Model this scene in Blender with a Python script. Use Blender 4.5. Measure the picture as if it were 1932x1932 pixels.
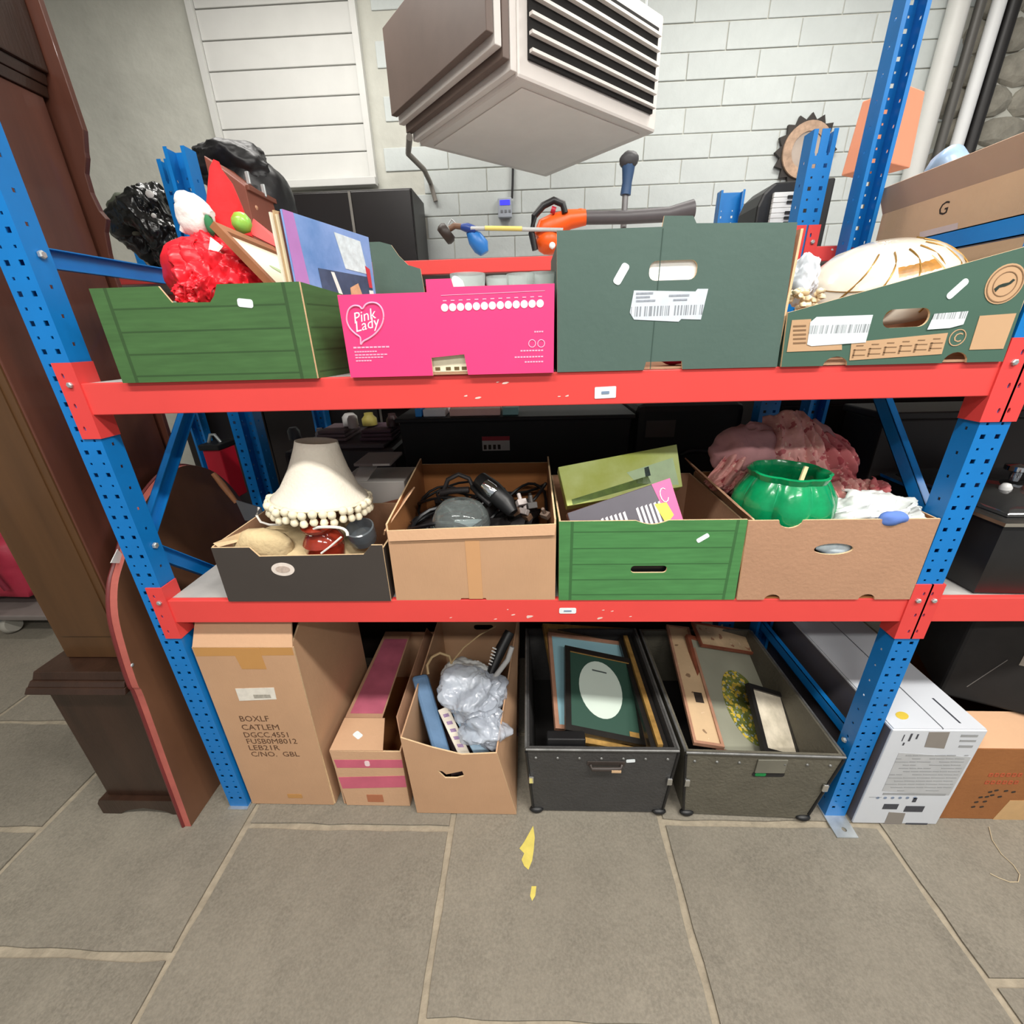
import bpy, bmesh, math, random
from mathutils import Vector, Matrix, noise
from mathutils.geometry import tessellate_polygon

scene = bpy.context.scene
for o in list(bpy.data.objects):
    bpy.data.objects.remove(o, do_unlink=True)
COL = scene.collection

# ------------------------------------------------------------ camera
F_PX = 810.44
CAM = Vector((1.1383, -1.0280, 1.6252))
CR = Vector((0.99914441, 0.03216448, -0.02599785))
CU = Vector((0.01149724, 0.38781609, 0.92166507))
CW = Vector((-0.03972726, 0.92117541, -0.38711448))
cd = bpy.data.cameras.new('camera')
cd.sensor_width = 36.0
cd.lens = F_PX / 1932 * 36.0
cd.clip_start = 0.02
cam = bpy.data.objects.new('camera', cd)
COL.objects.link(cam)
cam.matrix_world = Matrix(((CR.x, CU.x, -CW.x, CAM.x), (CR.y, CU.y, -CW.y, CAM.y),
                           (CR.z, CU.z, -CW.z, CAM.z), (0, 0, 0, 1)))
scene.camera = cam

# ------------------------------------------------------------ world, lights, exposure
vs = scene.view_settings
vs.view_transform = 'Standard'
vs.look = 'None'
vs.gamma = 1.0
vs.use_curve_mapping = False
vs.exposure = 0.14
world = bpy.data.worlds.new('world')
scene.world = world
world.use_nodes = True
world.node_tree.nodes['Background'].inputs[0].default_value = (0.93, 0.96, 1.0, 1)
world.node_tree.nodes['Background'].inputs[1].default_value = 0.36


def area_light(name, loc, size, energy, col=(1, 0.97, 0.92), rot=(0, 0, 0)):
    l = bpy.data.lights.new(name, 'AREA')
    l.shape = 'RECTANGLE'
    l.size, l.size_y = size
    l.energy = energy
    l.color = col
    o = bpy.data.objects.new(name, l)
    COL.objects.link(o)
    o.location = loc
    o.rotation_euler = rot
    return o


# the lighting tubes on the ceiling: two rows in the aisle in front of the racks, one above the wall aisle
LAMPS = [(0.2, -1.3), (2.5, -1.3), (0.6, -3.2), (2.8, -3.2), (4.6, -1.2), (0.0, 1.5), (2.6, 1.5)]
LAMP_W = [62, 82, 60, 66, 62, 33, 34]
CEIL = 3.9
for i, (x, y) in enumerate(LAMPS):
    area_light('tube_light', (x, y, CEIL - 0.14), (1.5, 0.2), LAMP_W[i])

# ------------------------------------------------------------ pixel -> point helpers (photo frame 1932 x 1932)


def P(px, py, X=None, Y=None, Z=None):
    d = (px - 966) / F_PX * CR - (py - 966) / F_PX * CU + CW
    if X is not None:
        t = (X - CAM.x) / d.x
    elif Y is not None:
        t = (Y - CAM.y) / d.y
    else:
        t = (Z - CAM.z) / d.z
    return CAM + t * d


def PN(px, py, pt, n):
    d = (px - 966) / F_PX * CR - (py - 966) / F_PX * CU + CW
    n = Vector(n)
    t = (Vector(pt) - CAM).dot(n) / d.dot(n)
    return CAM + t * d


# ------------------------------------------------------------ materials
MATS = {}


def lin(c):
    r = []
    for v in c:
        v = v / 255.0
        r.append(v / 12.92 if v <= 0.04045 else ((v + 0.055) / 1.055) ** 2.4)
    return tuple(r)


class NT:
    def __init__(self, m):
        self.t = m.node_tree
        self.t.nodes.clear()

    def n(self, typ, **kw):
        nd = self.t.nodes.new(typ)
        for k, v in kw.items():
            if k in nd.inputs:
                nd.inputs[k].default_value = v
            else:
                setattr(nd, k, v)
        return nd

    def l(self, a, b):
        self.t.links.new(a, b)

    def math(self, op, a, b=None, c=None):
        nd = self.t.nodes.new('ShaderNodeMath')
        nd.operation = op
        for i, v in enumerate((a, b, c)):
            if v is None:
                continue
            if hasattr(v, 'is_linked') or hasattr(v, 'links'):
                self.l(v, nd.inputs[i])
            else:
                nd.inputs[i].default_value = v
        return nd.outputs[0]

    def mix(self, f, a, b, mode='MIX'):
        nd = self.t.nodes.new('ShaderNodeMix')
        nd.data_type = 'RGBA'
        nd.blend_type = mode
        for sock, v in ((nd.inputs[0], f), (nd.inputs[6], a), (nd.inputs[7], b)):
            if hasattr(v, 'links'):
                self.l(v, sock)
            elif isinstance(v, (int, float)):
                sock.default_value = v
            else:
                sock.default_value = (*v[:3], 1)
        return nd.outputs[2]


def mat(name, rgb, rough=0.6, var=0.12, vs=5.0, stretch=(1, 1, 1), bump=0.0, bs=60.0, metal=0.0, trans=0.0,
        alpha=1.0, spec=0.5, rand=0.0, kind=None, rgb2=None, emit=0.0, p=None, ior=1.45, coat=0.0, bstretch=None):
    if name in MATS:
        return MATS[name]
    m = bpy.data.materials.new(name)
    m.use_nodes = True
    g = NT(m)
    c = lin(rgb)
    c2 = lin(rgb2) if rgb2 else None
    out = g.n('ShaderNodeOutputMaterial')
    b = g.n('ShaderNodeBsdfPrincipled')
    g.l(b.outputs[0], out.inputs[0])
    b.inputs['Roughness'].default_value = rough
    b.inputs['Metallic'].default_value = metal
    b.inputs['Specular IOR Level'].default_value = spec
    b.inputs['Transmission Weight'].default_value = trans
    b.inputs['Alpha'].default_value = alpha
    b.inputs['IOR'].default_value = ior
    b.inputs['Coat Weight'].default_value = coat
    tc = g.n('ShaderNodeTexCoord')
    mp = g.n('ShaderNodeMapping')
    mp.inputs['Scale'].default_value = stretch
    g.l(tc.outputs['Object'], mp.inputs[0])
    nz = g.n('ShaderNodeTexNoise', Scale=vs, Detail=5.0, Roughness=0.6)
    g.l(mp.outputs[0], nz.inputs['Vector'])
    lo = tuple(v * (1 - var) for v in c)
    hi = tuple(min(1, v * (1 + var)) for v in (c2 or c))
    f = g.math('MULTIPLY_ADD', nz.outputs[0], 2.2, -0.6)
    f = g.math('MINIMUM', g.math('MAXIMUM', f, 0.0), 1.0)
    colr = g.mix(f, lo, hi)
    sep = g.n('ShaderNodeSeparateXYZ')
    g.l(tc.outputs['Object'], sep.inputs[0])
    X, Y, Z = sep.outputs
    if kind == 'plank':            # printed wooden planks: p = (pitch, half width, first line)
        pitch, hw, z0 = p
        u = g.math('FRACT', g.math('DIVIDE', g.math('SUBTRACT', Z, z0), pitch))
        line = g.math('LESS_THAN', u, 0.085)
        ax = g.math('ABSOLUTE', X)
        onf = g.math('LESS_THAN', Y, 0.012)
        side = g.math('MULTIPLY', g.math('GREATER_THAN', ax, hw), onf)
        sl = g.math('MULTIPLY', g.math('LESS_THAN', g.math('ABSOLUTE', g.math('SUBTRACT', ax, hw)), 0.004), onf)
        line = g.math('MULTIPLY', line, g.math('SUBTRACT', 1.0, side))
        line = g.math('MAXIMUM', line, sl)
        colr = g.mix(g.math('MULTIPLY', line, 0.65), colr, tuple(v * 0.25 for v in c))
        gr = g.n('ShaderNodeTexNoise', Scale=30.0, Detail=6.0)
        mp2 = g.n('ShaderNodeMapping')
        mp2.inputs['Scale'].default_value = (0.35, 0.35, 3.5)
        g.l(tc.outputs['Object'], mp2.inputs[0])
        g.l(mp2.outputs[0], gr.inputs['Vector'])
        colr = g.mix(g.math('MULTIPLY', gr.outputs[0], 0.75), colr, tuple(v * 0.42 for v in c))
    if kind == 'chips':            # paint knocked off down to the pale primer
        vz = g.n('ShaderNodeTexNoise', Scale=38.0, Detail=3.0)
        mp2 = g.n('ShaderNodeMapping')
        mp2.inputs['Scale'].default_value = (0.6, 1, 1)
        g.l(tc.outputs['Object'], mp2.inputs[0])
        g.l(mp2.outputs[0], vz.inputs['Vector'])
        chip = g.math('GREATER_THAN', vz.outputs[0], 0.765)
        colr = g.mix(chip, colr, (0.75, 0.70, 0.66))
    if kind == 'stone':
        sp = g.n('ShaderNodeTexNoise', Scale=130.0, Detail=3.0, Roughness=0.7)
        g.l(tc.outputs['Object'], sp.inputs['Vector'])
        k = g.math('MULTIPLY_ADD', sp.outputs[0], 3.2, -1.1)
        k = g.math('MINIMUM', g.math('MAXIMUM', k, 0.0), 1.0)
        colr = g.mix(g.math('MULTIPLY', k, 0.55), colr, tuple(min(1, v * 1.75) for v in c))
        big = g.n('ShaderNodeTexNoise', Scale=2.2, Detail=4.0)
        oi = g.n('ShaderNodeObjectInfo')
        add = g.n('ShaderNodeVectorMath')
        add.operation = 'ADD'
        g.l(tc.outputs['Object'], add.inputs[0])
        g.l(oi.outputs['Location'], add.inputs[1])
        g.l(add.outputs[0], big.inputs['Vector'])
        colr = g.mix(g.math('MULTIPLY', big.outputs[0], 0.6), colr, tuple(v * 0.62 for v in c))
    if kind == 'floral':
        wz_ = g.n('ShaderNodeTexNoise', Scale=p[0] * 1.3, Detail=2.0)
        g.l(tc.outputs['Object'], wz_.inputs['Vector'])
        wa = g.n('ShaderNodeVectorMath')
        wa.operation = 'MULTIPLY_ADD'
        wa.inputs[1].default_value = (1.1 / p[0],) * 3
        g.l(wz_.outputs['Color'], wa.inputs[0])
        g.l(tc.outputs['Object'], wa.inputs[2])
        vo = g.n('ShaderNodeTexVoronoi', Scale=p[0])
        g.l(wa.outputs[0], vo.inputs['Vector'])
        d = g.math('LESS_THAN', vo.outputs['Distance'], p[1])
        colr = g.mix(g.math('MULTIPLY', d, 0.8), colr, lin(p[2]))
        vo2 = g.n('ShaderNodeTexVoronoi', Scale=p[0] * 1.7)
        g.l(wa.outputs[0], vo2.inputs['Vector'])
        d2 = g.math('LESS_THAN', vo2.outputs['Distance'], p[1] * 0.7)
        colr = g.mix(g.math('MULTIPLY', d2, 0.7), colr, lin(p[3]))
    if kind == 'bars':             # barcode: p = (frequency, z from, z to)
        w = g.n('ShaderNodeTexNoise', Scale=p[0], Detail=0.0)
        cb = g.n('ShaderNodeCombineXYZ')
        g.l(X, cb.inputs[0])
        g.l(cb.outputs[0], w.inputs['Vector'])
        k = g.math('GREATER_THAN', w.outputs[0], 0.5)
        zz = g.math('MULTIPLY', g.math('GREATER_THAN', Z, p[1]), g.math('LESS_THAN', Z, p[2]))
        colr = g.mix(g.math('MULTIPLY', g.math('MULTIPLY', k, zz), 0.62), colr, (0.06, 0.06, 0.07))
    if rand:
        oi = g.n('ShaderNodeObjectInfo')
        r = g.math('MULTIPLY_ADD', oi.outputs['Random'], 2 * rand, 1 - rand)
        hs = g.n('ShaderNodeHueSaturation')
        g.l(r, hs.inputs['Value'])
        g.l(colr, hs.inputs['Color'])
        colr = hs.outputs[0]
    g.l(colr, b.inputs['Base Color'])
    if emit:
        g.l(colr, b.inputs['Emission Color'])
        b.inputs['Emission Strength'].default_value = emit
    if bump:
        bn = g.n('ShaderNodeTexNoise', Scale=bs, Detail=4.0)
        if bstretch:
            mp3 = g.n('ShaderNodeMapping')
            mp3.inputs['Scale'].default_value = bstretch
            g.l(tc.outputs['Object'], mp3.inputs[0])
            g.l(mp3.outputs[0], bn.inputs['Vector'])
        else:
            g.l(tc.outputs['Object'], bn.inputs['Vector'])
        bp = g.n('ShaderNodeBump', Strength=bump, Distance=0.01)
        g.l(bn.outputs[0], bp.inputs['Height'])
        g.l(bp.outputs[0], b.inputs['Normal'])
    MATS[name] = m
    return m


RED = mat('red_paint', (222, 72, 68), rough=0.38, var=0.05, vs=3, kind='chips')
REDP = mat('red_plate_paint', (220, 68, 66), rough=0.4, var=0.06, vs=4)
BLUE = mat('blue_paint', (14, 116, 190), rough=0.36, var=0.10, vs=6)
GALV = mat('galvanised_steel', (190, 195, 195), rough=0.4, var=0.15, vs=30, metal=0.7)
CHROME = mat('chrome', (225, 228, 230), rough=0.12, var=0.04, metal=1.0)
CHIP = mat('pale_shelf_board', (172, 170, 166), rough=0.6, var=0.14, vs=9, bump=0.1)
CARD = mat('brown_cardboard', (190, 150, 116), rough=0.85, var=0.07, vs=4, bump=0.12, bs=90, bstretch=(6, 6, 0.3))
CARD2 = mat('pale_cardboard', (200, 160, 126), rough=0.85, var=0.06, vs=4, bump=0.1, bs=80)
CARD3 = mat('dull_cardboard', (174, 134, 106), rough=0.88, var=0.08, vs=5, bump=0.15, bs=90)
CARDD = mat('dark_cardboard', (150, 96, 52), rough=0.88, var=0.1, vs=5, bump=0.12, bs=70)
EDGE = mat('cut_cardboard_edge', (216, 186, 146), rough=0.9, var=0.15, vs=60)
TAPE = mat('brown_packing_tape', (190, 140, 82), rough=0.25, var=0.05)
WHITE = mat('white_paper', (236, 236, 232), rough=0.7, var=0.04)
INK = mat('black_ink', (52, 42, 34), rough=0.8, var=0.2, vs=60)
STICK = mat('white_sticker', (226, 234, 236), rough=0.5, var=0.08, vs=40)
BLACK = mat('black_plastic', (26, 26, 27), rough=0.42, var=0.25, vs=10)
MBLACK = mat('matt_black', (30, 28, 27), rough=0.85, var=0.25, vs=12)
GLASS = mat('clear_glass', (236, 244, 242), rough=0.04, var=0.0, trans=0.72, ior=1.3)
PLASTIC = mat('clear_plastic', (226, 232, 236), rough=0.16, var=0.04, trans=0.85, ior=1.25, bump=0.3, bs=30)

# ------------------------------------------------------------ mesh building


def chain(o):
    m = Matrix.Identity(4)
    while o is not None:
        m = o.matrix_basis @ m
        o = o.parent
    return m


class MB:
    def __init__(self):
        self.v, self.f, self.m = [], [], []

    def add(self, vs, fs, M=None, mi=0):
        n = len(self.v)
        self.v += [(M @ Vector(p)) if M is not None else Vector(p) for p in vs]
        self.f += [tuple(i + n for i in f) for f in fs]
        self.m += [mi] * len(fs)
        return self

    def box(self, x0, x1, y0, y1, z0, z1, M=None, mi=0):
        v = [(x, y, z) for z in (z0, z1) for y in (y0, y1) for x in (x0, x1)]
        return self.add(v, [(0, 2, 3, 1), (4, 5, 7, 6), (0, 1, 5, 4), (2, 6, 7, 3), (0, 4, 6, 2), (1, 3, 7, 5)], M, mi)

    def taper(self, a, b, M=None, mi=0):   # a, b = (x0,x1,y0,y1,z): frustum between two rectangles
        v = []
        for x0, x1, y0, y1, z in (a, b):
            v += [(x0, y0, z), (x1, y0, z), (x1, y1, z), (x0, y1, z)]
        return self.add(v, [(3, 2, 1, 0), (4, 5, 6, 7), (0, 1, 5, 4), (1, 2, 6, 5), (2, 3, 7, 6), (3, 0, 4, 7)], M, mi)

    def prism(self, poly, t0, t1, axis='y', holes=(), M=None, mi=(0, 0, 0)):
        """flat outline extruded along an axis; mi = material of (t0 face, edges, t1 face)"""
        def tp(a, b, t):
            return (a, t, b) if axis == 'y' else ((t, a, b) if axis == 'x' else (a, b, t))
        loops = [list(poly)] + [list(h) for h in holes]
        flat = [p for lp in loops for p in lp]
        tri = tessellate_polygon([[Vector((p[0], p[1], 0)) for p in lp] for lp in loops])
        n = len(flat)
        n0 = len(self.v)
        vs = [tp(p[0], p[1], t0) for p in flat] + [tp(p[0], p[1], t1) for p in flat]
        self.v += [(M @ Vector(p)) if M is not None else Vector(p) for p in vs]
        for t in tri:
            self.f.append(tuple(n0 + i for i in t)); self.m.append(mi[0])
            self.f.append(tuple(n0 + n + i for i in reversed(t))); self.m.append(mi[2])
        k = 0
        for lp in loops:
            L = len(lp)
            for i in range(L):
                j = (i + 1) % L
                self.f.append((n0 + k + i, n0 + k + j, n0 + n + k + j, n0 + n + k + i)); self.m.append(mi[1])
            k += L
        return self

    def lathe(self, prof, n=28, c=(0, 0, 0), M=None, mi=0, mod=None, cap=True):
        vs, fs = [], []
        for (r, z) in prof:
            for i in range(n):
                a = 2 * math.pi * i / n
                rr = r * (mod(a, z) if mod else 1)
                vs.append((c[0] + rr * math.cos(a), c[1] + rr * math.sin(a), c[2] + z))
        for k in range(len(prof) - 1):
            for i in range(n):
                j = (i + 1) % n
                fs.append((k * n + i, k * n + j, (k + 1) * n + j, (k + 1) * n + i))
        if cap:
            if prof[0][0] > 1e-5:
                fs.append(tuple(range(n - 1, -1, -1)))
            if prof[-1][0] > 1e-5:
                fs.append(tuple((len(prof) - 1) * n + i for i in range(n)))
        return self.add(vs, fs, M, mi)

    def tube(self, pts, r, n=8, M=None, mi=0, cap=True):
        pts = [Vector(p) for p in pts]
        vs, fs = [], []
        up = Vector((0.13, 0.21, 0.97)).normalized()
        for i, p in enumerate(pts):
            d = (pts[min(i + 1, len(pts) - 1)] - pts[max(i - 1, 0)]).normalized()
            if abs(d.dot(up)) > 0.97:
                up = Vector((0.9, 0.3, 0.1)).normalized()
            a = d.cross(up).normalized()
            b = a.cross(d).normalized()
            rr = r[i] if isinstance(r, (list, tuple)) else r
            for k in range(n):
                t = 2 * math.pi * k / n
                vs.append(p + a * (math.cos(t) * rr) + b * (math.sin(t) * rr))
        for i in range(len(pts) - 1):
            for k in range(n):
                j = (k + 1) % n
                fs.append((i * n + k, i * n + j, (i + 1) * n + j, (i + 1) * n + k))
        if cap:
            fs.append(tuple(range(n - 1, -1, -1)))
            fs.append(tuple((len(pts) - 1) * n + k for k in range(n)))
        return self.add(vs, fs, M, mi)

    def blob(self, c, rad, seed=0, amp=0.25, freq=2.0, sub=3, M=None, mi=0, ridge=False, fn=None, zmin=None):
        bm = bmesh.new()
        bmesh.ops.create_icosphere(bm, subdivisions=sub, radius=1.0)
        vs = []
        for v in bm.verts:
            d = v.co.copy()
            q = d * freq + Vector((seed * 7.31, seed * 3.17, seed * 1.73))
            if ridge:
                w = Vector((noise.noise(q * 0.7 + Vector((9, 2, 5))), noise.noise(q * 0.7 + Vector((1, 7, 3))), noise.noise(q * 0.7)))
                k = 1.1 * noise.noise(q * 0.5) + 0.45 * (0.35 - abs(noise.noise(q * 0.9 + w * 0.8))) + 0.16 * (0.3 - abs(noise.noise(q * 2.4 + w)))
            else:
                k = noise.fractal(q, 1.0, 2.0, 3)
            s = 1 + amp * k
            p = Vector((d.x * rad[0] * s, d.y * rad[1] * s, d.z * rad[2] * s))
            if fn:
                p = fn(p, d)
            p += Vector(c)
            if zmin is not None and p.z < zmin:
                p.z = zmin
            vs.append(p)
        fs = [tuple(v.index for v in f.verts) for f in bm.faces]
        bm.free()
        return self.add(vs, fs, M, mi)

    def grid(self, fn, nu, nv, M=None, mi=0, closed_u=False):
        vs = [fn(i / (nu if closed_u else nu - 1), j / (nv - 1)) for j in range(nv) for i in range(nu)]
        fs = []
        for j in range(nv - 1):
            for i in range(nu if closed_u else nu - 1):
                k = (i + 1) % nu
                fs.append((j * nu + i, j * nu + k, (j + 1) * nu + k, (j + 1) * nu + i))
        return self.add(vs, fs, M, mi)

    def slab(self, c4, t, mi=(0, 0, 0)):
        """four corners of the visible face, thickness t away from the camera; mi = (face, edges, back)"""
        c4 = [Vector(c) for c in c4]
        nrm = (c4[1] - c4[0]).cross(c4[3] - c4[0]).normalized()
        if nrm.dot(CAM - c4[0]) > 0:
            nrm = -nrm
        b = [c + nrm * t for c in c4]
        n = len(self.v)
        self.v += c4 + b
        for f, k in (((0, 1, 2, 3), 0), ((7, 6, 5, 4), 2), ((0, 4, 5, 1), 1), ((1, 5, 6, 2), 1), ((2, 6, 7, 3), 1), ((3, 7, 4, 0), 1)):
            self.f.append(tuple(n + i for i in f)); self.m.append(mi[k])
        return self

    def build(self, name, mats, parent=None, smooth=False, bevel=0.0, local=False, label=None, solid=0.0, fix=True, sub=0):
        me = bpy.data.meshes.new(name)
        o = bpy.data.objects.new(name, me)
        COL.objects.link(o)
        vs = [Vector(v) for v in self.v]
        if parent is not None:
            o.parent = parent
            if not local:
                inv = chain(parent).inverted()
                vs = [inv @ v for v in vs]
        elif not local:
            xs = [v.x for v in vs]; ys = [v.y for v in vs]; zs = [v.z for v in vs]
            c = Vector(((min(xs) + max(xs)) / 2, (min(ys) + max(ys)) / 2, min(zs)))
            vs = [v - c for v in vs]
            o.location = c
        me.from_pydata([tuple(v) for v in vs], [], self.f)
        if not isinstance(mats, (list, tuple)):
            mats = [mats]
        for m in mats:
            me.materials.append(m)
        if len(mats) > 1:
            me.polygons.foreach_set('material_index', self.m)
        if fix:
            bm = bmesh.new(); bm.from_mesh(me)
            bmesh.ops.recalc_face_normals(bm, faces=bm.faces)
            bm.to_mesh(me); bm.free()
        if smooth:
            me.polygons.foreach_set('use_smooth', [True] * len(me.polygons))
            try:
                me.set_sharp_from_angle(angle=math.radians(50))
            except Exception:
                pass
        me.update()
        if solid:
            s = o.modifiers.new('solid', 'SOLIDIFY'); s.thickness = solid; s.offset = -1
        if bevel:
            s = o.modifiers.new('bevel', 'BEVEL'); s.width = bevel; s.segments = 2; s.limit_method = 'ANGLE'
        if sub:
            s = o.modifiers.new('sub', 'SUBSURF'); s.levels = sub; s.render_levels = sub
        if label:
            o['label'] = label
        return o


def sheet(c, n, w, h, roll=0.0, bend=0.4, bend2=0.2, pleats=0.0, pamp=0.0, crumple=0.01, seed=0, nu=36, nv=28, fan=0.0, bounds=None):
    """a piece of soft sheet centred on c, facing n, curved, pleated and crumpled"""
    c = Vector(c)
    n = Vector(n).normalized()
    t2 = (Vector((0, 0, 1)) - n * n.z)
    t2 = t2.normalized() if t2.length > 1e-3 else Vector((0, 1, 0))
    t1 = t2.cross(n).normalized()
    ca, sa = math.cos(roll), math.sin(roll)
    a1, a2 = t1 * ca + t2 * sa, t2 * ca - t1 * sa
    sd = Vector((seed * 3.7, seed * 1.9, seed * 5.1))

    def fn(u, v):
        x, y = (u - 0.5), (v - 0.5)
        k = noise.noise(Vector((x * 3, y * 3, 0)) + sd)
        k2 = noise.noise(Vector((x * 8, y * 8, 3)) + sd)
        ph = pleats * 2 * math.pi * x + 2.2 * k
        ww = w * (1 + fan * (y + 0.1)) * (1 + 0.10 * noise.noise(Vector((0, y * 5, 7)) + sd))
        hh = h * (1 + 0.14 * noise.noise(Vector((x * 5, 0, 5)) + sd))
        d = -bend * w * x * x * 2 - bend2 * h * y * y * 2 + pamp * math.sin(ph) * (0.6 + 0.4 * math.cos(3 * y + k)) + crumple * (k * 1.3 + 0.7 * (0.3 - abs(k2)))
        p = c + a1 * (x * ww) + a2 * (y * hh) + n * d
        if bounds:
            for i in range(3):
                lo, hi = bounds[i]
                if lo is not None:
                    p[i] = max(p[i], lo)
                if hi is not None:
                    p[i] = min(p[i], hi)
        return p
    return MB().grid(fn, nu, nv)


def tag(o, label, cat, group=None, kind=None):
    o['label'] = label
    o['category'] = cat
    if group:
        o['group'] = group
    if kind:
        o['kind'] = kind
    return o


def root(name, label, cat, loc, rz=0.0, group=None):
    o = bpy.data.objects.new(name, None)
    COL.objects.link(o)
    o.empty_display_size = 0.05
    o.location = loc
    o.rotation_euler = (0, 0, rz)
    return tag(o, label, cat, group)


def struct(o):
    o['kind'] = 'structure'
    return o


FRONT = Matrix(((1, 0, 0, 0), (0, 0, -1, 0), (0, 1, 0, 0), (0, 0, 0, 1)))   # text plane turned to face -Y


def text(s, name, parent, loc, size, m, M=FRONT, ang=0.0, shear=0.0, ext=0.0003, align='LEFT', sx=1.0):
    cu = bpy.data.curves.new('t', 'FONT')
    cu.body = s
    cu.size = size
    cu.extrude = ext
    cu.shear = shear
    cu.align_x = align
    cu.resolution_u = 2
    o = bpy.data.objects.new('t', cu)
    COL.objects.link(o)
    bpy.context.view_layer.update()
    me = bpy.data.meshes.new_from_object(o.evaluated_get(bpy.context.evaluated_depsgraph_get()))
    bpy.data.objects.remove(o)
    MM = Matrix.Translation(Vector(loc)) @ M @ Matrix.Rotation(ang, 4, 'Z') @ Matrix.Scale(sx, 4, (1, 0, 0))
    b = MB()
    b.add([v.co for v in me.vertices], [tuple(p.vertices) for p in me.polygons], MM)
    bpy.data.meshes.remove(me)
    return b.build(name, m, parent, fix=False)


def rrect(cx, cz, w, h, r, n=5, ang=0.0):
    pts = []
    for sx, sz, a0 in ((1, -1, -90), (1, 1, 0), (-1, 1, 90), (-1, -1, 180)):
        for i in range(n):
            a = math.radians(a0 + 90 * i / (n - 1))
            pts.append((sx * (w / 2 - r) + r * math.cos(a), sz * (h / 2 - r) + r * math.sin(a)))
    ca, sa = math.cos(ang), math.sin(ang)
    return [(cx + x * ca - z * sa, cz + x * sa + z * ca) for x, z in pts]


def ellipse(cx, cz, a, b, n=24, ang=0.0):
    ca, sa = math.cos(ang), math.sin(ang)
    r = []
    for i in range(n):
        t = 2 * math.pi * i / n
        x, z = a * math.cos(t), b * math.sin(t)
        r.append((cx + x * ca - z * sa, cz + x * sa + z * ca))
    return r


def decal(name, parent, poly, y, m, t=0.0008, holes=(), label=None):
    """thin printed or stuck-on piece on a face that looks towards -Y"""
    return MB().prism(poly, y - t, y, 'y', holes).build(name, m, parent, label=label)


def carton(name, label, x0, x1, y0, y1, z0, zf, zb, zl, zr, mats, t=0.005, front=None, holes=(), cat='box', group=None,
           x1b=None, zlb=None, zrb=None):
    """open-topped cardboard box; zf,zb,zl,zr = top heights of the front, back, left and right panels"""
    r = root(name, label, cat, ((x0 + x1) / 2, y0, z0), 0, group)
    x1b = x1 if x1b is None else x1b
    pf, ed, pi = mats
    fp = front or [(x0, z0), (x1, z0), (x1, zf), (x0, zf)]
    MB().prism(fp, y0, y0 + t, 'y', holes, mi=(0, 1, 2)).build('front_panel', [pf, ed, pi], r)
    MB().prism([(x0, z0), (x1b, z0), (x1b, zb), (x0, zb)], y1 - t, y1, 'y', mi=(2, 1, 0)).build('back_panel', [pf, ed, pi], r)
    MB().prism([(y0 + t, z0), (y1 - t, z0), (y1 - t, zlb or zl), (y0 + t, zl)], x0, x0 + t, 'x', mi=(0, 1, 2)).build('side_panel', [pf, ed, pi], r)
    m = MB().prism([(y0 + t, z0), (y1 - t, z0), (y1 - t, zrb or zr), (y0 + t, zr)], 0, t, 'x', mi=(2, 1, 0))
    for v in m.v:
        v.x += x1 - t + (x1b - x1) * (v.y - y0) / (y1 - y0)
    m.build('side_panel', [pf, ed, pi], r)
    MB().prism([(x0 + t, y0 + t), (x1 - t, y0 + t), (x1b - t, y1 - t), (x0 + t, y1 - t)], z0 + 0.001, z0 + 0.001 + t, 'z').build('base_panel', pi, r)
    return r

# ============================================================ the setting
random.seed(5)
STONE = mat('flagstone', (120, 114, 102), rough=0.75, var=0.22, vs=7, bump=0.25, bs=45, kind='stone', rand=0.08)
MORTAR = mat('floor_mortar', (150, 140, 122), rough=0.95, var=0.2, vs=25, bump=0.5, bs=50)
PAINTW = mat('white_painted_block', (198, 204, 202), rough=0.75, var=0.06, vs=6, bump=0.3, bs=22, rand=0.03)
PLASTER = mat('rough_white_plaster', (196, 196, 186), rough=0.85, var=0.12, vs=3, bump=0.55, bs=14)
CEILM = mat('white_ceiling', (225, 225, 222), rough=0.9, var=0.03)

floor = struct(MB().box(-4.6, 6.4, -4.5, 2.6, -0.08, -0.007).build('floor', MORTAR))
XJ = [0.099 + 0.7485 * k for k in range(-6, 9)]
ROWS = {0: (-0.063, 0.80), 1: (0.33, 0.86), 2: (-0.028, 0.74), 3: (-0.42, 0.8), -1: (0.42, 0.84), -2: (-0.09, 0.46)}
for i in range(len(XJ) - 1):
    k = i - 6
    y0, L = ROWS.get(k, (random.uniform(-0.4, 0.4), random.uniform(0.7, 0.9)))
    ys = [y0 + L * n for n in range(-5, 6) if -4.4 < y0 + L * n < 2.58]
    ys = [-4.4] + [y for y in ys if y > -4.3] + [2.6]
    for j in range(len(ys) - 1):
        g = 0.011
        a, b, c, d = XJ[i] + g, XJ[i + 1] - g, ys[j] + g, ys[j + 1] - g
        if d - c < 0.06:
            continue
        poly = []
        for (xa, ya, xb, yb_) in ((a, c, b, c), (b, c, b, d), (b, d, a, d), (a, d, a, c)):
            n_ = max(3, int(math.hypot(xb - xa, yb_ - ya) / 0.07))
            for q in range(n_):
                u = q / n_
                j_ = random.uniform(-0.0035, 0.0035)
                poly.append((xa + (xb - xa) * u + (j_ if ya != yb_ else 0), ya + (yb_ - ya) * u + (j_ if ya == yb_ else 0)))
        z = -random.uniform(0.0002, 0.0012)
        m = MB().prism(poly, -0.02, z, 'z')
        m.build('flagstone', STONE, floor, bevel=0.004)

YW = 2.6
wall = struct(MB().box(-4.6, 6.4, YW, YW + 0.2, 0, CEIL).build('wall_back', PLASTER))
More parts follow.
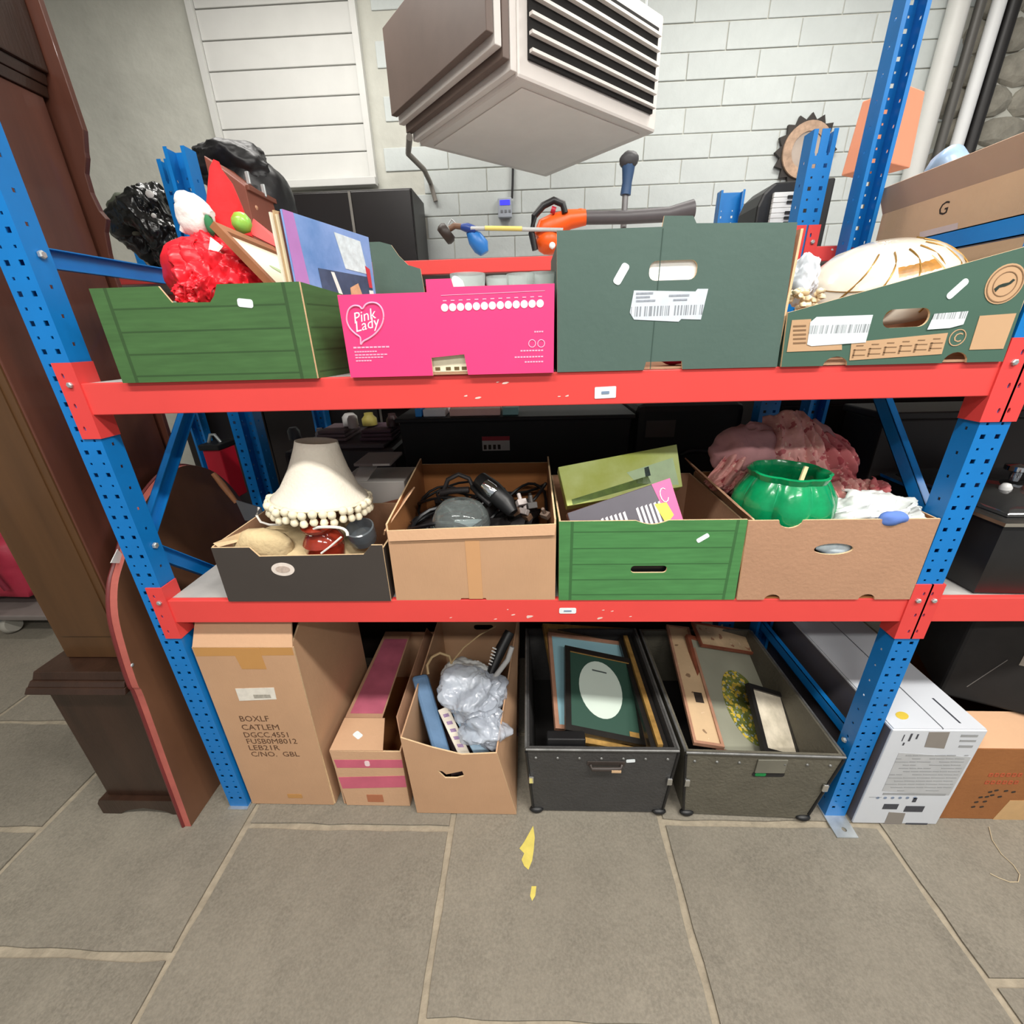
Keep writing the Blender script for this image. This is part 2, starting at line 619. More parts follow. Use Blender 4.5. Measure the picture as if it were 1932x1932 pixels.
# painted blocks of the right-hand stretch of the wall, each its own piece
BL, BH = 0.44, 0.135
bm_ = []
for v in range(3):
    m = MB().box(-BL / 2 + 0.0025, BL / 2 - 0.0025, -0.008, 0, 0.0025, BH - 0.0025)
    o = m.build('block_source', PAINTW, wall, bevel=0.004, local=True)
    bm_.append(o)
nb = 0
zc = 1.72
row = 0
while zc < 3.72:
    xx = 0.42 - (0.22 if row % 2 else 0.0) + random.uniform(-0.03, 0.03)
    while xx < 3.55:
        src = bm_[nb % 3]
        o = src.copy()
        COL.objects.link(o)
        o.name = 'block'
        o.parent = wall
        wl = chain(wall).inverted() @ Vector((xx + BL / 2, YW - 0.0005 + random.uniform(0, 0.003), zc))
        o.location = wl
        nb += 1
        xx += BL
    zc += BH
    row += 1
for o in bm_:
    bpy.data.objects.remove(o)
# bare rubble stones at the far right
RUB = mat('grey_rubble_stone', (150, 146, 134), rough=0.95, var=0.25, vs=14, bump=0.7, bs=26, rand=0.14)
for r in range(9):
    x = 3.75 + random.uniform(0, 0.1)
    z = 2.35 + r * 0.155
    while x < 5.6:
        w = random.uniform(0.16, 0.34)
        m = MB().blob((x + w / 2, YW - 0.002, z + 0.075), (w / 2 + 0.012, 0.035, 0.085), seed=r * 13 + x, amp=0.16, freq=1.4, sub=2)
        m.build('rubble_stone', RUB, wall)
        x += w
# boarded window opening
WB = mat('white_window_board', (212, 212, 208), rough=0.6, var=0.04)
a = P(505, 335, Y=YW - 0.03); b = P(700, 335, Y=YW - 0.03)
wx0, wx1, wz = a.x - 0.25, b.x, b.z
win = struct(MB().prism([(wx0 - 0.04, wz - 0.03), (wx1 + 0.04, wz - 0.03), (wx1 + 0.04, 3.62), (wx0 - 0.04, 3.62)], YW - 0.05, YW - 0.001, 'y',
                        holes=[[(wx0, wz), (wx1, wz), (wx1, 3.58), (wx0, 3.58)]]).build('window_1', WB))
zz = wz
while zz < 3.55:
    MB().box(wx0 + 0.002, wx1 - 0.002, YW - 0.028, YW - 0.006, zz + 0.003, min(zz + 0.145, 3.578)).build('board', WB, win, bevel=0.004)
    zz += 0.148
MB().box(wx0 - 0.07, wx1 + 0.05, YW - 0.11, YW - 0.051, wz - 0.06, wz - 0.015).build('window_sill', WB, win, bevel=0.004)

wl = struct(MB().box(-4.7, -4.6, -4.5, 2.8, 0, CEIL).build('wall_left', PLASTER))
ceil_o = struct(MB().box(-4.6, 6.4, -4.5, 2.8, CEIL, CEIL + 0.1).build('ceiling', CEILM))
TUBE = mat('lit_tube', (255, 250, 240), rough=0.4, var=0.0, emit=3.0)
LWH = mat('white_enamel', (235, 236, 234), rough=0.35, var=0.03)
for i, (x, y) in enumerate(LAMPS):
    r = root('ceiling_light', 'white twin-tube ceiling light ' + ('over the aisle in front of the rack' if y < 0 else 'over the aisle along the block wall'), 'light', (x, y, CEIL - 0.0005), 0, 'ceiling tube lights')
    MB().prism([(y - 0.05, CEIL - 0.055), (y + 0.05, CEIL - 0.055), (y + 0.09, CEIL - 0.001), (y - 0.09, CEIL - 0.001)], x - 0.78, x + 0.78, 'x').build('housing', LWH, r)
    for s in (-1, 1):
        MB().tube([(x - 0.75, y + 0.045 * s, CEIL - 0.078), (x + 0.75, y + 0.045 * s, CEIL - 0.078)], 0.013, 10).build('tube', TUBE, r, smooth=True)

# ============================================================ pallet racks
def upright(parent, x0, w, yf, d, zt, face=1, mats=BLUE, holes=True):
    """perforated omega post: face=+1 has its perforated web at yf looking to -Y, face=-1 looks to +Y (open side to -Y)"""
    pitch = 0.06
    # unfolded profile: left lip, left side, web, right side, right lip
    lip = 0.012
    segs = [(-d - lip, -d), (-d, 0), (0, w), (w, w + d), (w + d, w + d + lip)]

    def pos(s, z):
        if s < -d:
            return (x0 + (-d - s), d, z)
        if s <= 0:
            return (x0, -s, z)
        if s <= w:
            return (x0 + s, 0, z)
        if s <= w + d:
            return (x0 + w, s - w, z)
        return (x0 + w - (s - w - d), d, z)
    cols = [(w * 0.26, 0.0055, 0.0055, 0.0), (w * 0.74, 0.0055, 0.0055, 0.0), (w * 0.26, 0.003, 0.003, 0.5), (w * 0.74, 0.003, 0.003, 0.5),
            (w + d * 0.5, 0.0035, 0.004, 0.25), (-d * 0.5, 0.0035, 0.004, 0.25)]
    sb = sorted(set([-d - lip, -d, 0, w, w + d, w + d + lip] + [c + k * h for c, h, _, _ in cols for k in (-1, 1)]))
    n = int((zt - 0.06) / pitch)
    zb = [0.0]
    for k in range(n):
        b = 0.05 + k * pitch
        zb += [b - 0.0055, b + 0.0055, b + 0.25 * pitch - 0.004, b + 0.25 * pitch + 0.004, b + 0.5 * pitch - 0.003, b + 0.5 * pitch + 0.003]
    zb = sorted(z for z in zb if z < zt) + [zt]
    m = MB()
    idx = {}

    def vid(i, j):
        if (i, j) not in idx:
            p = pos(sb[i], zb[j])
            y = yf + p[1] if face > 0 else yf - p[1]
            idx[(i, j)] = len(m.v)
            m.v.append(Vector((p[0], y, p[2])))
        return idx[(i, j)]
    for j in range(len(zb) - 1):
        zc_ = (zb[j] + zb[j + 1]) / 2
        fr = ((zc_ - 0.05) / pitch) % 1.0
        for i in range(len(sb) - 1):
            sc = (sb[i] + sb[i + 1]) / 2
            skip = False
            if 0.03 < zc_ < zt - 0.02:
                for c, hs, hz, ph in cols:
                    if abs(sc - c) < hs:
                        dd = abs(((fr - ph + 0.5) % 1.0) - 0.5) * pitch
                        if dd < hz:
                            skip = True
            if not skip:
                m.f.append((vid(i, j), vid(i + 1, j), vid(i + 1, j + 1), vid(i, j + 1)))
                m.m.append(0)
    return m.build('upright', mats, parent, solid=0.002 * (1 if face > 0 else 1))


def bolt(m, c, axis, r=0.007, h=0.006):
    c = Vector(c)
    M = {'-y': Matrix.Rotation(math.radians(90), 4, 'X'), '+x': Matrix.Rotation(math.radians(90), 4, 'Y'),
         '-x': Matrix.Rotation(math.radians(-90), 4, 'Y'), '+y': Matrix.Rotation(math.radians(-90), 4, 'X')}[axis]
    m.lathe([(r, 0), (r, h * 0.7), (r * 0.7, h)], 6, M=Matrix.Translation(c) @ M)
    return m


def beam(parent, xa, xb, yf, zb, zt, name='beam', front=1, lbr=True, rbr=True, full=0.069, th=0.045, hh=0.052):
    """box beam with a step for the board and a hooked plate at each end"""
    s = front
    prof = [(0, zb), (th * s, zb), (th * s, zt - 0.018), (0.018 * s, zt - 0.018), (0.018 * s, zt), (0, zt)]
    b = MB().prism([(yf + y, z) for y, z in prof], xa, xb, 'x').build(name, RED, parent, bevel=0.002)
    zc_ = (zb + zt) / 2
    z0, z1 = zc_ - 0.095, zc_ + 0.085
    for on, x, d in ((lbr, xa, -1), (rbr, xb, 1)):
        if not on:
            continue
        m = MB()
        xw = 0.045 if full > 0.05 else full
        x0, x1 = (x - xw, x) if d < 0 else (x, x + xw)
        hl = [ellipse((x0 + x1) / 2 + 0.006 * d, z, 0.0032, 0.007, 8) for z in (z0 + 0.025, zc_ - 0.015, z1 - 0.03)]
        ya = yf - 0.004 * s
        m.prism([(x0, z0), (x1, z0), (x1, z1), (x0, z1)], ya, yf - 0.0005 * s, 'y', hl)
        xs = (x, x + 0.004) if d < 0 else (x - 0.004, x)
        m.box(xs[0], xs[1], min(ya, yf + 0.052 * s), max(ya, yf + 0.052 * s), z0, z1)
        br = m.build('bracket', REDP, b)
        q = MB()
        bolt(q, (x0 + 0.5 * (x1 - x0) - 0.004 * d, ya, z1 - 0.05), '-y' if s > 0 else '+y')
        q.build('bolt', GALV, br)
    return b


PW, PD = 0.069, 0.055
rack = root('pallet_rack', 'pallet rack with blue perforated posts and red beams holding the three tiers of boxes', 'rack', (0, 0, 0))
X1, X2 = 2.181, 2.25
RD = 0.68
upright(rack, 0.0, PW, 0.0, PD, 2.42, 1)
upright(rack, X1, PW, 0.0, PD, 2.62, 1)
upright(rack, 0.0, PW, RD, PD, 2.19, -1)
upright(rack, X1, PW, RD, PD, 2.62, -1)
ZT, ZM = 1.5375, 0.9225
for zt, zb in ((ZT, 1.463), (ZM, 0.845)):
    fb = beam(rack, 0.071, X1 - 0.002, 0.0, zb, zt, full=0.06)
    beam(rack, 0.071, X1 - 0.002, RD, zb, zt, front=-1, full=0.06)
    fb2 = beam(rack, X2 + 0.002, 4.40, 0.0, zb, zt, full=0.033, rbr=False)
    beam(rack, X2 + 0.002, 4.40, RD, zb, zt, front=-1, full=0.033, rbr=False)
    for xa, xb in ((0.075, 2.177), (2.256, 4.38)):
        MB().box(xa, xb, 0.0185, RD - 0.0185, zt - 0.0178, zt - 0.0005).build('shelf_board', CHIP, rack)
    if zt == ZT:
        a = P(1122, 740, Y=0); b = P(1162, 740, Y=0)
        lb = decal('price_label', fb, rrect((a.x + b.x) / 2, a.z - 0.001, b.x - a.x, 0.026, 0.002, 3, 0.03), -0.0005, STICK, label='small white lot sticker')
        decal('print', lb, rrect((a.x + b.x) / 2, a.z - 0.001, 0.018, 0.006, 0.001, 3, 0.03), -0.0016, mat('blue_grey_print', (120, 140, 165), rough=0.7))
    else:
        a = P(1055, 1152, Y=0); b = P(1087, 1152, Y=0)
        lb = decal('price_label', fb, rrect((a.x + b.x) / 2, a.z, b.x - a.x, 0.019, 0.004, 3), -0.0005, STICK, label='small white lot sticker')
        decal('print', lb, rrect((a.x + b.x) / 2, a.z, 0.022, 0.004, 0.001, 3), -0.0016, MATS['blue_grey_print'])
# places where the red paint is knocked off
PCH = mat('bare_primer', (226, 196, 186), rough=0.7, var=0.1)
random.seed(21)
for (px, py, w_) in ((879, 747, 5), (901, 751, 8), (939, 721, 4), (953, 723, 7), (1055, 748, 4), (1070, 747, 5), (1000, 1163, 13), (968, 1160, 5), (958, 1150, 3), (1132, 1166, 9), (1139, 1151, 4), (1155, 1153, 4), (1190, 1163, 4), (851, 1165, 4), (935, 1168, 4)):
    p = P(px, py, Y=0.0)
    s_ = w_ / 800.0
    poly = [(p.x + s_ * r_ * math.cos(t_), p.z + 0.35 * s_ * r_ * math.sin(t_) + 0.2 * s_ * r_ * math.cos(t_)) for t_, r_ in [(k * 1.05, random.uniform(0.5, 1.1)) for k in range(6)]]
    decal('paint_chip', rack, poly, -0.0001, PCH, t=0.0004)
# base plates
for x in (0.0, X1):
    z = 0.0055
    m = MB().prism([(x - 0.004, -0.072), (x + PW - 0.002, -0.072), (x + PW + 0.003, 0.06), (x - 0.004, 0.06)], 0.0003, 0.005, 'z',
                   holes=[ellipse(x + 0.036, -0.046, 0.008, 0.008, 10)])
    if x > 1:
        m.build('base_plate', GALV, rack)
    else:
        MB().prism([(x - 0.004, -0.012), (x + PW + 0.003, -0.012), (x + PW + 0.003, 0.06), (x - 0.004, 0.06)], 0.0003, 0.005, 'z').build('base_plate', GALV, rack)
# bracing of the two end frames


def brace(parent, x, p, q, w=0.042):
    a, b = Vector((0, *p)), Vector((0, *q))
    d = (b - a).normalized()
    n = Vector((0, -d.z, d.y))
    m = MB()
    t = 0.0025
    for (u0, u1, n0, n1) in ((0, t, -w / 2, w / 2), (0, 0.02, -w / 2, -w / 2 + t), (0, 0.02, w / 2 - t, w / 2)):
        vs = []
        for pt in (a, b):
            for uu in (u0, u1):
                for nn in (n0, n1):
                    v = pt + n * nn
                    vs.append((x + uu, v.y, v.z))
        m.add(vs, [(0, 1, 3, 2), (4, 6, 7, 5), (0, 4, 5, 1), (2, 3, 7, 6), (0, 2, 6, 4), (1, 5, 7, 3)])
    m.build('brace', BLUE, parent)


for x, xin in ((0.028, 0.0705), (X1 + 0.02, X1 - 0.0015)):
    brace(rack, x, (0.03, 1.808), (0.65, 1.808))
    brace(rack, x, (0.03, 1.09), (0.65, 1.73))
    brace(rack, x, (0.03, 1.085), (0.65, 0.46))
    brace(rack, x, (0.03, 0.345), (0.65, 0.345))
    for z in (1.808, 1.09, 0.345):
        bolt(MB(), (xin, 0.03, z), '+x' if x < 1 else '-x', 0.009, 0.008).build('bolt', GALV, rack)

back = root('back_pallet_rack', 'second blue and red pallet rack standing back to back behind the boxes', 'rack', (-0.085, 0.70, 0))
BX0, BX1, BY = -0.088, 2.045, 0.705
for x in (BX0, BX1, -0.827):
    upright(back, x, 0.075, BY, PD, 2.185, 1)
    upright(back, x, 0.075, BY + 0.75, PD, 2.05, -1)
BZ = 1.866
for xa, xb in ((BX0 + 0.077, BX1 - 0.002), (BX1 + 0.077, 3.9), (-0.75, BX0 - 0.002)):
    for zt in ((BZ, 0.84) if xa > -0.3 else (BZ,)):
        beam(back, xa, xb, BY, zt - 0.045, zt, full=0.036, th=0.04, rbr=xb < 3, lbr=xa > -1)
        beam(back, xa, xb, BY + 0.75, zt - 0.045, zt, front=-1, full=0.036, rbr=xb < 3, lbr=xa > -1)
        MB().box(xa + 0.004, xb - 0.004, BY + 0.0185, BY + 0.7315, zt - 0.0178, zt - 0.0005).build('shelf_board', CHIP, back)
# a loose upright standing further back
su = root('spare_upright', 'loose blue rack post standing upright in front of the white block wall', 'rack post', (1.85, 2.0, 0))
a = P(1350, 390, Y=2.0); b = P(1394, 390, Y=2.0)
upright(su, a.x, b.x - a.x, 2.0, 0.06, P(1370, 364, Y=2.0).z, -1)

# ============================================================ top shelf
def picture(name, label, A, B, C, D, bw, t, fm, im, cat='picture frame', mount=None, oval=None, group=None, prints=()):
    """framed picture from the four corners of its face (A top left, B top right, C bottom right, D bottom left)"""
    A, B, C, D = [Vector(p) for p in (A, B, C, D)]
    n = (B - A).cross(D - A).normalized()
    if n.dot(CAM - A) < 0:
        n = -n
    lo = min((A, B, C, D), key=lambda p: p.z)
    r = root(name, label, cat, lo - n * t, 0, group)
    u = (B - A).normalized(); v = (D - A).normalized()
    w, h = (B - A).length, (D - A).length

    def q(a, b, z=0.0):
        return A + u * a + v * b + n * z
    out = [q(0, 0), q(w, 0), q(w, h), q(0, h)]
    inn = [q(bw, bw), q(w - bw, bw), q(w - bw, h - bw), q(bw, h - bw)]
    m = MB()
    vs = out + inn + [p - n * t for p in out] + [p - n * (t * 0.6) for p in inn]
    fs = []
    for i in range(4):
        j = (i + 1) % 4
        fs += [(i, j, 4 + j, 4 + i), (i, 8 + i, 8 + j, j), (4 + i, 4 + j, 12 + j, 12 + i)]
    fs.append((8, 9, 10, 11))
    m.add(vs, fs)
    m.build('frame', fm, r)

    def flat(nm, poly, z, mm, th=0.0006):
        b = MB()
        k = len(poly)
        b.add([q(a, c, z) for a, c in poly] + [q(a, c, z - th) for a, c in poly],
              [tuple(range(k)), tuple(range(2 * k - 1, k - 1, -1))] + [(i, (i + 1) % k, k + (i + 1) % k, k + i) for i in range(k)])
        return b.build(nm, mm, r)
    e = bw - 0.001
    flat('print', [(e, e), (w - e, e), (w - e, h - e), (e, h - e)], -t * 0.45, im)
    for (nm, poly, mm) in prints:
        flat(nm, [(a * w, b * h) for a, b in poly], -t * 0.45 + 0.0012, mm)
    return r, q, w, h


GPL = mat('green_plank_print', (74, 114, 64), rough=0.6, var=0.14, vs=7, stretch=(0.5, 0.5, 4), kind='plank', p=(0.047, 0.197, 0.012))
Y0 = -0.012
nA, nB = P(297, 536, Y=Y0), P(408, 534, Y=Y0)
n0, n1 = P(316, 571, Y=Y0), P(400, 570, Y=Y0)
zf = 1.735
g1 = carton('plank_print_crate', 'green wood-plank printed carton filled with red Christmas things and record sleeves', 0.19, 0.655, Y0, 0.37, ZT, zf, 1.70, 1.72, 1.735,
            [GPL, EDGE, CARD3], front=[(0.19, ZT), (0.655, ZT), (0.655, zf), (nB.x, zf), (n1.x + 0.008, n1.z + 0.012), (n1.x - 0.004, n1.z), (n0.x + 0.01, n0.z), (nA.x, zf), (0.19, zf)],
            x1b=0.728, zrb=1.70)
s = P(463, 572, Y=Y0)
decal('lot_sticker', g1, rrect(s.x, s.z, 0.034, 0.017, 0.005, 4, -0.12), Y0 - 0.0002, STICK)
# red tissue bag spilling through the hand notch
REDF = mat('red_tissue', (216, 34, 46), rough=0.35, var=0.35, vs=9, bump=0.35, bs=14)
tb = root('tissue_bag', 'crumpled red tissue bag spilling through the notch of the green plank carton', 'bag', P(372, 560, Y=0.10))
MB().blob(P(372, 505, Y=0.12), (0.075, 0.05, 0.06), seed=3, amp=0.4, freq=1.6, sub=4, ridge=True).build('bulk', REDF, tb, smooth=True)
LB = ((0.20, None), (None, None), (ZT + 0.01, None))
for k, (px, py, y_, n_, w_, h_, ro, bd) in enumerate((
        (338, 480, 0.075, (-0.45, -0.8, 0.45), 0.125, 0.115, 0.5, 0.75), (385, 470, 0.07, (0.15, -0.85, 0.5), 0.12, 0.11, -0.4, 0.6), (322, 505, 0.055, (-0.5, -0.85, 0.05), 0.09, 0.10, 0.2, 0.8),
        (350, 532, 0.012, (0.0, -0.97, 0.25), 0.085, 0.10, 0.3, 0.55), (372, 548, 0.000, (0.35, -0.9, 0.1), 0.05, 0.075, -0.3, 0.5), (425, 505, 0.06, (0.2, -0.75, 0.65), 0.11, 0.075, 0.2, 0.4),
        (455, 520, 0.07, (0.25, -0.7, 0.65), 0.08, 0.06, -0.2, 0.4), (362, 447, 0.11, (-0.1, -0.5, 0.85), 0.12, 0.08, 0.1, 0.6), (345, 558, -0.004, (-0.15, -0.98, -0.1), 0.06, 0.05, 0.1, 0.5))):
    sheet(P(px, py, Y=y_), n_, w_, h_, ro, bd, 0.5, 1.5, 0.006, 0.020, seed=k + 1, bounds=LB).build('tissue_fold', REDF, tb, smooth=True, solid=0.0008)
WPL = mat('white_plush', (236, 232, 226), rough=0.95, var=0.06, bump=0.4, bs=40)
toy = root('plush_toy', 'white plush decoration with a green collar lying on the red tissue', 'toy', P(375, 440, Y=0.14))
m = MB()
m.blob(P(370, 410, Y=0.14), (0.040, 0.032, 0.048), seed=2, amp=0.16, freq=1.8, sub=3)
m.blob(P(350, 382, Y=0.14), (0.022, 0.02, 0.024), seed=4, amp=0.1, freq=2, sub=3)
m.tube([P(352, 420, Y=0.13), P(346, 438, Y=0.13)], [0.012, 0.008], 8)
m.tube([P(385, 398, Y=0.13), P(401, 404, Y=0.12)], [0.012, 0.007], 8)
m.build('body', WPL, toy, smooth=True)
MB().blob(P(396, 424, Y=0.12), (0.010, 0.01, 0.022), seed=2, amp=0.1, sub=2).build('collar', mat('green_felt', (52, 116, 74), rough=0.9), toy, smooth=True)
# white card with a green leaf
m = MB().slab([P(397, 447, Y=0.08), P(421, 465, Y=0.08), P(406, 482, Y=0.07), P(392, 480, Y=0.07)], 0.002)
tag(m.build('gift_tag', WHITE), 'white gift tag tucked into the red tissue', 'tag')
# felt hat
hat = root('felt_stocking', 'bright red felt Santa hat standing up behind the white plush decoration', 'hat', P(440, 440, Y=0.2))
FELT = mat('red_felt', (226, 40, 44), rough=0.9, var=0.2, vs=9, bump=0.5, bs=25)
m = MB()
pts = [P(436, 446, Y=0.22), P(430, 420, Y=0.22), P(424, 385, Y=0.22), P(416, 345, Y=0.22), P(407, 318, Y=0.22), P(408, 303, Y=0.22)]
m.tube(pts, [0.050, 0.046, 0.038, 0.026, 0.013, 0.006], 14)
m.build('cone', FELT, hat, smooth=True)
m = MB()
m.lathe([(0, -0.022), (0.015, -0.017), (0.022, -0.004), (0.021, 0.008), (0.012, 0.02), (0, 0.023)], 16, P(456, 421, Y=0.16))
tag(m.build('bauble', mat('yellow_green_bauble', (206, 204, 40), rough=0.25, var=0.5, vs=20, rgb2=(120, 190, 90))  , smooth=True), 'small yellow and green bauble beside the red felt hat', 'bauble')
m = MB().slab([P(478, 412, Y=0.26), P(528, 452, Y=0.26), P(540, 475, Y=0.24), P(470, 440, Y=0.24)], 0.004)
tag(m.build('red_card', mat('salmon_red_card', (228, 86, 84), rough=0.7)), 'salmon red card propped behind the wooden picture frame', 'card')
# leaning picture
FRW = mat('brown_frame_wood', (146, 92, 58), rough=0.5, var=0.25, vs=12, stretch=(1, 0.2, 1))
al = math.radians(40)
nrm = (math.cos(al), 0, math.sin(al))
A = P(403, 417, Y=0.035)
B = PN(592, 498, A, nrm)
B = A + (B - A).normalized() * 0.285
Cc = A + Vector((math.sin(al), 0, -math.cos(al))) * 0.205
CREAM = mat('cream_picture_paper', (238, 230, 208), rough=0.6, var=0.05)
pk = mat('peach_flower_print', (234, 184, 134), rough=0.6, var=0.2, vs=40)
gk = mat('sage_leaf_print', (168, 190, 148), rough=0.6, var=0.15, vs=30)
picture('flower_picture', 'brown framed picture of a peach flower leaning in the green plank carton', A, B, B + Cc - A, Cc, 0.018, 0.016, FRW, CREAM,
        prints=[('flower', ellipse(0.70, 0.42, 0.12, 0.16, 14), pk), ('leaf', ellipse(0.45, 0.45, 0.15, 0.035, 10, 0.35), gk), ('flower', ellipse(0.84, 0.52, 0.07, 0.1, 10), pk)])
# record sleeves
LPM = [mat('sleeve_blue_art', (104, 150, 214), rough=0.35, var=0.2, vs=6, rgb2=(150, 172, 222)), mat('sleeve_maroon', (92, 52, 52), rough=0.5),
       mat('sleeve_cream', (222, 206, 170), rough=0.6), mat('sleeve_tan', (190, 160, 120), rough=0.6), mat('sleeve_ivory', (232, 224, 204), rough=0.6)]
LPL = ['record sleeve with a blue sky and purple cover, outermost of the leaning row', 'maroon record sleeve standing right behind the blue cover',
       'cream record sleeve second behind the blue cover', 'tan record sleeve third behind the blue cover', 'ivory record sleeve at the inner end of the leaning row']
for i in range(5):
    xo = 0.641 - i * 0.0062
    zb, zt = 1.5455, 1.868 - (0.004 * (i % 3))
    ya = 0.004 + 0.004 * (i % 2)
    r = root('record_sleeve', LPL[i], 'record', (xo, ya, zb), 0, 'record sleeves in the green plank carton')
    dx, dy = 0.076, 0.300
    c4 = [(xo, ya, zt), (xo + dx, ya + dy, zt), (xo + dx, ya + dy, zb), (xo, ya, zb)]
    MB().slab(c4, 0.0045).build('sleeve', LPM[i], r)
    if i == 0:
        def cv(a, b):
            return Vector((xo + dx * a + 0.0008, ya + dy * a - 0.0002, zt + (zb - zt) * b))
        for nm, q4, mm in [('purple_stripe', [(0, 0), (0.10, 0.0), (0.19, 1), (0, 1)], mat('purple_print', (186, 130, 196), rough=0.35)),
                           ('photo_print', [(0.26, 0.30), (0.95, 0.30), (0.97, 0.98), (0.31, 0.98)], mat('dusk_photo_print', (70, 84, 112), rough=0.35, var=0.3, vs=20)),
                           ('title_print', [(0.52, 0.04), (0.86, 0.05), (0.91, 0.28), (0.60, 0.27)], mat('pale_title_print', (214, 226, 232), rough=0.35, var=0.2, vs=60))]:
            MB().slab([cv(a, b) for a, b in q4], 0.0004).build(nm, mm, r)
        for nm, q4, mm in [('figure_print', [(0.62, 0.40), (0.74, 0.36), (0.88, 0.66), (0.60, 0.68)], mat('peach_print', (222, 170, 134), rough=0.35, var=0.2, vs=40)),
                           ('stripe_print', [(0.40, 0.31), (0.44, 0.31), (0.58, 0.62), (0.53, 0.63)], WHITE),
                           ('red_print', [(0.29, 0.48), (0.40, 0.50), (0.41, 0.62), (0.30, 0.62)], mat('red_print', (206, 62, 74), rough=0.4)),
                           ('red_print', [(0.88, 0.22), (0.945, 0.24), (0.95, 0.38), (0.90, 0.38)], MATS['red_print']),
                           ('white_print', [(0.89, 0.40), (0.955, 0.40), (0.965, 0.58), (0.91, 0.58)], WHITE)]:
            MB().slab([cv(a, b) + Vector((0.0008, -0.0002, 0)) for a, b in q4], 0.0004).build(nm, mm, r)

# ---------------- pink box
PINK = mat('hot_pink_card', (238, 62, 124), rough=0.5, var=0.04, vs=3)
PWH = mat('pale_pink_print', (255, 170, 200), rough=0.6)
WHP = mat('white_print', (248, 238, 242), rough=0.6)
zl = P(720, 554, Y=Y0).z; zr = P(950, 538, Y=Y0).z; ztab = P(830, 526, Y=Y0).z
xa, xb = P(803, 530, Y=Y0).x, P(851, 530, Y=Y0).x
cut0, cut1 = P(814, 675, Y=Y0), P(881, 670, Y=Y0)
pb = carton('apple_box', 'hot pink fruit box with a white heart logo, full of drinking glasses', 0.733, 1.197, Y0, 0.33, ZT, 1.71, 1.71, 1.708, 1.716, [PINK, EDGE, CARD3],
            front=[(0.733, ZT), (cut0.x, ZT), (cut0.x, cut0.z), (cut1.x - 0.006, cut1.z + 0.002), (cut1.x, ZT), (1.197, ZT), (1.197, zr), (xb + 0.004, zr), (xb, ztab), (xa, ztab), (xa, zl), (0.733, zl)])
YP = Y0 - 0.0002


def at(px, py, y=Y0):
    p = P(px, py, Y=y)
    return p.x, p.z


heart_px = [(681, 650), (686, 644), (697, 638), (710, 628), (720, 614), (724, 598), (721, 583), (712, 573), (700, 571), (690, 575), (684, 583), (678, 578), (668, 577),
            (659, 583), (655, 594), (655, 607), (661, 620), (671, 630), (680, 637)]
pts = [Vector((at(*q)[0], YP - 0.0006, at(*q)[1])) for q in heart_px]
def closed_smooth(pts, n=4):
    out = []
    L = len(pts)
    for i in range(L):
        a0, a1, a2, a3 = pts[i - 1], pts[i], pts[(i + 1) % L], pts[(i + 2) % L]
        for q in range(n):
            t_ = q / n
            out.append(0.5 * ((2 * a1) + (a2 - a0) * t_ + (2 * a0 - 5 * a1 + 4 * a2 - a3) * t_ ** 2 + (3 * a1 - a0 - 3 * a2 + a3) * t_ ** 3))
    return out + [out[0]]


pts = closed_smooth(pts)
MB().tube(pts, 0.0019, 6).build('heart_logo', PWH, pb)
x, z = at(668, 611)
text('Pink', 'lettering', pb, (x, YP, z), 0.030, WHP, ang=0.2, shear=0.3)
x, z = at(671, 627)
text('Lady', 'lettering', pb, (x, YP, z), 0.030, WHP, ang=0.2, shear=0.3)
for py, x0_, x1_, hh in ((656, 667, 736, 0.0035), (664, 669, 712, 0.0028), (670, 670, 732, 0.0028), (675, 671, 724, 0.0028), (681, 672, 702, 0.0028)):
    a, b = at(x0_, py), at(x1_, py - 1.5)
    n = 9 if x1_ - x0_ > 40 else 6
    w = (b[0] - a[0]) / n
    m = MB()
    for k in range(n):
        m.box(a[0] + k * w, a[0] + (k + 0.8) * w, YP - 0.0006, YP, a[1] - hh / 2, a[1] + hh / 2)
    m.build('small_print', PWH, pb)
m = MB()
for k in range(13):
    px, py = 839 + k * (1019 - 839) / 12, 580.5 - k * 8.0 / 12
    x, z = at(px, py)
    decal('print_dot', pb, ellipse(x, z, 0.0078, 0.0078, 16), YP, WHP)
    x, z = at(px, py - 13)
    m.box(x - 0.004, x + 0.004, YP - 0.0005, YP, z - 0.001, z + 0.001)
a, b = at(832, 558), at(1028, 549)
m.prism([(a[0], a[1]), (b[0], b[1]), (b[0], b[1] + 0.001), (a[0], a[1] + 0.001)], YP - 0.0005, YP, 'y')
m.build('small_print', PWH, pb)
for px in (1004, 1021):
    x, z = at(px, 648)
    decal('recycling_mark', pb, ellipse(x, z, 0.0085, 0.0085, 16), YP, PWH, holes=[ellipse(x, z, 0.0068, 0.0068, 14)])
m = MB()
for py, x0_, x1_ in ((626, 1008, 1026), (662, 982, 1026), (674, 971, 1026), (683, 990, 1026)):
    a, b = at(x0_, py), at(x1_, py - 1)
    n = max(4, int((b[0] - a[0]) / 0.006)); w = (b[0] - a[0]) / n
    for k in range(n):
        m.box(a[0] + k * w, a[0] + (k + 0.75) * w, YP - 0.0005, YP, a[1] - 0.0015, a[1] + 0.0015)
m.build('small_print', PWH, pb)
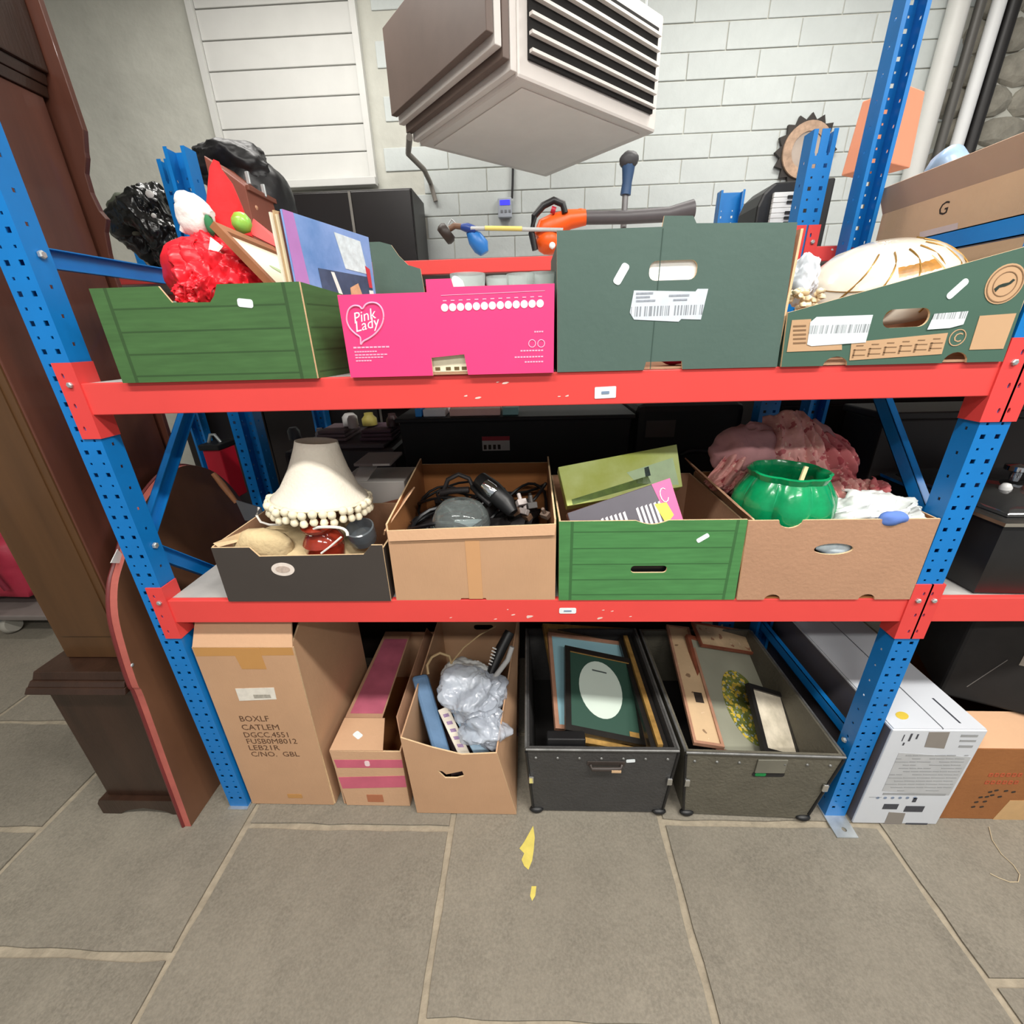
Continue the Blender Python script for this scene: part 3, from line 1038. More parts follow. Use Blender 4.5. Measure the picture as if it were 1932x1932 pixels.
# printed leaflet showing through the cut-out
a, b = P(808, 690, Y=0.006), P(888, 690, Y=0.006)
bk = root('leaflet', 'cream printed leaflet showing through the cut-out of the hot pink box', 'leaflet', ((a.x + b.x) / 2, 0.0, ZT + 0.007))
MB().box(a.x, b.x, 0.0, 0.003, ZT + 0.007, ZT + 0.06).build('sheet', mat('cream_paper', (232, 224, 196), rough=0.7, var=0.1, vs=40), bk)
for px in (826, 846, 862, 876):
    x = P(px, 690, Y=0).x
    MB().box(x - 0.006, x + 0.005, -0.0008, 0.0, ZT + 0.010, ZT + 0.017).build('print', mat('brown_print', (96, 78, 48), rough=0.7, var=0.4, vs=90), bk)


def tumbler(px, py, y, r, h, lab, cut=False):
    p = P(px, py, Y=y)
    z0 = p.z - h
    mod = (lambda a, z: 1 + 0.02 * math.cos(12 * a)) if cut else None
    m = MB().lathe([(0, 0), (r * 0.78, 0), (r * 0.8, 0.003), (r, h), (r - 0.0022, h), (r * 0.8 - 0.002, 0.012), (0, 0.010)], 32, (p.x, y, z0), mod=mod)
    o = m.build('drinking_glass', GLASS, smooth=True)
    tag(o, lab, 'glass', 'glasses in the hot pink box')


tumbler(882, 517, 0.09, 0.041, 0.10, 'clear drinking glass with a broad rim next to the raised tab of the pink box')
tumbler(982, 517, 0.08, 0.032, 0.10, 'clear cut glass tumbler, middle one showing above the pink box', True)
tumbler(1020, 515, 0.12, 0.036, 0.11, 'clear glass tumbler next to the dark green carton', True)
tumbler(942, 522, 0.17, 0.034, 0.10, 'clear glass tumbler further back in the pink box')
m = MB()
a = P(860, 530, Y=0.03)
m.blob((a.x, 0.04, a.z - 0.02), (0.018, 0.014, 0.03), seed=3, amp=0.2, sub=3)
tag(m.build('tissue', WHITE, smooth=True), 'crumpled white tissue beside the tab of the pink box', 'tissue')
# small dark green carton behind
DG = mat('dark_green_card', (76, 98, 90), rough=0.6, var=0.06, vs=4, bump=0.05)
ys = 0.40
q = [at(px, py, ys) for px, py in ((716, 456), (738, 462), (752, 482), (770, 500), (793, 507), (800, 545))]
carton('small_green_carton', 'small dark green carton with a curved front standing behind the pink box', q[0][0] - 0.03, q[-1][0], ys, 0.60, ZT, 1.75, 1.75, 1.78, 1.70, [DG, EDGE, CARD3],
       front=[(q[0][0] - 0.03, ZT), (q[-1][0], ZT)] + [q[5], q[4], q[3], q[2], q[1], q[0], (q[0][0] - 0.03, q[0][1])])

# ---------------- big dark green carton
Y1 = -0.004


def at1(px, py):
    return at(px, py, Y1)


xt, zt_ = at1(1500, 418)
fl0, fl1 = at1(1252, 424), at1(1308, 408)
hole = rrect((at1(1225, 510)[0] + at1(1315, 510)[0]) / 2, at1(1270, 510)[1], at1(1315, 510)[0] - at1(1225, 510)[0], 0.036, 0.014)
gb = carton('green_carton', 'tall dark green carton with a white hand hole and a barcode label', 1.206, 1.693, Y1, 0.33, ZT, 1.812, 1.80, 1.80, 1.80, [DG, EDGE, CARD3],
            front=[(1.206, ZT), (at1(1215, 692)[0], ZT), (at1(1218, 692)[0], at1(1218, 683)[1]), (at1(1285, 692)[0], at1(1285, 681)[1]), (at1(1288, 692)[0], ZT), (1.693, ZT), (1.676, 1.810),
                   (fl1[0] + 0.008, at1(1316, 421)[1]), (fl1[0], at1(1308, 407)[1]), (fl0[0], at1(1252, 407)[1]), (fl0[0] - 0.002, 1.811), (1.201, 1.811)], holes=[hole])
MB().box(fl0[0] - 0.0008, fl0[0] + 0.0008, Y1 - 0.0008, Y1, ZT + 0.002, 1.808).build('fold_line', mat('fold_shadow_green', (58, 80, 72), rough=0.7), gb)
LABM = mat('barcode_label', (206, 214, 222), rough=0.35, var=0.08, vs=30, kind='bars', p=(300, at1(1250, 596)[1] - ZT, at1(1250, 577)[1] - ZT))
a, b = at1(1192, 548), at1(1318, 603)
lab = [(at1(1196, 548)), (at1(1312, 550)), at1(1316, 545), at1(1336, 545), at1(1322, 603), at1(1285, 602), at1(1280, 607), at1(1196, 603), at1(1188, 590)]
lo = decal('barcode_label', gb, lab, Y1 - 0.0002, LABM)
m = MB()
for py, x0_, x1_ in ((554, 1200, 1232), (561, 1200, 1226), (568, 1200, 1236), (558, 1262, 1300), (566, 1270, 1296)):
    p_, q_ = at1(x0_, py), at1(x1_, py)
    m.box(p_[0], q_[0], Y1 - 0.0016, Y1 - 0.001, p_[1] - 0.0018, p_[1] + 0.0018)
m.build('small_print', mat('grey_print', (150, 156, 166), rough=0.6, var=0.2, vs=200), lo)
x, z = at1(1172, 517)
decal('lot_sticker', gb, rrect(x, z, 0.042, 0.017, 0.006, 4, 1.05), Y1 - 0.0002, STICK)
m = MB().box(hole[0][0] - 0.14, hole[0][0] + 0.02, 0.0025, 0.04, 1.62, 1.79)
tag(m.build('white_sack', mat('bright_white_cloth', (252, 252, 248), rough=0.8, var=0.02), bevel=0.002), 'bright white packet showing through the hand hole of the tall green carton', 'packet')
a = P(1275, 690, Y=0.02)
m = MB().blob((a.x, 0.035, ZT + 0.027), (0.035, 0.022, 0.02), seed=1, amp=0.2, sub=3)
tag(m.build('red_cloth', mat('crimson_cloth', (190, 16, 56), rough=0.7), smooth=True), 'crimson cloth showing through the bottom slot of the tall green carton', 'cloth')

# ---------------- green tray with the sloping front
Y2 = -0.008


def at2(px, py):
    return at(px, py, Y2)


TG = mat('tray_green_card', (66, 96, 82), rough=0.6, var=0.06, vs=4)
TANP = mat('tan_unprinted_card', (190, 154, 118), rough=0.8, var=0.06)
tl, tr = at2(1487, 590), at2(1932, 466)
hol = rrect(at2(1710, 600)[0], at2(1710, 600)[1], 0.094, 0.036, 0.017, 6, 0.02)
c0, c1 = at2(1578, 678), at2(1806, 668)


def arc(cx, r, h, z, n=9):
    return [(cx - r * math.cos(math.pi * i / (n - 1)), z + h * math.sin(math.pi * i / (n - 1))) for i in range(n)]


tray = carton('green_tray', 'dark green fruit tray with a sloping front edge and tan printed panels', 1.700, 2.170, Y2, 0.50, ZT, 1.70, 1.66, 1.645, 1.76, [TG, EDGE, CARD3],
              front=[(1.700, ZT)] + arc(c0[0], 0.026, 0.019, ZT) + arc(c1[0], 0.026, 0.022, ZT) + [(2.170, ZT), (2.158, 1.764), tr if tr[0] < 2.15 else (2.15, 1.76), tl], holes=[hol], zrb=1.70)
YT = Y2 - 0.0002


def patch(nm, pxs, m_, y=YT, t=0.0008, par=tray):
    return decal(nm, par, [at2(*q) for q in pxs], y, m_, t)


TI = mat('brown_tray_print', (130, 100, 72), rough=0.8)
pp = patch('tan_panel', [(1494, 604), (1530, 602), (1527, 650), (1588, 650), (1588, 660), (1484, 664)], TANP)
for k in range(5):
    patch('print_line', [(1496, 614 + 8 * k), (1520, 613 + 8 * k), (1520, 616 + 8 * k), (1496, 617 + 8 * k)], TI, YT - 0.001, 0.0004, pp)
LAB2 = mat('barcode_label_tray', (214, 222, 226), rough=0.35, var=0.06, vs=30, kind='bars', p=(420, 0.066, 0.083))
l2 = patch('barcode_label', [(1540, 598), (1646, 594), (1632, 646), (1530, 653), (1522, 650), (1528, 608)], LAB2, YT - 0.001)
patch('tan_panel', [(1606, 646), (1788, 628), (1776, 668), (1602, 680)], TANP)
m = MB()
for k in range(6):
    x0_ = 1612 + k * 29
    y0_ = 645 - k * 2.6
    for (dx0, dy0, dx1, dy1) in ((0, 14, 24, 16), (0, 24, 24, 26), (0, 14, 1.5, 30), (4, 6, 18, 8)):
        A_, B_ = at2(x0_ + dx0 - 0.2 * dy0, y0_ + dy1), at2(x0_ + dx1 - 0.2 * dy0, y0_ + dy0)
        m.box(A_[0], B_[0], YT - 0.0014, YT - 0.001, A_[1], B_[1])
m.build('table_print', TI, tray)
patch('tan_panel', [(1848, 596), (1917, 591), (1892, 658), (1828, 660)], TANP)
LAB3 = mat('barcode_label_small', (216, 224, 226), rough=0.35, var=0.06, vs=30, kind='bars', p=(480, 0.088, 0.104))
patch('barcode_label', [(1762, 592), (1826, 587), (1816, 612), (1790, 619), (1748, 622)], LAB3, YT - 0.001)
x, z = at2(1806, 545)
decal('lot_sticker', tray, rrect(x, z, 0.044, 0.014, 0.006, 4, 0.85), YT, STICK)
x, z = at2(1895, 536)
em = decal('round_emblem', tray, ellipse(x, z, 0.037, 0.037, 28), YT, TANP)
decal('emblem_ring', em, ellipse(x, z, 0.034, 0.034, 28), YT - 0.001, TI, holes=[ellipse(x, z, 0.032, 0.032, 28)], t=0.0005)
decal('emblem_ring', em, ellipse(x, z, 0.023, 0.023, 24), YT - 0.001, TI, holes=[ellipse(x, z, 0.0215, 0.0215, 24)], t=0.0005)
decal('emblem_figure', em, [(x - 0.018, z - 0.008), (x - 0.012, z - 0.002), (x - 0.004, z + 0.001), (x + 0.007, z + 0.003), (x + 0.012, z + 0.009), (x + 0.017, z + 0.007), (x + 0.011, z + 0.0), (x + 0.003, z - 0.004), (x - 0.008, z - 0.006), (x - 0.013, z - 0.014)], YT - 0.001, mat('dark_green_print', (34, 48, 40), rough=0.7), t=0.0005)
x, z = at2(1806, 637)
decal('recycling_mark', tray, ellipse(x, z, 0.017, 0.017, 22), YT, TANP, holes=[ellipse(x, z, 0.0152, 0.0152, 22)])
text('C', 'recycling_letter', tray, (x - 0.008, YT, z - 0.0085), 0.026, TANP)
# ceiling lamp bowl
SH = mat('ivory_glass_shade', (222, 214, 198), rough=0.15, var=0.03, spec=0.6, coat=0.5)
GOLD = mat('gold_line', (150, 112, 50), rough=0.35, metal=0.5, var=0.2)
cb = P(1650, 562, Y=0.20)
bowl = root('glass_lamp_bowl', 'ivory glass lamp bowl with gold line decoration upside down in the green tray', 'lamp shade', (cb.x, 0.20, cb.z))
Mt = Matrix.Translation(cb) @ Matrix.Rotation(math.radians(-13), 4, 'Y') @ Matrix.Rotation(math.radians(14), 4, 'X')
prof = [(0.168, -0.012), (0.168, 0.0), (0.160, 0.035), (0.140, 0.072), (0.105, 0.100), (0.06, 0.116), (0.02, 0.121), (0, 0.121)]
MB().lathe(prof, 48, M=Mt, cap=False).build('shade', SH, bowl, smooth=True, solid=0.004)


def on_bowl(a, k):
    rr = 0.168 * math.cos(k); zz_ = 0.124 * math.sin(k)
    return Mt @ Vector((rr * 1.01 * math.cos(a), rr * 1.01 * math.sin(a), zz_ * 1.01))


for a0 in (-2.9, -2.5, -2.1, -1.7, -1.3, -0.9, -0.5):
    MB().tube([on_bowl(a0 + 0.55 * math.sin(1.6 * t), 0.05 + 1.1 * t) for t in [i / 12 for i in range(13)]], 0.0018, 5).build('gold_line', GOLD, bowl)
MB().tube([on_bowl(-3.0 + 2.9 * i / 24, 0.50) for i in range(25)], 0.0012, 5).build('gold_line', GOLD, bowl)
MB().grid(lambda u, v: on_bowl(-1.95 + 0.62 * u, 0.62 + 0.24 * v), 8, 6).build('gold_panel', mat('gold_brown_panel', (168, 116, 46), rough=0.3, var=0.4, vs=40), bowl, solid=0.0015)
MB().tube([on_bowl(-1.30, 0.40 + 0.5 * i / 5) for i in range(6)], 0.004, 6).build('ivory_rib', mat('ivory_rib', (240, 222, 176), rough=0.4), bowl)
m = MB().blob(P(1512, 530, Y=0.16), (0.03, 0.05, 0.05), seed=6, amp=0.4, freq=3.0, sub=5, ridge=True)
tag(m.build('plastic_bag', mat('white_plastic_film', (226, 232, 240), rough=0.25, var=0.05), smooth=True), 'white plastic bag stuffed in beside the ivory lamp bowl', 'bag')
m = MB()
random.seed(2)
for k in range(34):
    p = P(1488 + random.uniform(0, 62), 585 - random.uniform(0, 38), Y=0.03 + random.uniform(0, 0.07))
    p.x = min(max(p.x, 1.715), 1.80)
    m.blob(p, (0.009, 0.008, 0.007), seed=k, amp=0.2, sub=1)
tag(m.build('bead_string', mat('cream_beads', (236, 214, 176), rough=0.35, var=0.2, vs=40), smooth=True), 'heap of cream bead strings in the low corner of the green tray', 'beads', kind='stuff')

# ============================================================ middle shelf
def at3(px, py, y=-0.004):
    return at(px, py, y)


BT = mat('charcoal_card', (64, 58, 54), rough=0.6, var=0.08, vs=5)
Y3 = -0.004
d0, d1, d2, d3 = at3(470, 1033), at3(489, 1050), at3(686, 1046), at3(700, 1030)
bt = carton('charcoal_tray', 'charcoal cardboard tray with an oval sticker, holding a lampshade', 0.262, 0.740, Y3, 0.34, ZM, 1.10, 1.09, 1.10, 1.09, [BT, EDGE, CARD3],
            front=[(0.262, ZM), (0.740, ZM), (0.740, 1.102), (d3[0], 1.102), (d2[0], d1[1] + 0.004), (d1[0], d1[1]), (d0[0], 1.098), (0.262, 1.098)])
x, z = at3(534, 1074)
st = decal('oval_sticker', bt, ellipse(x, z, 0.033, 0.021, 28, 0.02), Y3 - 0.0002, mat('cream_sticker', (226, 214, 204), rough=0.5, var=0.1, vs=60))
decal('sticker_print', st, ellipse(x, z, 0.021, 0.011, 22, 0.02), Y3 - 0.0011, mat('taupe_print', (190, 172, 160), rough=0.6, var=0.2, vs=120), t=0.0004)
# torn inner flap
m = MB().slab([Vector((0.266, 0.004, 1.108)), Vector((0.335, 0.05, 1.125)), Vector((0.36, 0.07, 1.098)), Vector((0.275, 0.006, 1.095))], 0.004)
m.build('torn_flap', EDGE, bt)
# beige cushion that carries the shade
BEI = mat('beige_velvet', (206, 184, 142), rough=0.95, var=0.12, vs=8, bump=0.4, bs=60)
m = MB().blob((0.46, 0.155, 1.01), (0.175, 0.13, 0.105), seed=4, amp=0.12, freq=1.8, sub=4, zmin=ZM + 0.009)
m.blob(P(498, 1030, Y=0.05), (0.085, 0.035, 0.055), seed=9, amp=0.15, freq=2, sub=3, zmin=ZM + 0.009)
tag(m.build('cushion', BEI, smooth=True), 'beige velvet cushion in the charcoal tray below the lampshade', 'cushion')
# lampshade
LS = mat('cream_shade_fabric', (222, 214, 198), rough=0.85, var=0.05, vs=5, bump=0.2, bs=120)
cs = P(606, 938, Y=0.15)
shd = root('lampshade', 'cream bell-shaped lampshade with a tasselled rim', 'lamp shade', cs)
Ms = Matrix.Translation(cs) @ Matrix.Rotation(math.radians(5), 4, 'Y') @ Matrix.Rotation(math.radians(-4), 4, 'X')
prof = [(r__ * (0.92 if z__ < 0.05 else 0.96), z__ * 0.76) for r__, z__ in [(0.148, 0.0), (0.139, 0.012), (0.118, 0.042), (0.099, 0.078), (0.084, 0.118), (0.073, 0.158), (0.064, 0.195), (0.059, 0.222)]]
MB().lathe(prof, 48, M=Ms, cap=False, mod=lambda a, z: 1 + 0.012 * abs(math.cos(4 * a))).build('shade', LS, shd, smooth=True, solid=0.002)
TAS = mat('cream_tassel', (232, 222, 194), rough=0.9, var=0.12, vs=30)
MB().tube([Ms @ Vector((0.137 * math.cos(a), 0.137 * math.sin(a), 0.001)) for a in [2 * math.pi * i / 40 for i in range(41)]], 0.004, 6).build('rim_braid', TAS, shd, smooth=True)
tm = MB().lathe([(0, -0.008), (0.008, -0.007), (0.0115, 0.0), (0.009, 0.008), (0.006, 0.013), (0.011, 0.019), (0.0125, 0.028), (0.007, 0.036), (0, 0.037)], 9)
t0 = tm.build('tassel', TAS, shd, smooth=True, local=True)
inv = chain(shd).inverted()
for i in range(34):
    o = t0 if i == 0 else t0.copy()
    if i:
        COL.objects.link(o)
        o.parent = shd
    a = 2 * math.pi * i / 34
    o.location = inv @ (Ms @ Vector((0.138 * math.cos(a), 0.138 * math.sin(a), -0.030 - 0.003 * (i % 3))))
    o.rotation_euler = (0.1 * math.sin(i * 3.1), 0.1 * math.cos(i * 2.3), 0)
# red glazed lamp base and its flex
GLZ = mat('red_brown_glaze', (138, 44, 28), rough=0.12, var=0.3, vs=20, coat=0.6)
cb = P(612, 1040, Y=0.05)
lb = root('lamp_base', 'glossy red-brown turned lamp base lying in the charcoal tray', 'lamp', cb)
Ml = Matrix.Translation(cb + Vector((0, 0.012, 0.0))) @ Matrix.Rotation(math.radians(6), 4, 'X')
MB().lathe([(0, -0.06), (0.040, -0.058), (0.050, -0.02), (0.054, 0.012), (0.0515, 0.024), (0.056, 0.032), (0.0515, 0.042), (0.044, 0.054), (0.034, 0.064), (0.040, 0.072), (0.048, 0.078), (0.049, 0.086),
            (0.038, 0.092), (0.02, 0.096), (0, 0.096)], 32, M=Ml).build('body', GLZ, lb, smooth=True)
WC = mat('white_flex', (232, 228, 220), rough=0.4, var=0.04)
cx, cz = at(616, 1010, 0.0)
MB().tube([(cx + 0.052 * math.cos(t), 0.012 + 0.006 * math.sin(3 * t), cz - 0.008 + 0.030 * math.sin(t)) for t in [math.pi * (1 - i / 14) for i in range(15)]], 0.0042, 8).build('flex', WC, lb, smooth=True)
MB().tube([P(606, 1044, Y=-0.001), P(622, 1032, Y=-0.003), P(644, 1013, Y=0.0)], 0.0028, 6).build('flex', WC, lb, smooth=True)
# smoky glass jar
p = P(680, 1004, Y=0.09)
m = MB().lathe([(0, -0.05), (0.036, -0.05), (0.04, -0.03), (0.041, 0.004), (0.037, 0.006), (0.036, -0.03), (0, -0.045)], 24, M=Matrix.Translation(p + Vector((0, 0, 0.012))) @ Matrix.Rotation(0.35, 4, 'X'))
tag(m.build('glass_jar', mat('smoky_glass', (150, 158, 164), rough=0.08, trans=0.7, var=0.1), smooth=True), 'smoky glass jar wedged beside the red lamp base', 'jar')
# wooden-handled trowel and its cord
tw = root('trowel', 'old trowel with a wooden handle leaning behind the charcoal tray', 'tool', P(470, 985, Y=0.36))
MB().tube([P(402, 893, Y=0.36), P(420, 915, Y=0.36), P(446, 948, Y=0.36)], [0.008, 0.011, 0.008], 10).build('handle', mat('worn_handle_wood', (150, 100, 66), rough=0.6, var=0.2, vs=20), tw, smooth=True)
MB().slab([P(444, 944, Y=0.355), P(492, 958, Y=0.355), P(500, 984, Y=0.355), P(462, 982, Y=0.355)], 0.004).build('blade', mat('dull_steel', (120, 122, 124), rough=0.45, metal=0.5), tw)
m = MB().tube([P(488, 958, Y=0.12), P(484, 972, Y=0.12), P(492, 985, Y=0.11), P(508, 990, Y=0.1), P(530, 990, Y=0.09)], 0.0035, 6)
tag(m.build('white_string', WC, smooth=True), 'short white cord curling out at the rim of the lampshade', 'cord')

# white boxes behind the tray
WBX = mat('grey_white_carton', (206, 202, 196), rough=0.6, var=0.05)
a, b = P(640, 912, Y=0.42), P(762, 908, Y=0.42)
w1 = root('white_carton', 'white carton standing behind the lampshade', 'box', ((a.x + b.x) / 2, 0.42, ZM))
MB().box(a.x, b.x, 0.42, 0.60, ZM, b.z).build('body', WBX, w1, bevel=0.003)
MB().slab([(a.x + 0.10, 0.42, b.z + 0.001), (a.x + 0.13, 0.50, b.z + 0.05), (a.x + 0.06, 0.50, b.z + 0.05), (a.x + 0.05, 0.42, b.z + 0.001)], 0.003).build('flap', WBX, w1)
c0_, c1_ = P(668, 884, Y=0.44), P(738, 884, Y=0.44)
w2 = root('flat_grey_box', 'flat grey-lidded box lying on the white carton', 'box', ((c0_.x + c1_.x) / 2, 0.44, b.z + 0.051))
MB().box(c0_.x, c1_.x, 0.44, 0.60, b.z + 0.051, c0_.z + 0.018).build('lid', mat('mauve_grey_card', (150, 140, 138), rough=0.6), w2, bevel=0.003)
MB().box(c0_.x + 0.07, c1_.x - 0.004, 0.439, 0.44, b.z + 0.053, b.z + 0.060).build('label', WHITE, w2)
a2, b2 = P(702, 958, Y=0.37), P(768, 942, Y=0.37)
m = MB().prism([(a2.x, ZM), (b2.x, ZM), (b2.x, b2.z), (a2.x, a2.z)], 0.37, 0.40, 'y')
tag(m.build('orange_wood_panel', mat('orange_wood', (158, 78, 34), rough=0.5, var=0.15, vs=8)), 'orange-brown wooden panel in front of the white carton', 'panel')

# ---------------- brown carton of cables
Y4 = 0.0
cl, cr = at(728, 1003, Y4), at(1048, 990, Y4)
fz = at(800, 996, Y4)[1]
zbk = P(900, 874, Y=0.44).z
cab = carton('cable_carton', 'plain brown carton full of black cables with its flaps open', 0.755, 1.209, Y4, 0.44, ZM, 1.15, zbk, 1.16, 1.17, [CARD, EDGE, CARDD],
             front=[(0.755, ZM), (at(868, 1126, Y4)[0], ZM), (at(870, 1122, Y4)[0], ZM + 0.006), (at(916, 1122, Y4)[0], ZM + 0.006), (at(918, 1126, Y4)[0], ZM), (1.209, ZM), (1.209, 1.157), (0.757, 1.142)], zlb=1.22, zrb=1.22)
MB().slab([Vector((0.752, 0.004, 1.140)), Vector((0.80, 0.17, 1.205)), Vector((0.765, 0.19, 1.17)), Vector((0.742, 0.02, 1.120))], 0.004).build('side_flap', CARD, cab)
MB().slab([Vector((0.757, -0.001, 1.142)), Vector((1.209, -0.001, 1.157)), Vector((1.205, -0.006, 1.128)), Vector((0.761, -0.006, 1.114))], 0.0035).build('front_flap', CARD2, cab)
MB().box(at(880, 1060, Y4)[0], at(907, 1060, Y4)[0], Y4 - 0.0008, Y4 - 0.0001, ZM + 0.004, 1.112).build('packing_tape', mat('clear_brown_tape', (202, 154, 110), rough=0.25, var=0.04), cab)
RUBR = mat('black_rubber', (24, 24, 26), rough=0.35, var=0.2, vs=20)
random.seed(11)
LABC = ['black mains lead folded at the back of the brown carton', 'black lead curling up at the side of the brown carton', 'black lead lying over the hair dryer', 'thick black cable looped over the back of the brown carton', 'black cable coiled beside the glass bowl', 'black cable running across the middle of the brown carton', 'thin black cable tangled at the right side of the brown carton', 'dark grey cable lying on the tangle']
for k in range(8):
    cx = random.uniform(0.86, 1.12); cy = random.uniform(0.12, 0.33); cz = random.uniform(1.07, 1.14)
    ph = random.uniform(0, 6)
    pts = []
    for i in range(44):
        t = i / 43 * 4.2 * math.pi
        rx = 0.10 + 0.03 * math.sin(t * 0.7 + ph)
        xx_ = cx + rx * math.cos(t + ph); yy_ = cy + 0.085 * math.sin(t + ph)
        pts.append((min(max(xx_, 0.775), 1.195), min(max(yy_, 0.03), 0.42), cz + 0.03 * math.sin(1.7 * t + ph) + 0.012 * math.sin(t * 0.5)))
    tag(MB().tube(pts, 0.0045 + 0.0008 * (k % 3), 6).build('black_cable', RUBR if k < 7 else mat('dark_grey_rubber', (54, 54, 56), rough=0.4), smooth=True), LABC[k], 'cable', 'cables in the brown carton')
m = MB().blob((0.98, 0.235, 1.0), (0.205, 0.19, 0.115), seed=12, amp=0.35, freq=4, sub=5, zmin=ZM + 0.01)
tag(m.build('cable_tangle', mat('dark_tangle', (34, 30, 30), rough=0.6, var=0.5, vs=20), smooth=True), 'dark tangle of leads and plugs filling the bottom of the brown carton', 'leads', kind='stuff')
# power drill like tool with a chrome end
dr = root('hair_dryer', 'black hair dryer with a silver end lying on the cables', 'hair dryer', P(935, 960, Y=0.15))
MB().tube([P(905, 905, Y=0.20), P(928, 925, Y=0.17), P(955, 950, Y=0.14), P(968, 968, Y=0.12)], [0.026, 0.032, 0.028, 0.016], 14).build('body', BLACK, dr, smooth=True)
MB().tube([P(915, 914, Y=0.165), P(928, 926, Y=0.150), P(932, 930, Y=0.148)], [0.018, 0.022, 0.020], 12).build('silver_end', CHROME, dr, smooth=True)
MB().tube([P(890, 918, Y=0.19), P(905, 935, Y=0.165), P(925, 952, Y=0.135)], 0.008, 8).build('handle', BLACK, dr, smooth=True)
# headphones band
m = MB().tube([P(838, 925, Y=0.2), P(845, 905, Y=0.2), P(865, 895, Y=0.21), P(885, 903, Y=0.21), P(892, 918, Y=0.2)], 0.007, 8)
m.tube([P(832, 930, Y=0.2), P(850, 926, Y=0.19), P(885, 924, Y=0.19)], 0.010, 8)
tag(m.build('headphones', mat('dull_black', (46, 42, 42), rough=0.5), smooth=True), 'dull black headphones at the back of the brown carton', 'headphones')
# clear plastic bowl turned on its rim
p = P(870, 990, Y=0.085)
m = MB().lathe([(0.083, 0.0), (0.082, 0.02), (0.073, 0.048), (0.055, 0.068), (0.03, 0.078), (0, 0.08)], 36, M=Matrix.Translation(p + Vector((0, 0, -0.004))) @ Matrix.Rotation(0.12, 4, 'Y'), cap=False)
tag(m.build('clear_bowl', mat('clear_bowl_glass', (226, 236, 234), rough=0.05, trans=0.92, ior=1.3, var=0.02), smooth=True, solid=0.003), 'clear bowl turned upside down at the front of the brown carton', 'bowl')
m = MB().box(p.x - 0.02, p.x + 0.06, 0.07, 0.10, p.z - 0.005, p.z + 0.012)
tag(m.build('charger', mat('pale_grey_plastic', (190, 196, 200), rough=0.4), bevel=0.004), 'pale grey charger under the upturned clear bowl', 'charger')
random.seed(4)
for k in range(7):
    p = P(968 + random.uniform(0, 66), 945 + random.uniform(0, 32), Y=random.uniform(0.08, 0.2))
    c_ = [(170, 160, 156), (110, 84, 66), (60, 56, 54), (150, 130, 116)][k % 4]
    m = MB()
    Mr = Matrix.Translation(p) @ Matrix.Rotation(random.uniform(0, 3), 4, 'Z') @ Matrix.Rotation(random.uniform(-0.8, 0.8), 4, 'X')
    m.box(-0.014, 0.014, -0.01, 0.01, -0.009, 0.009, Mr)
    m.lathe([(0.006, 0), (0.006, 0.02), (0.003, 0.022)], 10, M=Mr @ Matrix.Translation((0, 0, 0.008)))
    tag(m.build('plug', mat('plug_%d' % (k % 4), c_, rough=0.4), bevel=0.003), ['pale grey plug', 'brown plug', 'charcoal plug', 'taupe plug'][k % 4] + ' lying among the leads in the brown carton', 'plug', 'plugs in the brown carton')

# ---------------- bright green plank carton
GPL2 = mat('bright_green_plank_print', (82, 146, 84), rough=0.55, var=0.14, vs=7, stretch=(0.5, 0.5, 4), kind='plank', p=(0.0485, 0.212, 0.016))
Y5 = -0.003
hs = rrect((at(1190, 1075, Y5)[0] + at(1258, 1075, Y5)[0]) / 2, at(1224, 1074, Y5)[1], at(1258, 1075, Y5)[0] - at(1190, 1075, Y5)[0], 0.022, 0.010)
nx0, nx1 = at(1200, 983, Y5)[0], at(1262, 983, Y5)[0]
g2 = carton('bright_plank_carton', 'bright green wood-plank printed carton with a dark hand slot, holding games', 1.219, 1.706, Y5, 0.44, ZM, 1.166, 1.15, 1.15, 1.15, [GPL2, EDGE, CARD3],
            front=[(1.219, ZM), (1.706, ZM), (1.698, 1.166), (nx1, 1.166)] + [(nx1 - (nx1 - nx0) * k / 8, 1.166 - 0.011 * math.sin(math.pi * k / 8)) for k in range(1, 8)] + [(nx0, 1.166), (1.216, 1.166)], holes=[hs])
x, z = at(1326, 1015, Y5)
decal('lot_sticker', g2, rrect(x, z, 0.034, 0.013, 0.004, 4, 0.62), Y5 - 0.0002, STICK)
m = MB().box(1.30, 1.62, 0.012, 0.075, ZM + 0.008, 1.08)  # unseen box, added so the hand slot reads dark
tag(m.build('slot_darkener', BLACK, bevel=0.003), 'black box added to darken the hand slot of the bright green carton', 'game box')
LIME = mat('lime_game_card', (196, 210, 84), rough=0.4, var=0.15, vs=6, rgb2=(206, 220, 150))
pp = P(1160, 930, Y=0.20); nn = (0.0, -0.80, 0.6)
lg = [PN(*q, pp, nn) for q in ((1053, 881), (1277, 838), (1288, 918), (1070, 955))]
gm = root('lime_game_box', 'lime green board game box tilted in the bright green carton', 'game box', lg[3])
MB().slab(lg, 0.05).build('box', LIME, gm, bevel=0.002)


def on4(c4, a, b, off=0.0):
    p = c4[0] * (1 - a) * (1 - b) + c4[1] * a * (1 - b) + c4[2] * a * b + c4[3] * (1 - a) * b
    n = (c4[1] - c4[0]).cross(c4[3] - c4[0]).normalized()
    if n.dot(CAM - c4[0]) < 0:
        n = -n
    return p + n * off


def quad_print(nm, par, c4, uv, m_, off=0.0009):
    MB().slab([on4(c4, a, b, off) for a, b in uv], 0.0005).build(nm, m_, par)


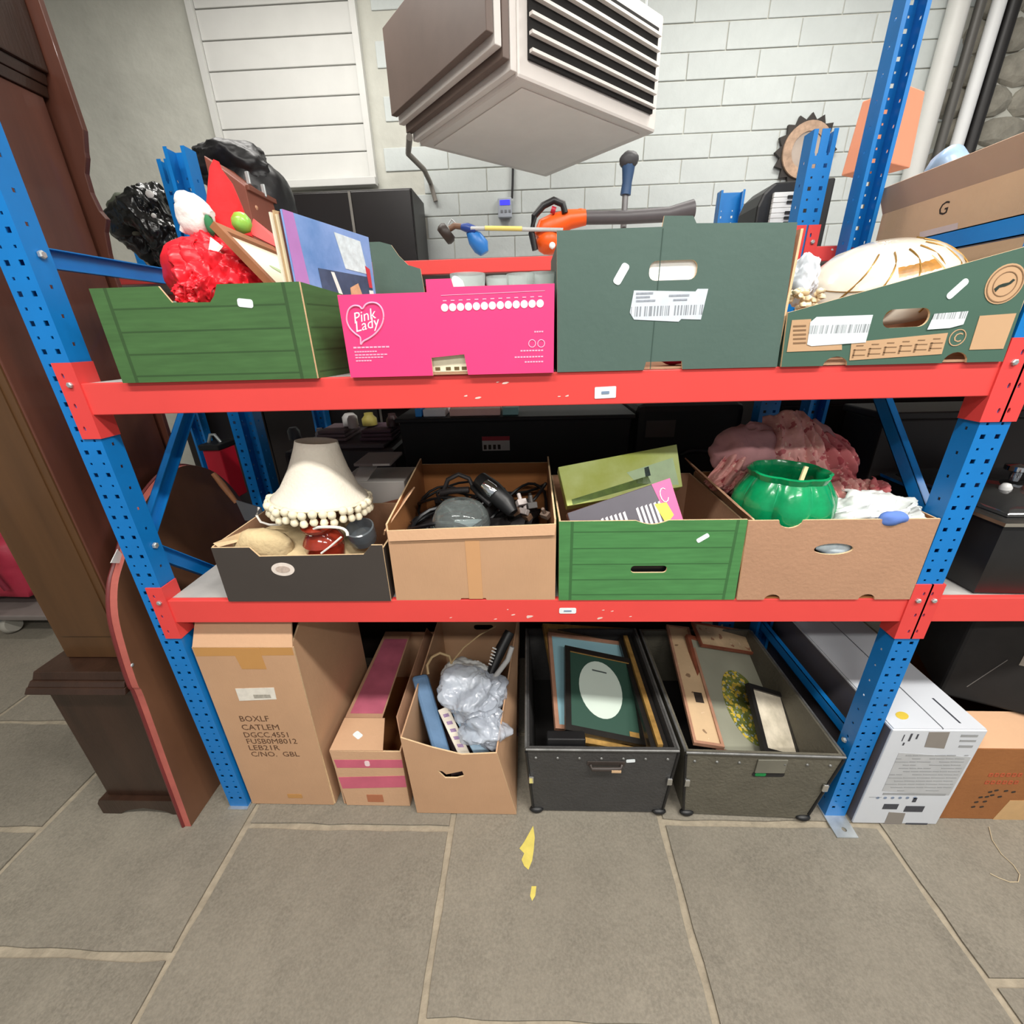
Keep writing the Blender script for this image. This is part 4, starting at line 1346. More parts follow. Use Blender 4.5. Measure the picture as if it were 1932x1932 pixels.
quad_print('pale_print', gm, lg, [(0.55, 0.45), (0.95, 0.3), (0.97, 0.95), (0.62, 0.75)], mat('pale_mint_print', (196, 222, 178), rough=0.4, var=0.1, vs=20))
quad_print('grass_print', gm, lg, [(0.05, 0.86), (0.72, 0.62), (0.74, 0.8), (0.05, 0.99)], mat('moss_print', (92, 120, 40), rough=0.4, var=0.3, vs=40))
quad_print('figure_print', gm, lg, [(0.70, 0.42), (0.74, 0.40), (0.745, 0.62), (0.70, 0.64)], mat('slate_print', (70, 90, 96), rough=0.4, var=0.3, vs=60))
pp2 = P(1170, 960, Y=0.075); nn2 = (0.0, -0.86, 0.5)
mg = [PN(*q, pp2, nn2) for q in ((1070, 968), (1264, 902), (1292, 990), (1092, 1040))]
mb = root('magenta_game_box', 'grey and magenta game box printed with white keys, tilted before the lime box', 'game box', mg[3])
DKG = mat('dark_grey_print_card', (78, 74, 84), rough=0.4, var=0.1, vs=8)
SIDE = mat('red_side_card', (150, 66, 52), rough=0.5, var=0.4, vs=12, rgb2=(110, 90, 84))
MB().slab(mg, 0.045, mi=(0, 1, 1)).build('box', [DKG, SIDE], mb, bevel=0.002)
quad_print('magenta_print', mb, mg, [(0.82, 0.0), (0.998, 0.0), (0.998, 1.0), (0.88, 1.0)], mat('magenta_print', (216, 92, 148), rough=0.4, var=0.12, vs=10))
for k in range(14):
    a = 0.28 + k * 0.042
    if k in (6, 7):
        continue
    MB().slab([on4(mg, a, 0.40, 0.0009), on4(mg, a + 0.022, 0.38, 0.0009), on4(mg, a + 0.03, 0.98, 0.0009), on4(mg, a + 0.008, 0.98, 0.0009)], 0.0005).build('key_print', WHP, mb)
quad_print('yellow_print', mb, mg, [(0.79, 0.42), (0.90, 0.46), (0.93, 0.75), (0.84, 0.9)], mat('yellow_print', (240, 214, 70), rough=0.4, var=0.1, vs=30), 0.0018)
pl = [on4(mg, 0.90 + 0.035 * math.cos(t), 0.30 + 0.15 * math.sin(t), 0.002) for t in [0.5 + i * 0.55 for i in range(10)]]
MB().tube(pl, 0.0016, 5).build('script_print', WHP, mb)

# ---------------- brown banana box
Y6 = -0.004
b0, b1 = at(1461, 1112, Y6)[0], at(1641, 1112, Y6)[0]
t0_, t1_ = at(1470, 984, Y6)[0], at(1515, 984, Y6)[0]
u0, u1 = at(1664, 982, Y6)[0], at(1706, 982, Y6)[0]
oh = ellipse(at(1573, 1036, Y6)[0], at(1573, 1036, Y6)[1], 0.050, 0.0165, 26)
bb = carton('banana_box', 'brown carton with an oval hand hole, overflowing with pink floral fabric', 1.712, 2.176, Y6, 0.42, ZM, 1.163, 1.16, 1.165, 1.16, [CARD3, EDGE, CARDD],
            front=[(1.712, ZM)] + arc(b0, 0.022, 0.017, ZM) + arc(b1, 0.022, 0.017, ZM) + [(2.176, ZM), (2.174, 1.163)] +
            [((u0 + u1) / 2 + (u1 - u0) / 2 * math.cos(math.pi * k / 8), 1.163 - 0.02 * math.sin(math.pi * k / 8)) for k in range(9)] +
            [((t0_ + t1_) / 2 + (t1_ - t0_) / 2 * math.cos(math.pi * k / 8), 1.163 - 0.022 * math.sin(math.pi * k / 8)) for k in range(9)] + [(1.700, 1.163)], holes=[oh])
MB().slab([Vector((1.716, 0.01, 1.166)), Vector((1.716, 0.41, 1.17)), Vector((1.672, 0.41, 1.215)), Vector((1.680, 0.02, 1.195))], 0.004).build('side_flap', CARD3, bb)
m = MB().blob((at(1573, 1036, 0.02)[0] + 0.01, 0.024, at(1573, 1036, 0.02)[1] + 0.004), (0.055, 0.018, 0.03), seed=5, amp=0.2, sub=3)
tag(m.build('pale_cloth', mat('pale_blue_white_cloth', (206, 222, 236), rough=0.7, var=0.3, vs=22), smooth=True), 'pale cloth showing through the oval hand hole of the brown carton', 'cloth')
# green glazed pot with petal relief
POT = mat('emerald_glaze', (10, 138, 84), rough=0.2, var=0.3, vs=14, coat=0.25, bump=0.15, bs=25)
pc = P(1466, 985, Y=0.125)
pot = root('glazed_pot', 'glossy emerald green flower pot with petal relief', 'flower pot', (pc.x, 0.125, pc.z - 0.03))


def petal(a, z):
    k = max(0.0, math.sin(math.pi * min(1, max(0, (z + 0.01) / 0.17))))
    g_ = abs(math.cos(4 * (a + 0.3)))
    return 1 + (0.12 * k + 0.03) * (g_ ** 0.5 - 0.75) + (0.05 * g_ if z > 0.15 else 0)


MB().lathe([(0, -0.05), (0.085, -0.05), (0.098, -0.02), (0.118, 0.03), (0.126, 0.07), (0.122, 0.105), (0.104, 0.138), (0.092, 0.152), (0.098, 0.168), (0.092, 0.171), (0.083, 0.156), (0.094, 0.13),
            (0.105, 0.09), (0.10, 0.03), (0, 0.02)], 64, (pc.x, 0.125, pc.z - 0.012), mod=petal).build('body', POT, pot, smooth=True)
RIBB = mat('emerald_highlight_rib', (20, 150, 96), rough=0.2, coat=0.3)
for k in range(8):
    a = k * math.pi / 4 - 0.3 + math.pi / 8
    pts = []
    for z_, r_ in ((-0.02, 0.099), (0.03, 0.119), (0.07, 0.1265), (0.105, 0.1225), (0.138, 0.105), (0.150, 0.0945)):
        rr = r_ * petal(a, z_) * 1.0
        pts.append((pc.x + rr * math.cos(a), 0.125 + rr * math.sin(a), pc.z - 0.012 + z_))
    MB().tube(pts, 0.003, 6).build('relief_rib', RIBB, pot, smooth=True)
TW = mat('cream_twine', (232, 220, 170), rough=0.8, var=0.1)
tp = root('twine', 'cream twine ends sticking up inside the emerald pot', 'twine', (pc.x, 0.125, pc.z + 0.03))
MB().tube([(pc.x + 0.02, 0.10, pc.z + 0.02), (pc.x + 0.018, 0.095, pc.z + 0.09), (pc.x + 0.022, 0.10, pc.z + 0.13), (pc.x + 0.034, 0.11, pc.z + 0.17)], 0.006, 7).build('strand', TW, tp, smooth=True)
MB().tube([(pc.x - 0.06, 0.09, pc.z + 0.10), (pc.x - 0.04, 0.08, pc.z + 0.125), (pc.x - 0.015, 0.085, pc.z + 0.12), (pc.x + 0.012, 0.085, pc.z + 0.09)], 0.006, 7).build('strand', TW, tp, smooth=True)
# pink floral fabric
FLO = mat('pink_floral_fabric', (206, 148, 142), rough=0.9, var=0.2, vs=9, kind='floral', p=(34, 0.30, (164, 70, 80), (226, 196, 180)), bump=0.2, bs=40)


def folds(k, s, amp):
    def fn(p, d):
        a = math.atan2(d.y, d.x + 0.15 * d.z)
        w = amp * math.sin(k * a + s + 7.0 * noise.noise(d * 1.5 + Vector((s, 0, 0)))) * (0.5 + 0.9 * noise.noise(d * 2.2 + Vector((0, s, 4))))
        return p * (1 + w)
    return fn


fl = root('floral_fabric', 'heap of frilled pink floral fabric behind the emerald pot', 'fabric', (1.9, 0.28, 1.05))
FLD = mat('mauve_pink_lining', (176, 128, 130), rough=0.9, var=0.15, vs=7, bump=0.2, bs=40)
FLR = mat('rose_floral_fabric', (190, 104, 106), rough=0.9, var=0.25, vs=9, kind='floral', p=(34, 0.28, (146, 46, 58), (222, 176, 166)))
MB().blob((1.93, 0.26, 1.06), (0.19, 0.13, 0.12), seed=13, amp=0.12, freq=2.4, sub=4, zmin=ZM + 0.01).build('bulk', FLD, fl, smooth=True)
MB().blob(P(1405, 850, Y=0.31), (0.10, 0.07, 0.085), seed=6, amp=0.14, freq=1.6, sub=4, fn=folds(5, 2.0, 0.10), zmin=ZM + 0.01).build('lining', FLD, fl, smooth=True)
MB().blob(P(1515, 865, Y=0.33), (0.10, 0.05, 0.12), seed=1, amp=0.15, freq=2, sub=4, zmin=ZM + 0.01).build('bulk', FLD, fl, smooth=True)
FB = ((1.66, 2.172), (None, 0.41), (ZM + 0.01, 1.45))
for k, (px, py, y_, n_, w_, h_, ro, bd, pl_, pa_, m_, fan_) in enumerate((
        (1500, 822, 0.26, (-0.15, -0.9, 0.4), 0.15, 0.16, 0.15, 0.5, 3, 0.013, FLO, -0.3), (1545, 850, 0.255, (0.15, -0.9, 0.35), 0.13, 0.20, 0.30, 0.4, 3.5, 0.014, FLO, -0.4),
        (1515, 893, 0.235, (0.0, -0.95, 0.25), 0.14, 0.13, 0.2, 0.4, 4, 0.012, FLO, -0.3), (1595, 862, 0.26, (0.3, -0.85, 0.4), 0.14, 0.18, 0.45, 0.5, 4, 0.014, FLR, -0.3),
        (1590, 912, 0.22, (0.15, -0.9, 0.4), 0.13, 0.09, 0.3, 0.3, 4, 0.012, FLR, 0.2), (1388, 880, 0.235, (-0.2, -0.9, 0.4), 0.09, 0.15, -0.45, 0.4, 3, 0.012, FLO, -0.4),
        (1372, 905, 0.225, (-0.3, -0.9, 0.3), 0.07, 0.10, -0.7, 0.4, 3, 0.010, FLO, 0.0), (1585, 930, 0.16, (0.0, -0.8, 0.6), 0.12, 0.075, 0.1, 0.2, 5, 0.013, FLO, 0.4),
        (1640, 925, 0.17, (0.1, -0.8, 0.6), 0.13, 0.075, -0.15, 0.2, 6, 0.013, FLO, 0.4), (1680, 930, 0.16, (0.25, -0.8, 0.55), 0.10, 0.07, -0.5, 0.3, 4, 0.012, FLR, 0.3),
        (1460, 872, 0.27, (-0.05, -0.95, 0.3), 0.09, 0.14, -0.1, 0.4, 3, 0.012, FLD, -0.2))):
    sheet(P(px, py, Y=y_), n_, w_, h_, ro, bd, 0.35, pl_, pa_, 0.014, seed=k + 20, nu=54, fan=fan_, bounds=FB).build('frill', m_, fl, smooth=True, solid=0.0012)
WCL = mat('white_cotton', (216, 220, 218), rough=0.85, var=0.05, vs=8, bump=0.2, bs=30)
wc = root('white_cloth', 'crumpled white cotton cloth at the front corner of the brown floral-fabric carton', 'cloth', P(1655, 1010, Y=0.085))
m = MB().blob(P(1655, 985, Y=0.09), (0.12, 0.05, 0.045), seed=15, amp=0.3, freq=2.0, sub=4, ridge=True)
for v in m.v:
    v.x = min(v.x, 2.165)
m.build('bulk', WCL, wc, smooth=True)
WB_ = ((1.80, 2.168), (0.004, None), (ZM + 0.01, None))
for k, (px, py, y_, n_, w_, h_, ro) in enumerate(((1605, 962, 0.075, (-0.2, -0.6, 0.8), 0.13, 0.11, 0.2), (1660, 950, 0.09, (0.05, -0.6, 0.8), 0.15, 0.12, -0.3), (1715, 962, 0.07, (0.3, -0.7, 0.7), 0.12, 0.10, -0.5),
                                              (1640, 975, 0.035, (0.0, -0.8, 0.6), 0.14, 0.07, 0.1), (1730, 975, 0.04, (0.2, -0.8, 0.5), 0.08, 0.07, 0.3))):
    sheet(P(px, py, Y=y_), n_, w_, h_, ro, 0.35, 0.3, 2, 0.007, 0.02, seed=k + 50, bounds=WB_).build('cloth_fold', WCL, wc, smooth=True, solid=0.001)
m = MB().blob(P(1686, 978, Y=0.002), (0.036, 0.014, 0.019), seed=3, amp=0.25, freq=2, sub=3, ridge=True)
tag(m.build('blue_cloth', mat('cornflower_cloth', (92, 124, 196), rough=0.8), smooth=True), 'small cornflower blue cloth poking over the edge of the brown carton', 'cloth')

# ============================================================ floor level under the rack
Y7 = 0.012


def at7(px, py):
    return at(px, py, Y7)


zt7 = 0.742
tc_ = root('tall_carton', 'tall brown carton with stamped lettering, standing against the blue post', 'box', (0.235, Y7, 0))
t = 0.005
MB().prism([(0.078, 0.002), (0.392, 0.002), (0.404, zt7), (0.080, zt7)], Y7, Y7 + t, 'y', mi=(0, 1, 2)).build('front_panel', [CARD, EDGE, CARDD], tc_)
MB().prism([(Y7 + t, 0.002), (0.47, 0.002), (0.47, 0.80), (0.12, 0.80), (Y7 + t, zt7)], 0.392, 0.397, 'x', mi=(2, 1, 0)).build('side_panel', [CARD, EDGE, CARDD], tc_)
MB().prism([(Y7 + t, 0.002), (0.47, 0.002), (0.47, zt7), (Y7 + t, zt7)], 0.078, 0.083, 'x').build('side_panel', CARD, tc_)
MB().box(0.083, 0.392, 0.465, 0.47, 0.002, zt7).build('back_panel', CARD, tc_)
MB().box(0.083, 0.392, Y7 + t, 0.465, 0.002, 0.007).build('base_panel', CARD, tc_)
MB().slab([Vector((0.088, 0.06, 0.836)), Vector((0.394, 0.06, 0.836)), Vector((0.402, Y7, zt7 + 0.001)), Vector((0.082, Y7, zt7 + 0.001))], 0.005).build('front_flap', CARD2, tc_)
a, b = at7(438, 1228), at7(490, 1228)
MB().prism([(a[0] + 0.012, at7(470, 1262)[1]), (b[0] + 0.004, at7(470, 1262)[1]), (b[0], zt7 - 0.004), (a[0], zt7 - 0.004)], Y7 - 0.0008, Y7 - 0.0001, 'y').build('packing_tape', TAPE, tc_)
MB().prism([(0.083, zt7 - 0.035), (0.40, zt7 - 0.03), (0.40, zt7 - 0.001), (0.083, zt7 - 0.001)], Y7 - 0.0004, Y7 - 0.0001, 'y').build('packing_tape', TAPE, tc_)
p4 = [at7(444, 1299), at7(517, 1297), at7(522, 1319), at7(452, 1322)]
lw = decal('shipping_label', tc_, p4, Y7 - 0.0002, mat('faded_label', (222, 216, 204), rough=0.6, var=0.12, vs=40))
decal('print', lw, [at7(478, 1310), at7(510, 1310), at7(512, 1316), at7(480, 1317)], Y7 - 0.0011, mat('grey_label_print', (168, 162, 150), rough=0.7, var=0.3, vs=90), t=0.0004)
INKB = mat('brown_black_stamp', (92, 64, 44), rough=0.85, var=0.35, vs=80)
for i, (s, px, py, sz, sxx) in enumerate([('BOXLF', 453, 1361, 0.036, 0.95), ('CATLEM', 457, 1377, 0.036, 1.0), ('DGCC.4551', 461, 1391, 0.035, 0.92), ('FUSB0M8012', 466, 1403, 0.034, 0.98),
                                          ('LEB21R', 470, 1415, 0.034, 1.05), ('C/NO.  GBL', 475, 1427, 0.034, 1.0)]):
    x, z = at7(px, py)
    text(s, 'stamped_lettering', tc_, (x, Y7 - 0.0002, z), sz, INKB, sx=sxx, ang=0.015)
x, z = at7(557, 1503)
decal('packing_tape', tc_, rrect(x, z + 0.004, 0.055, 0.022, 0.003, 3), Y7 - 0.0002, TAPE)

# ---------------- low carton with pink tape
PTAPE = mat('pink_tape', (200, 98, 120), rough=0.4, var=0.12, vs=9)
zp = 0.288
yb = P(640, 1356, Z=zp).y
lc = root('pink_tape_carton', 'long low brown carton with pink tape bands, its top flaps folded open', 'box', (0.56, Y7, 0))
MB().prism([(0.442, 0.002), (0.682, 0.002), (0.682, zp), (0.430, zp)], Y7, Y7 + t, 'y', mi=(0, 1, 2)).build('front_panel', [CARD2, EDGE, CARDD], lc)
MB().box(0.430, 0.435, Y7 + t, 0.66, 0.002, zp).build('side_panel', CARD2, lc)
MB().box(0.677, 0.682, Y7 + t, 0.66, 0.002, zp).build('side_panel', CARD2, lc)
MB().box(0.435, 0.677, 0.655, 0.66, 0.002, zp).build('back_panel', CARD2, lc)
MB().box(0.435, 0.677, Y7 + t, 0.655, 0.002, 0.007).build('base_panel', CARDD, lc)
MB().prism([(0.431, Y7), (0.62, Y7 + 0.001), (0.585, yb), (0.431, yb)], zp + 0.0005, zp + 0.005, 'z').build('top_flap', CARD2, lc)
MB().prism([(0.432, yb + 0.002), (0.575, yb + 0.002), (0.560, 0.655), (0.432, 0.655)], zp + 0.0005, zp + 0.005, 'z').build('top_flap', CARD3, lc)
MB().slab([Vector((0.655, yb - 0.05, zp + 0.07)), Vector((0.655, 0.60, zp + 0.07)), Vector((0.681, 0.62, zp)), Vector((0.681, Y7 + 0.03, zp))], 0.004).build('side_flap', CARD3, lc)
MB().prism([(0.445, yb + 0.02), (0.57, yb + 0.02), (0.555, 0.60), (0.445, 0.60)], zp + 0.0055, zp + 0.0062, 'z').build('pink_band', mat('dull_pink_tape', (176, 92, 112), rough=0.4, var=0.25, vs=7), lc)
for zz0, zz1, dz in ((0.205, 0.245, 0.004), (0.095, 0.155, 0.012)):
    MB().prism([(0.442, zz0), (0.682, zz0 + dz), (0.682, zz1 + dz), (0.438, zz1)], Y7 - 0.0008, Y7 - 0.0001, 'y').build('pink_band', PTAPE, lc)
x, z = at7(693, 1440)
decal('sticker', lc, rrect(x, z, 0.018, 0.026, 0.006, 4), Y7 - 0.001, mat('pale_pink_sticker', (240, 214, 216), rough=0.5))
p = P(675, 1387, Z=zp + 0.005)
MB().prism(rrect(p.x, p.y, 0.036, 0.022, 0.006, 4, -0.6), zp + 0.0052, zp + 0.006, 'z').build('lot_sticker', STICK, lc)
x, z = at7(708, 1506)
decal('packing_tape', lc, rrect(x, z, 0.06, 0.04, 0.002, 3), Y7 - 0.0002, mat('rust_tape', (176, 110, 78), rough=0.3), t=0.0007)

# ---------------- open carton of bagged bits
Y8 = -0.012


def at8(px, py):
    return at(px, py, Y8)


hl = [at8(825, 1454), at8(834, 1455), at8(842, 1461), at8(872, 1455), at8(876, 1464), at8(862, 1468), at8(840, 1468)]
zo = 0.345
oc = root('open_carton', 'tall open brown carton holding a blue tube and a clear plastic bag', 'box', (0.895, Y8, 0))
MB().prism([(0.714, 0.002), (1.080, 0.002), (1.020, at8(934, 1421)[1]), (0.90, at8(870, 1424)[1]), (0.80, at8(800, 1410)[1]), (0.700, at8(757, 1392)[1])], Y8, Y8 + t, 'y', holes=[hl], mi=(0, 1, 2)).build('front_panel', [CARD, EDGE, CARD3], oc)


def wall8(x0b, x1b, x0t, x1t, zf_, zb_, y0_, y1_, tt):
    m = MB()
    vs = [(x0b, y0_, 0.002), (x1b, y1_, 0.002), (x1t, y1_, zb_), (x0t, y0_, zf_)]
    m.add(vs + [(v[0] + tt, v[1], v[2]) for v in vs], [(0, 1, 2, 3), (7, 6, 5, 4), (0, 4, 5, 1), (1, 5, 6, 2), (2, 6, 7, 3), (3, 7, 4, 0)])
    return m


wall8(0.714, 0.73, 0.700, 0.72, at8(757, 1392)[1], 0.43, Y8 + t, 0.60, 0.005).build('side_panel', CARD, oc)
wall8(1.075, 1.075, 1.016, 1.085, at8(934, 1421)[1], 0.46, Y8 + t, 0.60, 0.005).build('side_panel', CARD, oc)
MB().prism([(0.73, 0.002), (1.08, 0.002), (1.09, 0.46), (0.72, 0.43)], 0.60, 0.605, 'y', holes=[rrect(0.92, 0.36, 0.09, 0.03, 0.012)]).build('back_panel', CARD, oc)
MB().box(0.735, 1.074, Y8 + t, 0.60, 0.002, 0.007).build('base_panel', CARD3, oc)
m = MB().blob((0.90, 0.27, 0.12), (0.155, 0.25, 0.13), seed=21, amp=0.25, freq=2.5, sub=4, zmin=0.009)
tag(m.build('packing_paper', mat('dark_packing_cloth', (60, 44, 48), rough=0.9, var=0.4, vs=10), smooth=True), 'dark crumpled packing at the bottom of the open carton', 'packing')
BT_ = mat('denim_blue_card', (92, 124, 158), rough=0.7, var=0.1, vs=9, bump=0.2, bs=60)
pa, pb_, pcn, pdn = [P(*q) for q in ()] or [None] * 4
pl8 = P(820, 1360, Y=0.12); n8 = (0.15, -0.62, 0.77)
q4 = [PN(*q, pl8, n8) for q in ((776, 1276), (806, 1270), (851, 1424), (818, 1424))]
m = MB().slab(q4, 0.045)
tag(m.build('blue_tube', BT_, bevel=0.012), 'long denim-blue cardboard tube leaning in the open carton', 'tube')
q4 = [PN(*q, pl8 + Vector((0, -0.02, 0.0)), n8) for q in ((826, 1340), (845, 1332), (888, 1424), (866, 1426))]
bx = root('printed_packet', 'slim cream printed packet leaning beside the blue tube', 'packet', q4[3])
MB().slab(q4, 0.02).build('packet', mat('cream_packet', (222, 212, 196), rough=0.5, var=0.1, vs=20), bx, bevel=0.002)
for k in range(5):
    quad_print('print', bx, q4, [(0.25, 0.12 + k * 0.16), (0.75, 0.13 + k * 0.16), (0.75, 0.2 + k * 0.16), (0.25, 0.19 + k * 0.16)], mat('rose_blue_print', (150, 120, 160), rough=0.5, var=0.4, vs=60))
q4 = [PN(*q, pl8 + Vector((0, -0.02, -0.02)), n8) for q in ((850, 1340), (868, 1335), (925, 1420), (895, 1424))]
m = MB().slab(q4, 0.03)
tag(m.build('blue_packet', mat('sky_blue_packet', (92, 150, 200), rough=0.4, var=0.3, vs=9, rgb2=(170, 200, 220)), bevel=0.003), 'sky blue packet under the clear plastic bag', 'packet')
m = MB().blob(P(893, 1308, Y=0.17), (0.115, 0.11, 0.085), seed=31, amp=0.55, freq=2.6, sub=6, ridge=True)
m.blob(P(915, 1370, Y=0.09), (0.08, 0.07, 0.06), seed=33, amp=0.55, freq=2.6, sub=5, ridge=True)
tag(m.build('clear_bag', mat('clear_bag_film', (196, 204, 216), rough=0.1, var=0.25, vs=9, alpha=0.55, coat=1.0, bump=1.0, bs=16), smooth=True), 'crinkled clear plastic bag lying in the open carton', 'bag')
m = MB().blob(P(880, 1270, Y=0.26), (0.08, 0.06, 0.05), seed=35, amp=0.45, freq=3, sub=5, ridge=True)
tag(m.build('white_bag', mat('white_bag_film', (220, 224, 222), rough=0.25, var=0.06), smooth=True), 'white plastic bag behind the clear bag in the open carton', 'bag')
m = MB().tube([P(808, 1272, Y=0.2), P(806, 1255, Y=0.22), P(815, 1240, Y=0.24), P(830, 1232, Y=0.26), P(848, 1238, Y=0.26), P(852, 1252, Y=0.25)], 0.005, 6)
tag(m.build('cane_loop', mat('cane', (178, 152, 112), rough=0.7), smooth=True), 'loop of pale cane standing up in the open carton', 'cane')
m = MB().tube([P(852, 1250, Y=0.25), P(875, 1222, Y=0.30), P(905, 1198, Y=0.36), P(935, 1182, Y=0.42)], 0.003, 6)
tag(m.build('cane_stick', MATS['cane'], smooth=True), 'thin bent cane reaching to the back of the open carton', 'cane')
kn = root('black_comb', 'black brush with pale bristles leaning at the side of the open carton', 'brush', P(930, 1270, Y=0.25))
MB().tube([P(962, 1192, Y=0.34), P(945, 1225, Y=0.30), P(925, 1272, Y=0.24)], [0.02, 0.022, 0.016], 10).build('body', BLACK, kn, smooth=True)
for k in range(6):
    MB().tube([P(936 - k * 1.5, 1225 + k * 6, Y=0.285 - k * 0.006), P(930 - k * 1.5, 1222 + k * 6, Y=0.275 - k * 0.006)], 0.003, 5).build('bristle', WHITE, kn)
m = MB().tube([P(966, 1220, Y=0.27), P(958, 1245, Y=0.25), P(930, 1282, Y=0.21)], 0.010, 8)
tag(m.build('grey_rod', mat('pale_grey_rod', (178, 178, 176), rough=0.4), smooth=True), 'pale grey rod beside the black brush in the open carton', 'rod')

# ---------------- two trunks of framed pictures
def trunk(name, label, x0b, x1b, x0t, x1t, zt_, m_, yf, hx, hz, depth=0.64, bind=BLACK, hmat=None, tilt=0.0):
    r = root(name, label, 'trunk', ((x0b + x1b) / 2, yf, 0), 0)
    T = 0.012

    def fx(x, z, y):
        k = z / zt_
        u = (x - x0b) / (x1b - x0b)
        return Vector((x0b + (x0t - x0b) * k + u * ((x1b - x0b) + ((x1t - x0t) - (x1b - x0b)) * k), y + tilt * u, z))
    m = MB()
    fr = [fx(x0b, 0.006, yf), fx(x1b, 0.006, yf), fx(x1b, zt_, yf), fx(x0b, zt_, yf)]
    m.add(fr + [v + Vector((0, T, 0)) for v in fr], [(0, 1, 2, 3), (7, 6, 5, 4), (0, 4, 5, 1), (1, 5, 6, 2), (2, 6, 7, 3), (3, 7, 4, 0)])
    m.build('front_panel', m_, r)
    for xs, sgn in ((x0b, 1), (x1b, -1)):
        a_, b_ = fx(xs, 0.006, yf), fx(xs, zt_, yf)
        m = MB()
        vs = [a_ + Vector((0, T, 0)), Vector((a_.x, yf + depth, 0.006)), Vector((b_.x, yf + depth, zt_)), b_ + Vector((0, T, 0))]
        m.add(vs + [v + Vector((T * sgn, 0, 0)) for v in vs], [(0, 1, 2, 3), (7, 6, 5, 4), (0, 4, 5, 1), (1, 5, 6, 2), (2, 6, 7, 3), (3, 7, 4, 0)])
        m.build('side_panel', m_, r)
    MB().prism([(x0b + T, 0.006), (x1b - T, 0.006), (x1t - T, zt_), (x0t + T, zt_)], yf + depth - T, yf + depth, 'y').build('back_panel', m_, r)
    MB().box(x0b + T, x1b - T, yf + T + max(0, tilt), yf + depth - T, 0.006, 0.016).build('base_panel', MBLACK, r)
    # bindings
    RIM = mat('worn_metal_rim', (120, 120, 118), rough=0.45, metal=0.5, var=0.3, vs=30)
    MB().tube([fx(x0b, zt_, yf - 0.002), fx(x1b, zt_, yf - 0.002)], 0.0045, 8).build('rim', RIM, r, smooth=True)
    MB().tube([fx(x0b, zt_, yf + 0.004), fx(x0b, zt_, yf) + Vector((0, depth - 0.004, 0))], 0.0045, 8).build('rim', RIM, r, smooth=True)
    MB().tube([fx(x1b, zt_, yf + 0.004), fx(x1b, zt_, yf) + Vector((0, depth - 0.004, 0))], 0.0045, 8).build('rim', RIM, r, smooth=True)
    for xs, sgn in ((x0b, 1), (x1b, -1)):
        MB().tube([fx(xs, 0.03, yf - 0.001), fx(xs, zt_ - 0.012, yf - 0.001)], 0.005, 8).build('edge_binding', bind, r, smooth=True)
        c_ = fx(xs + sgn * 0.012, 0.013, yf)
        MB().blob(c_, (0.026, 0.014, 0.012), seed=2, amp=0.05, sub=2).build('corner_cap', bind, r, smooth=True)
        c_ = fx(xs + sgn * 0.006, zt_ * 0.55, yf - 0.004)
        lt = MB().box(c_.x - 0.009, c_.x + 0.009, c_.y - 0.006, c_.y + 0.003, c_.z - 0.016, c_.z + 0.016).build('latch', CHROME, r, bevel=0.003)
    n = 7
    for k in range(n):
        u = x0b + (x1b - x0b) * (0.06 + 0.88 * k / (n - 1))
        c_ = fx(u, zt_ - 0.042, yf - 0.0005)
        MB().lathe([(0.0055, 0), (0.0045, 0.0025), (0, 0.004)], 8, M=Matrix.Translation(c_) @ Matrix.Rotation(math.radians(90), 4, 'X')).build('rivet', RIM, r, smooth=True)
    return r, fx


TK1 = mat('black_trunk_fibre', (62, 61, 60), rough=0.6, var=0.12, vs=14, bump=0.3, bs=90)
TK2 = mat('olive_trunk_fibre', (92, 88, 76), rough=0.65, var=0.16, vs=9, bump=0.35, bs=80)
tr1, fx1 = trunk('black_travel_chest', 'open black fibre trunk full of framed pictures', 1.142, 1.606, 1.118, 1.630, 0.322, TK1, 0.002, 0, 0)
tr2, fx2 = trunk('olive_travel_chest', 'open worn olive trunk packed with old pictures', 1.682, 2.105, 1.652, 2.160, 0.318, TK2, 0.0, 0, 0, tilt=-0.012)
# handles
HM = mat('dark_leather', (58, 50, 46), rough=0.5, var=0.2, vs=20)
a, b = at(1114, 1445, 0.0), at(1172, 1445, 0.0)
h = MB().tube([(a[0], -0.001, a[1] + 0.006), (a[0] + 0.004, -0.012, a[1]), (b[0] - 0.004, -0.012, b[1]), (b[0], -0.001, b[1] + 0.006)], 0.007, 8).build('handle', HM, tr1, smooth=True)
MB().box(b[0] - 0.036, b[0] - 0.004, -0.0215, -0.0185, a[1] - 0.005, a[1] + 0.004).build('handle_wear', mat('worn_tan_leather', (196, 164, 128), rough=0.5), h)
MB().box(a[0] - 0.012, b[0] + 0.012, -0.0012, 0.0015, a[1] + 0.004, a[1] + 0.022).build('handle_plate', HM, tr1, bevel=0.001)
x, z = at(1190, 1436, 0.0)
decal('lot_sticker', tr1, rrect(x, z, 0.03, 0.014, 0.003, 3, 0.1), 0.0008, STICK)
a, b = at(1422, 1462, -0.008), at(1478, 1462, -0.008)
MB().prism([(a[0], a[1] + 0.012), (b[0], a[1] + 0.012), (b[0], at(1450, 1433, -0.008)[1]), (a[0], at(1450, 1433, -0.008)[1])], -0.011, -0.0068, 'y').build('handle_plate', mat('grey_hand_plate', (122, 120, 108), rough=0.5, metal=0.3, var=0.2), tr2, bevel=0.002)
MB().prism(rrect((a[0] + b[0]) / 2, a[1] + 0.002, b[0] - a[0] + 0.008, 0.022, 0.008), -0.0078, -0.0068, 'y').build('hand_hole', MBLACK, tr2)
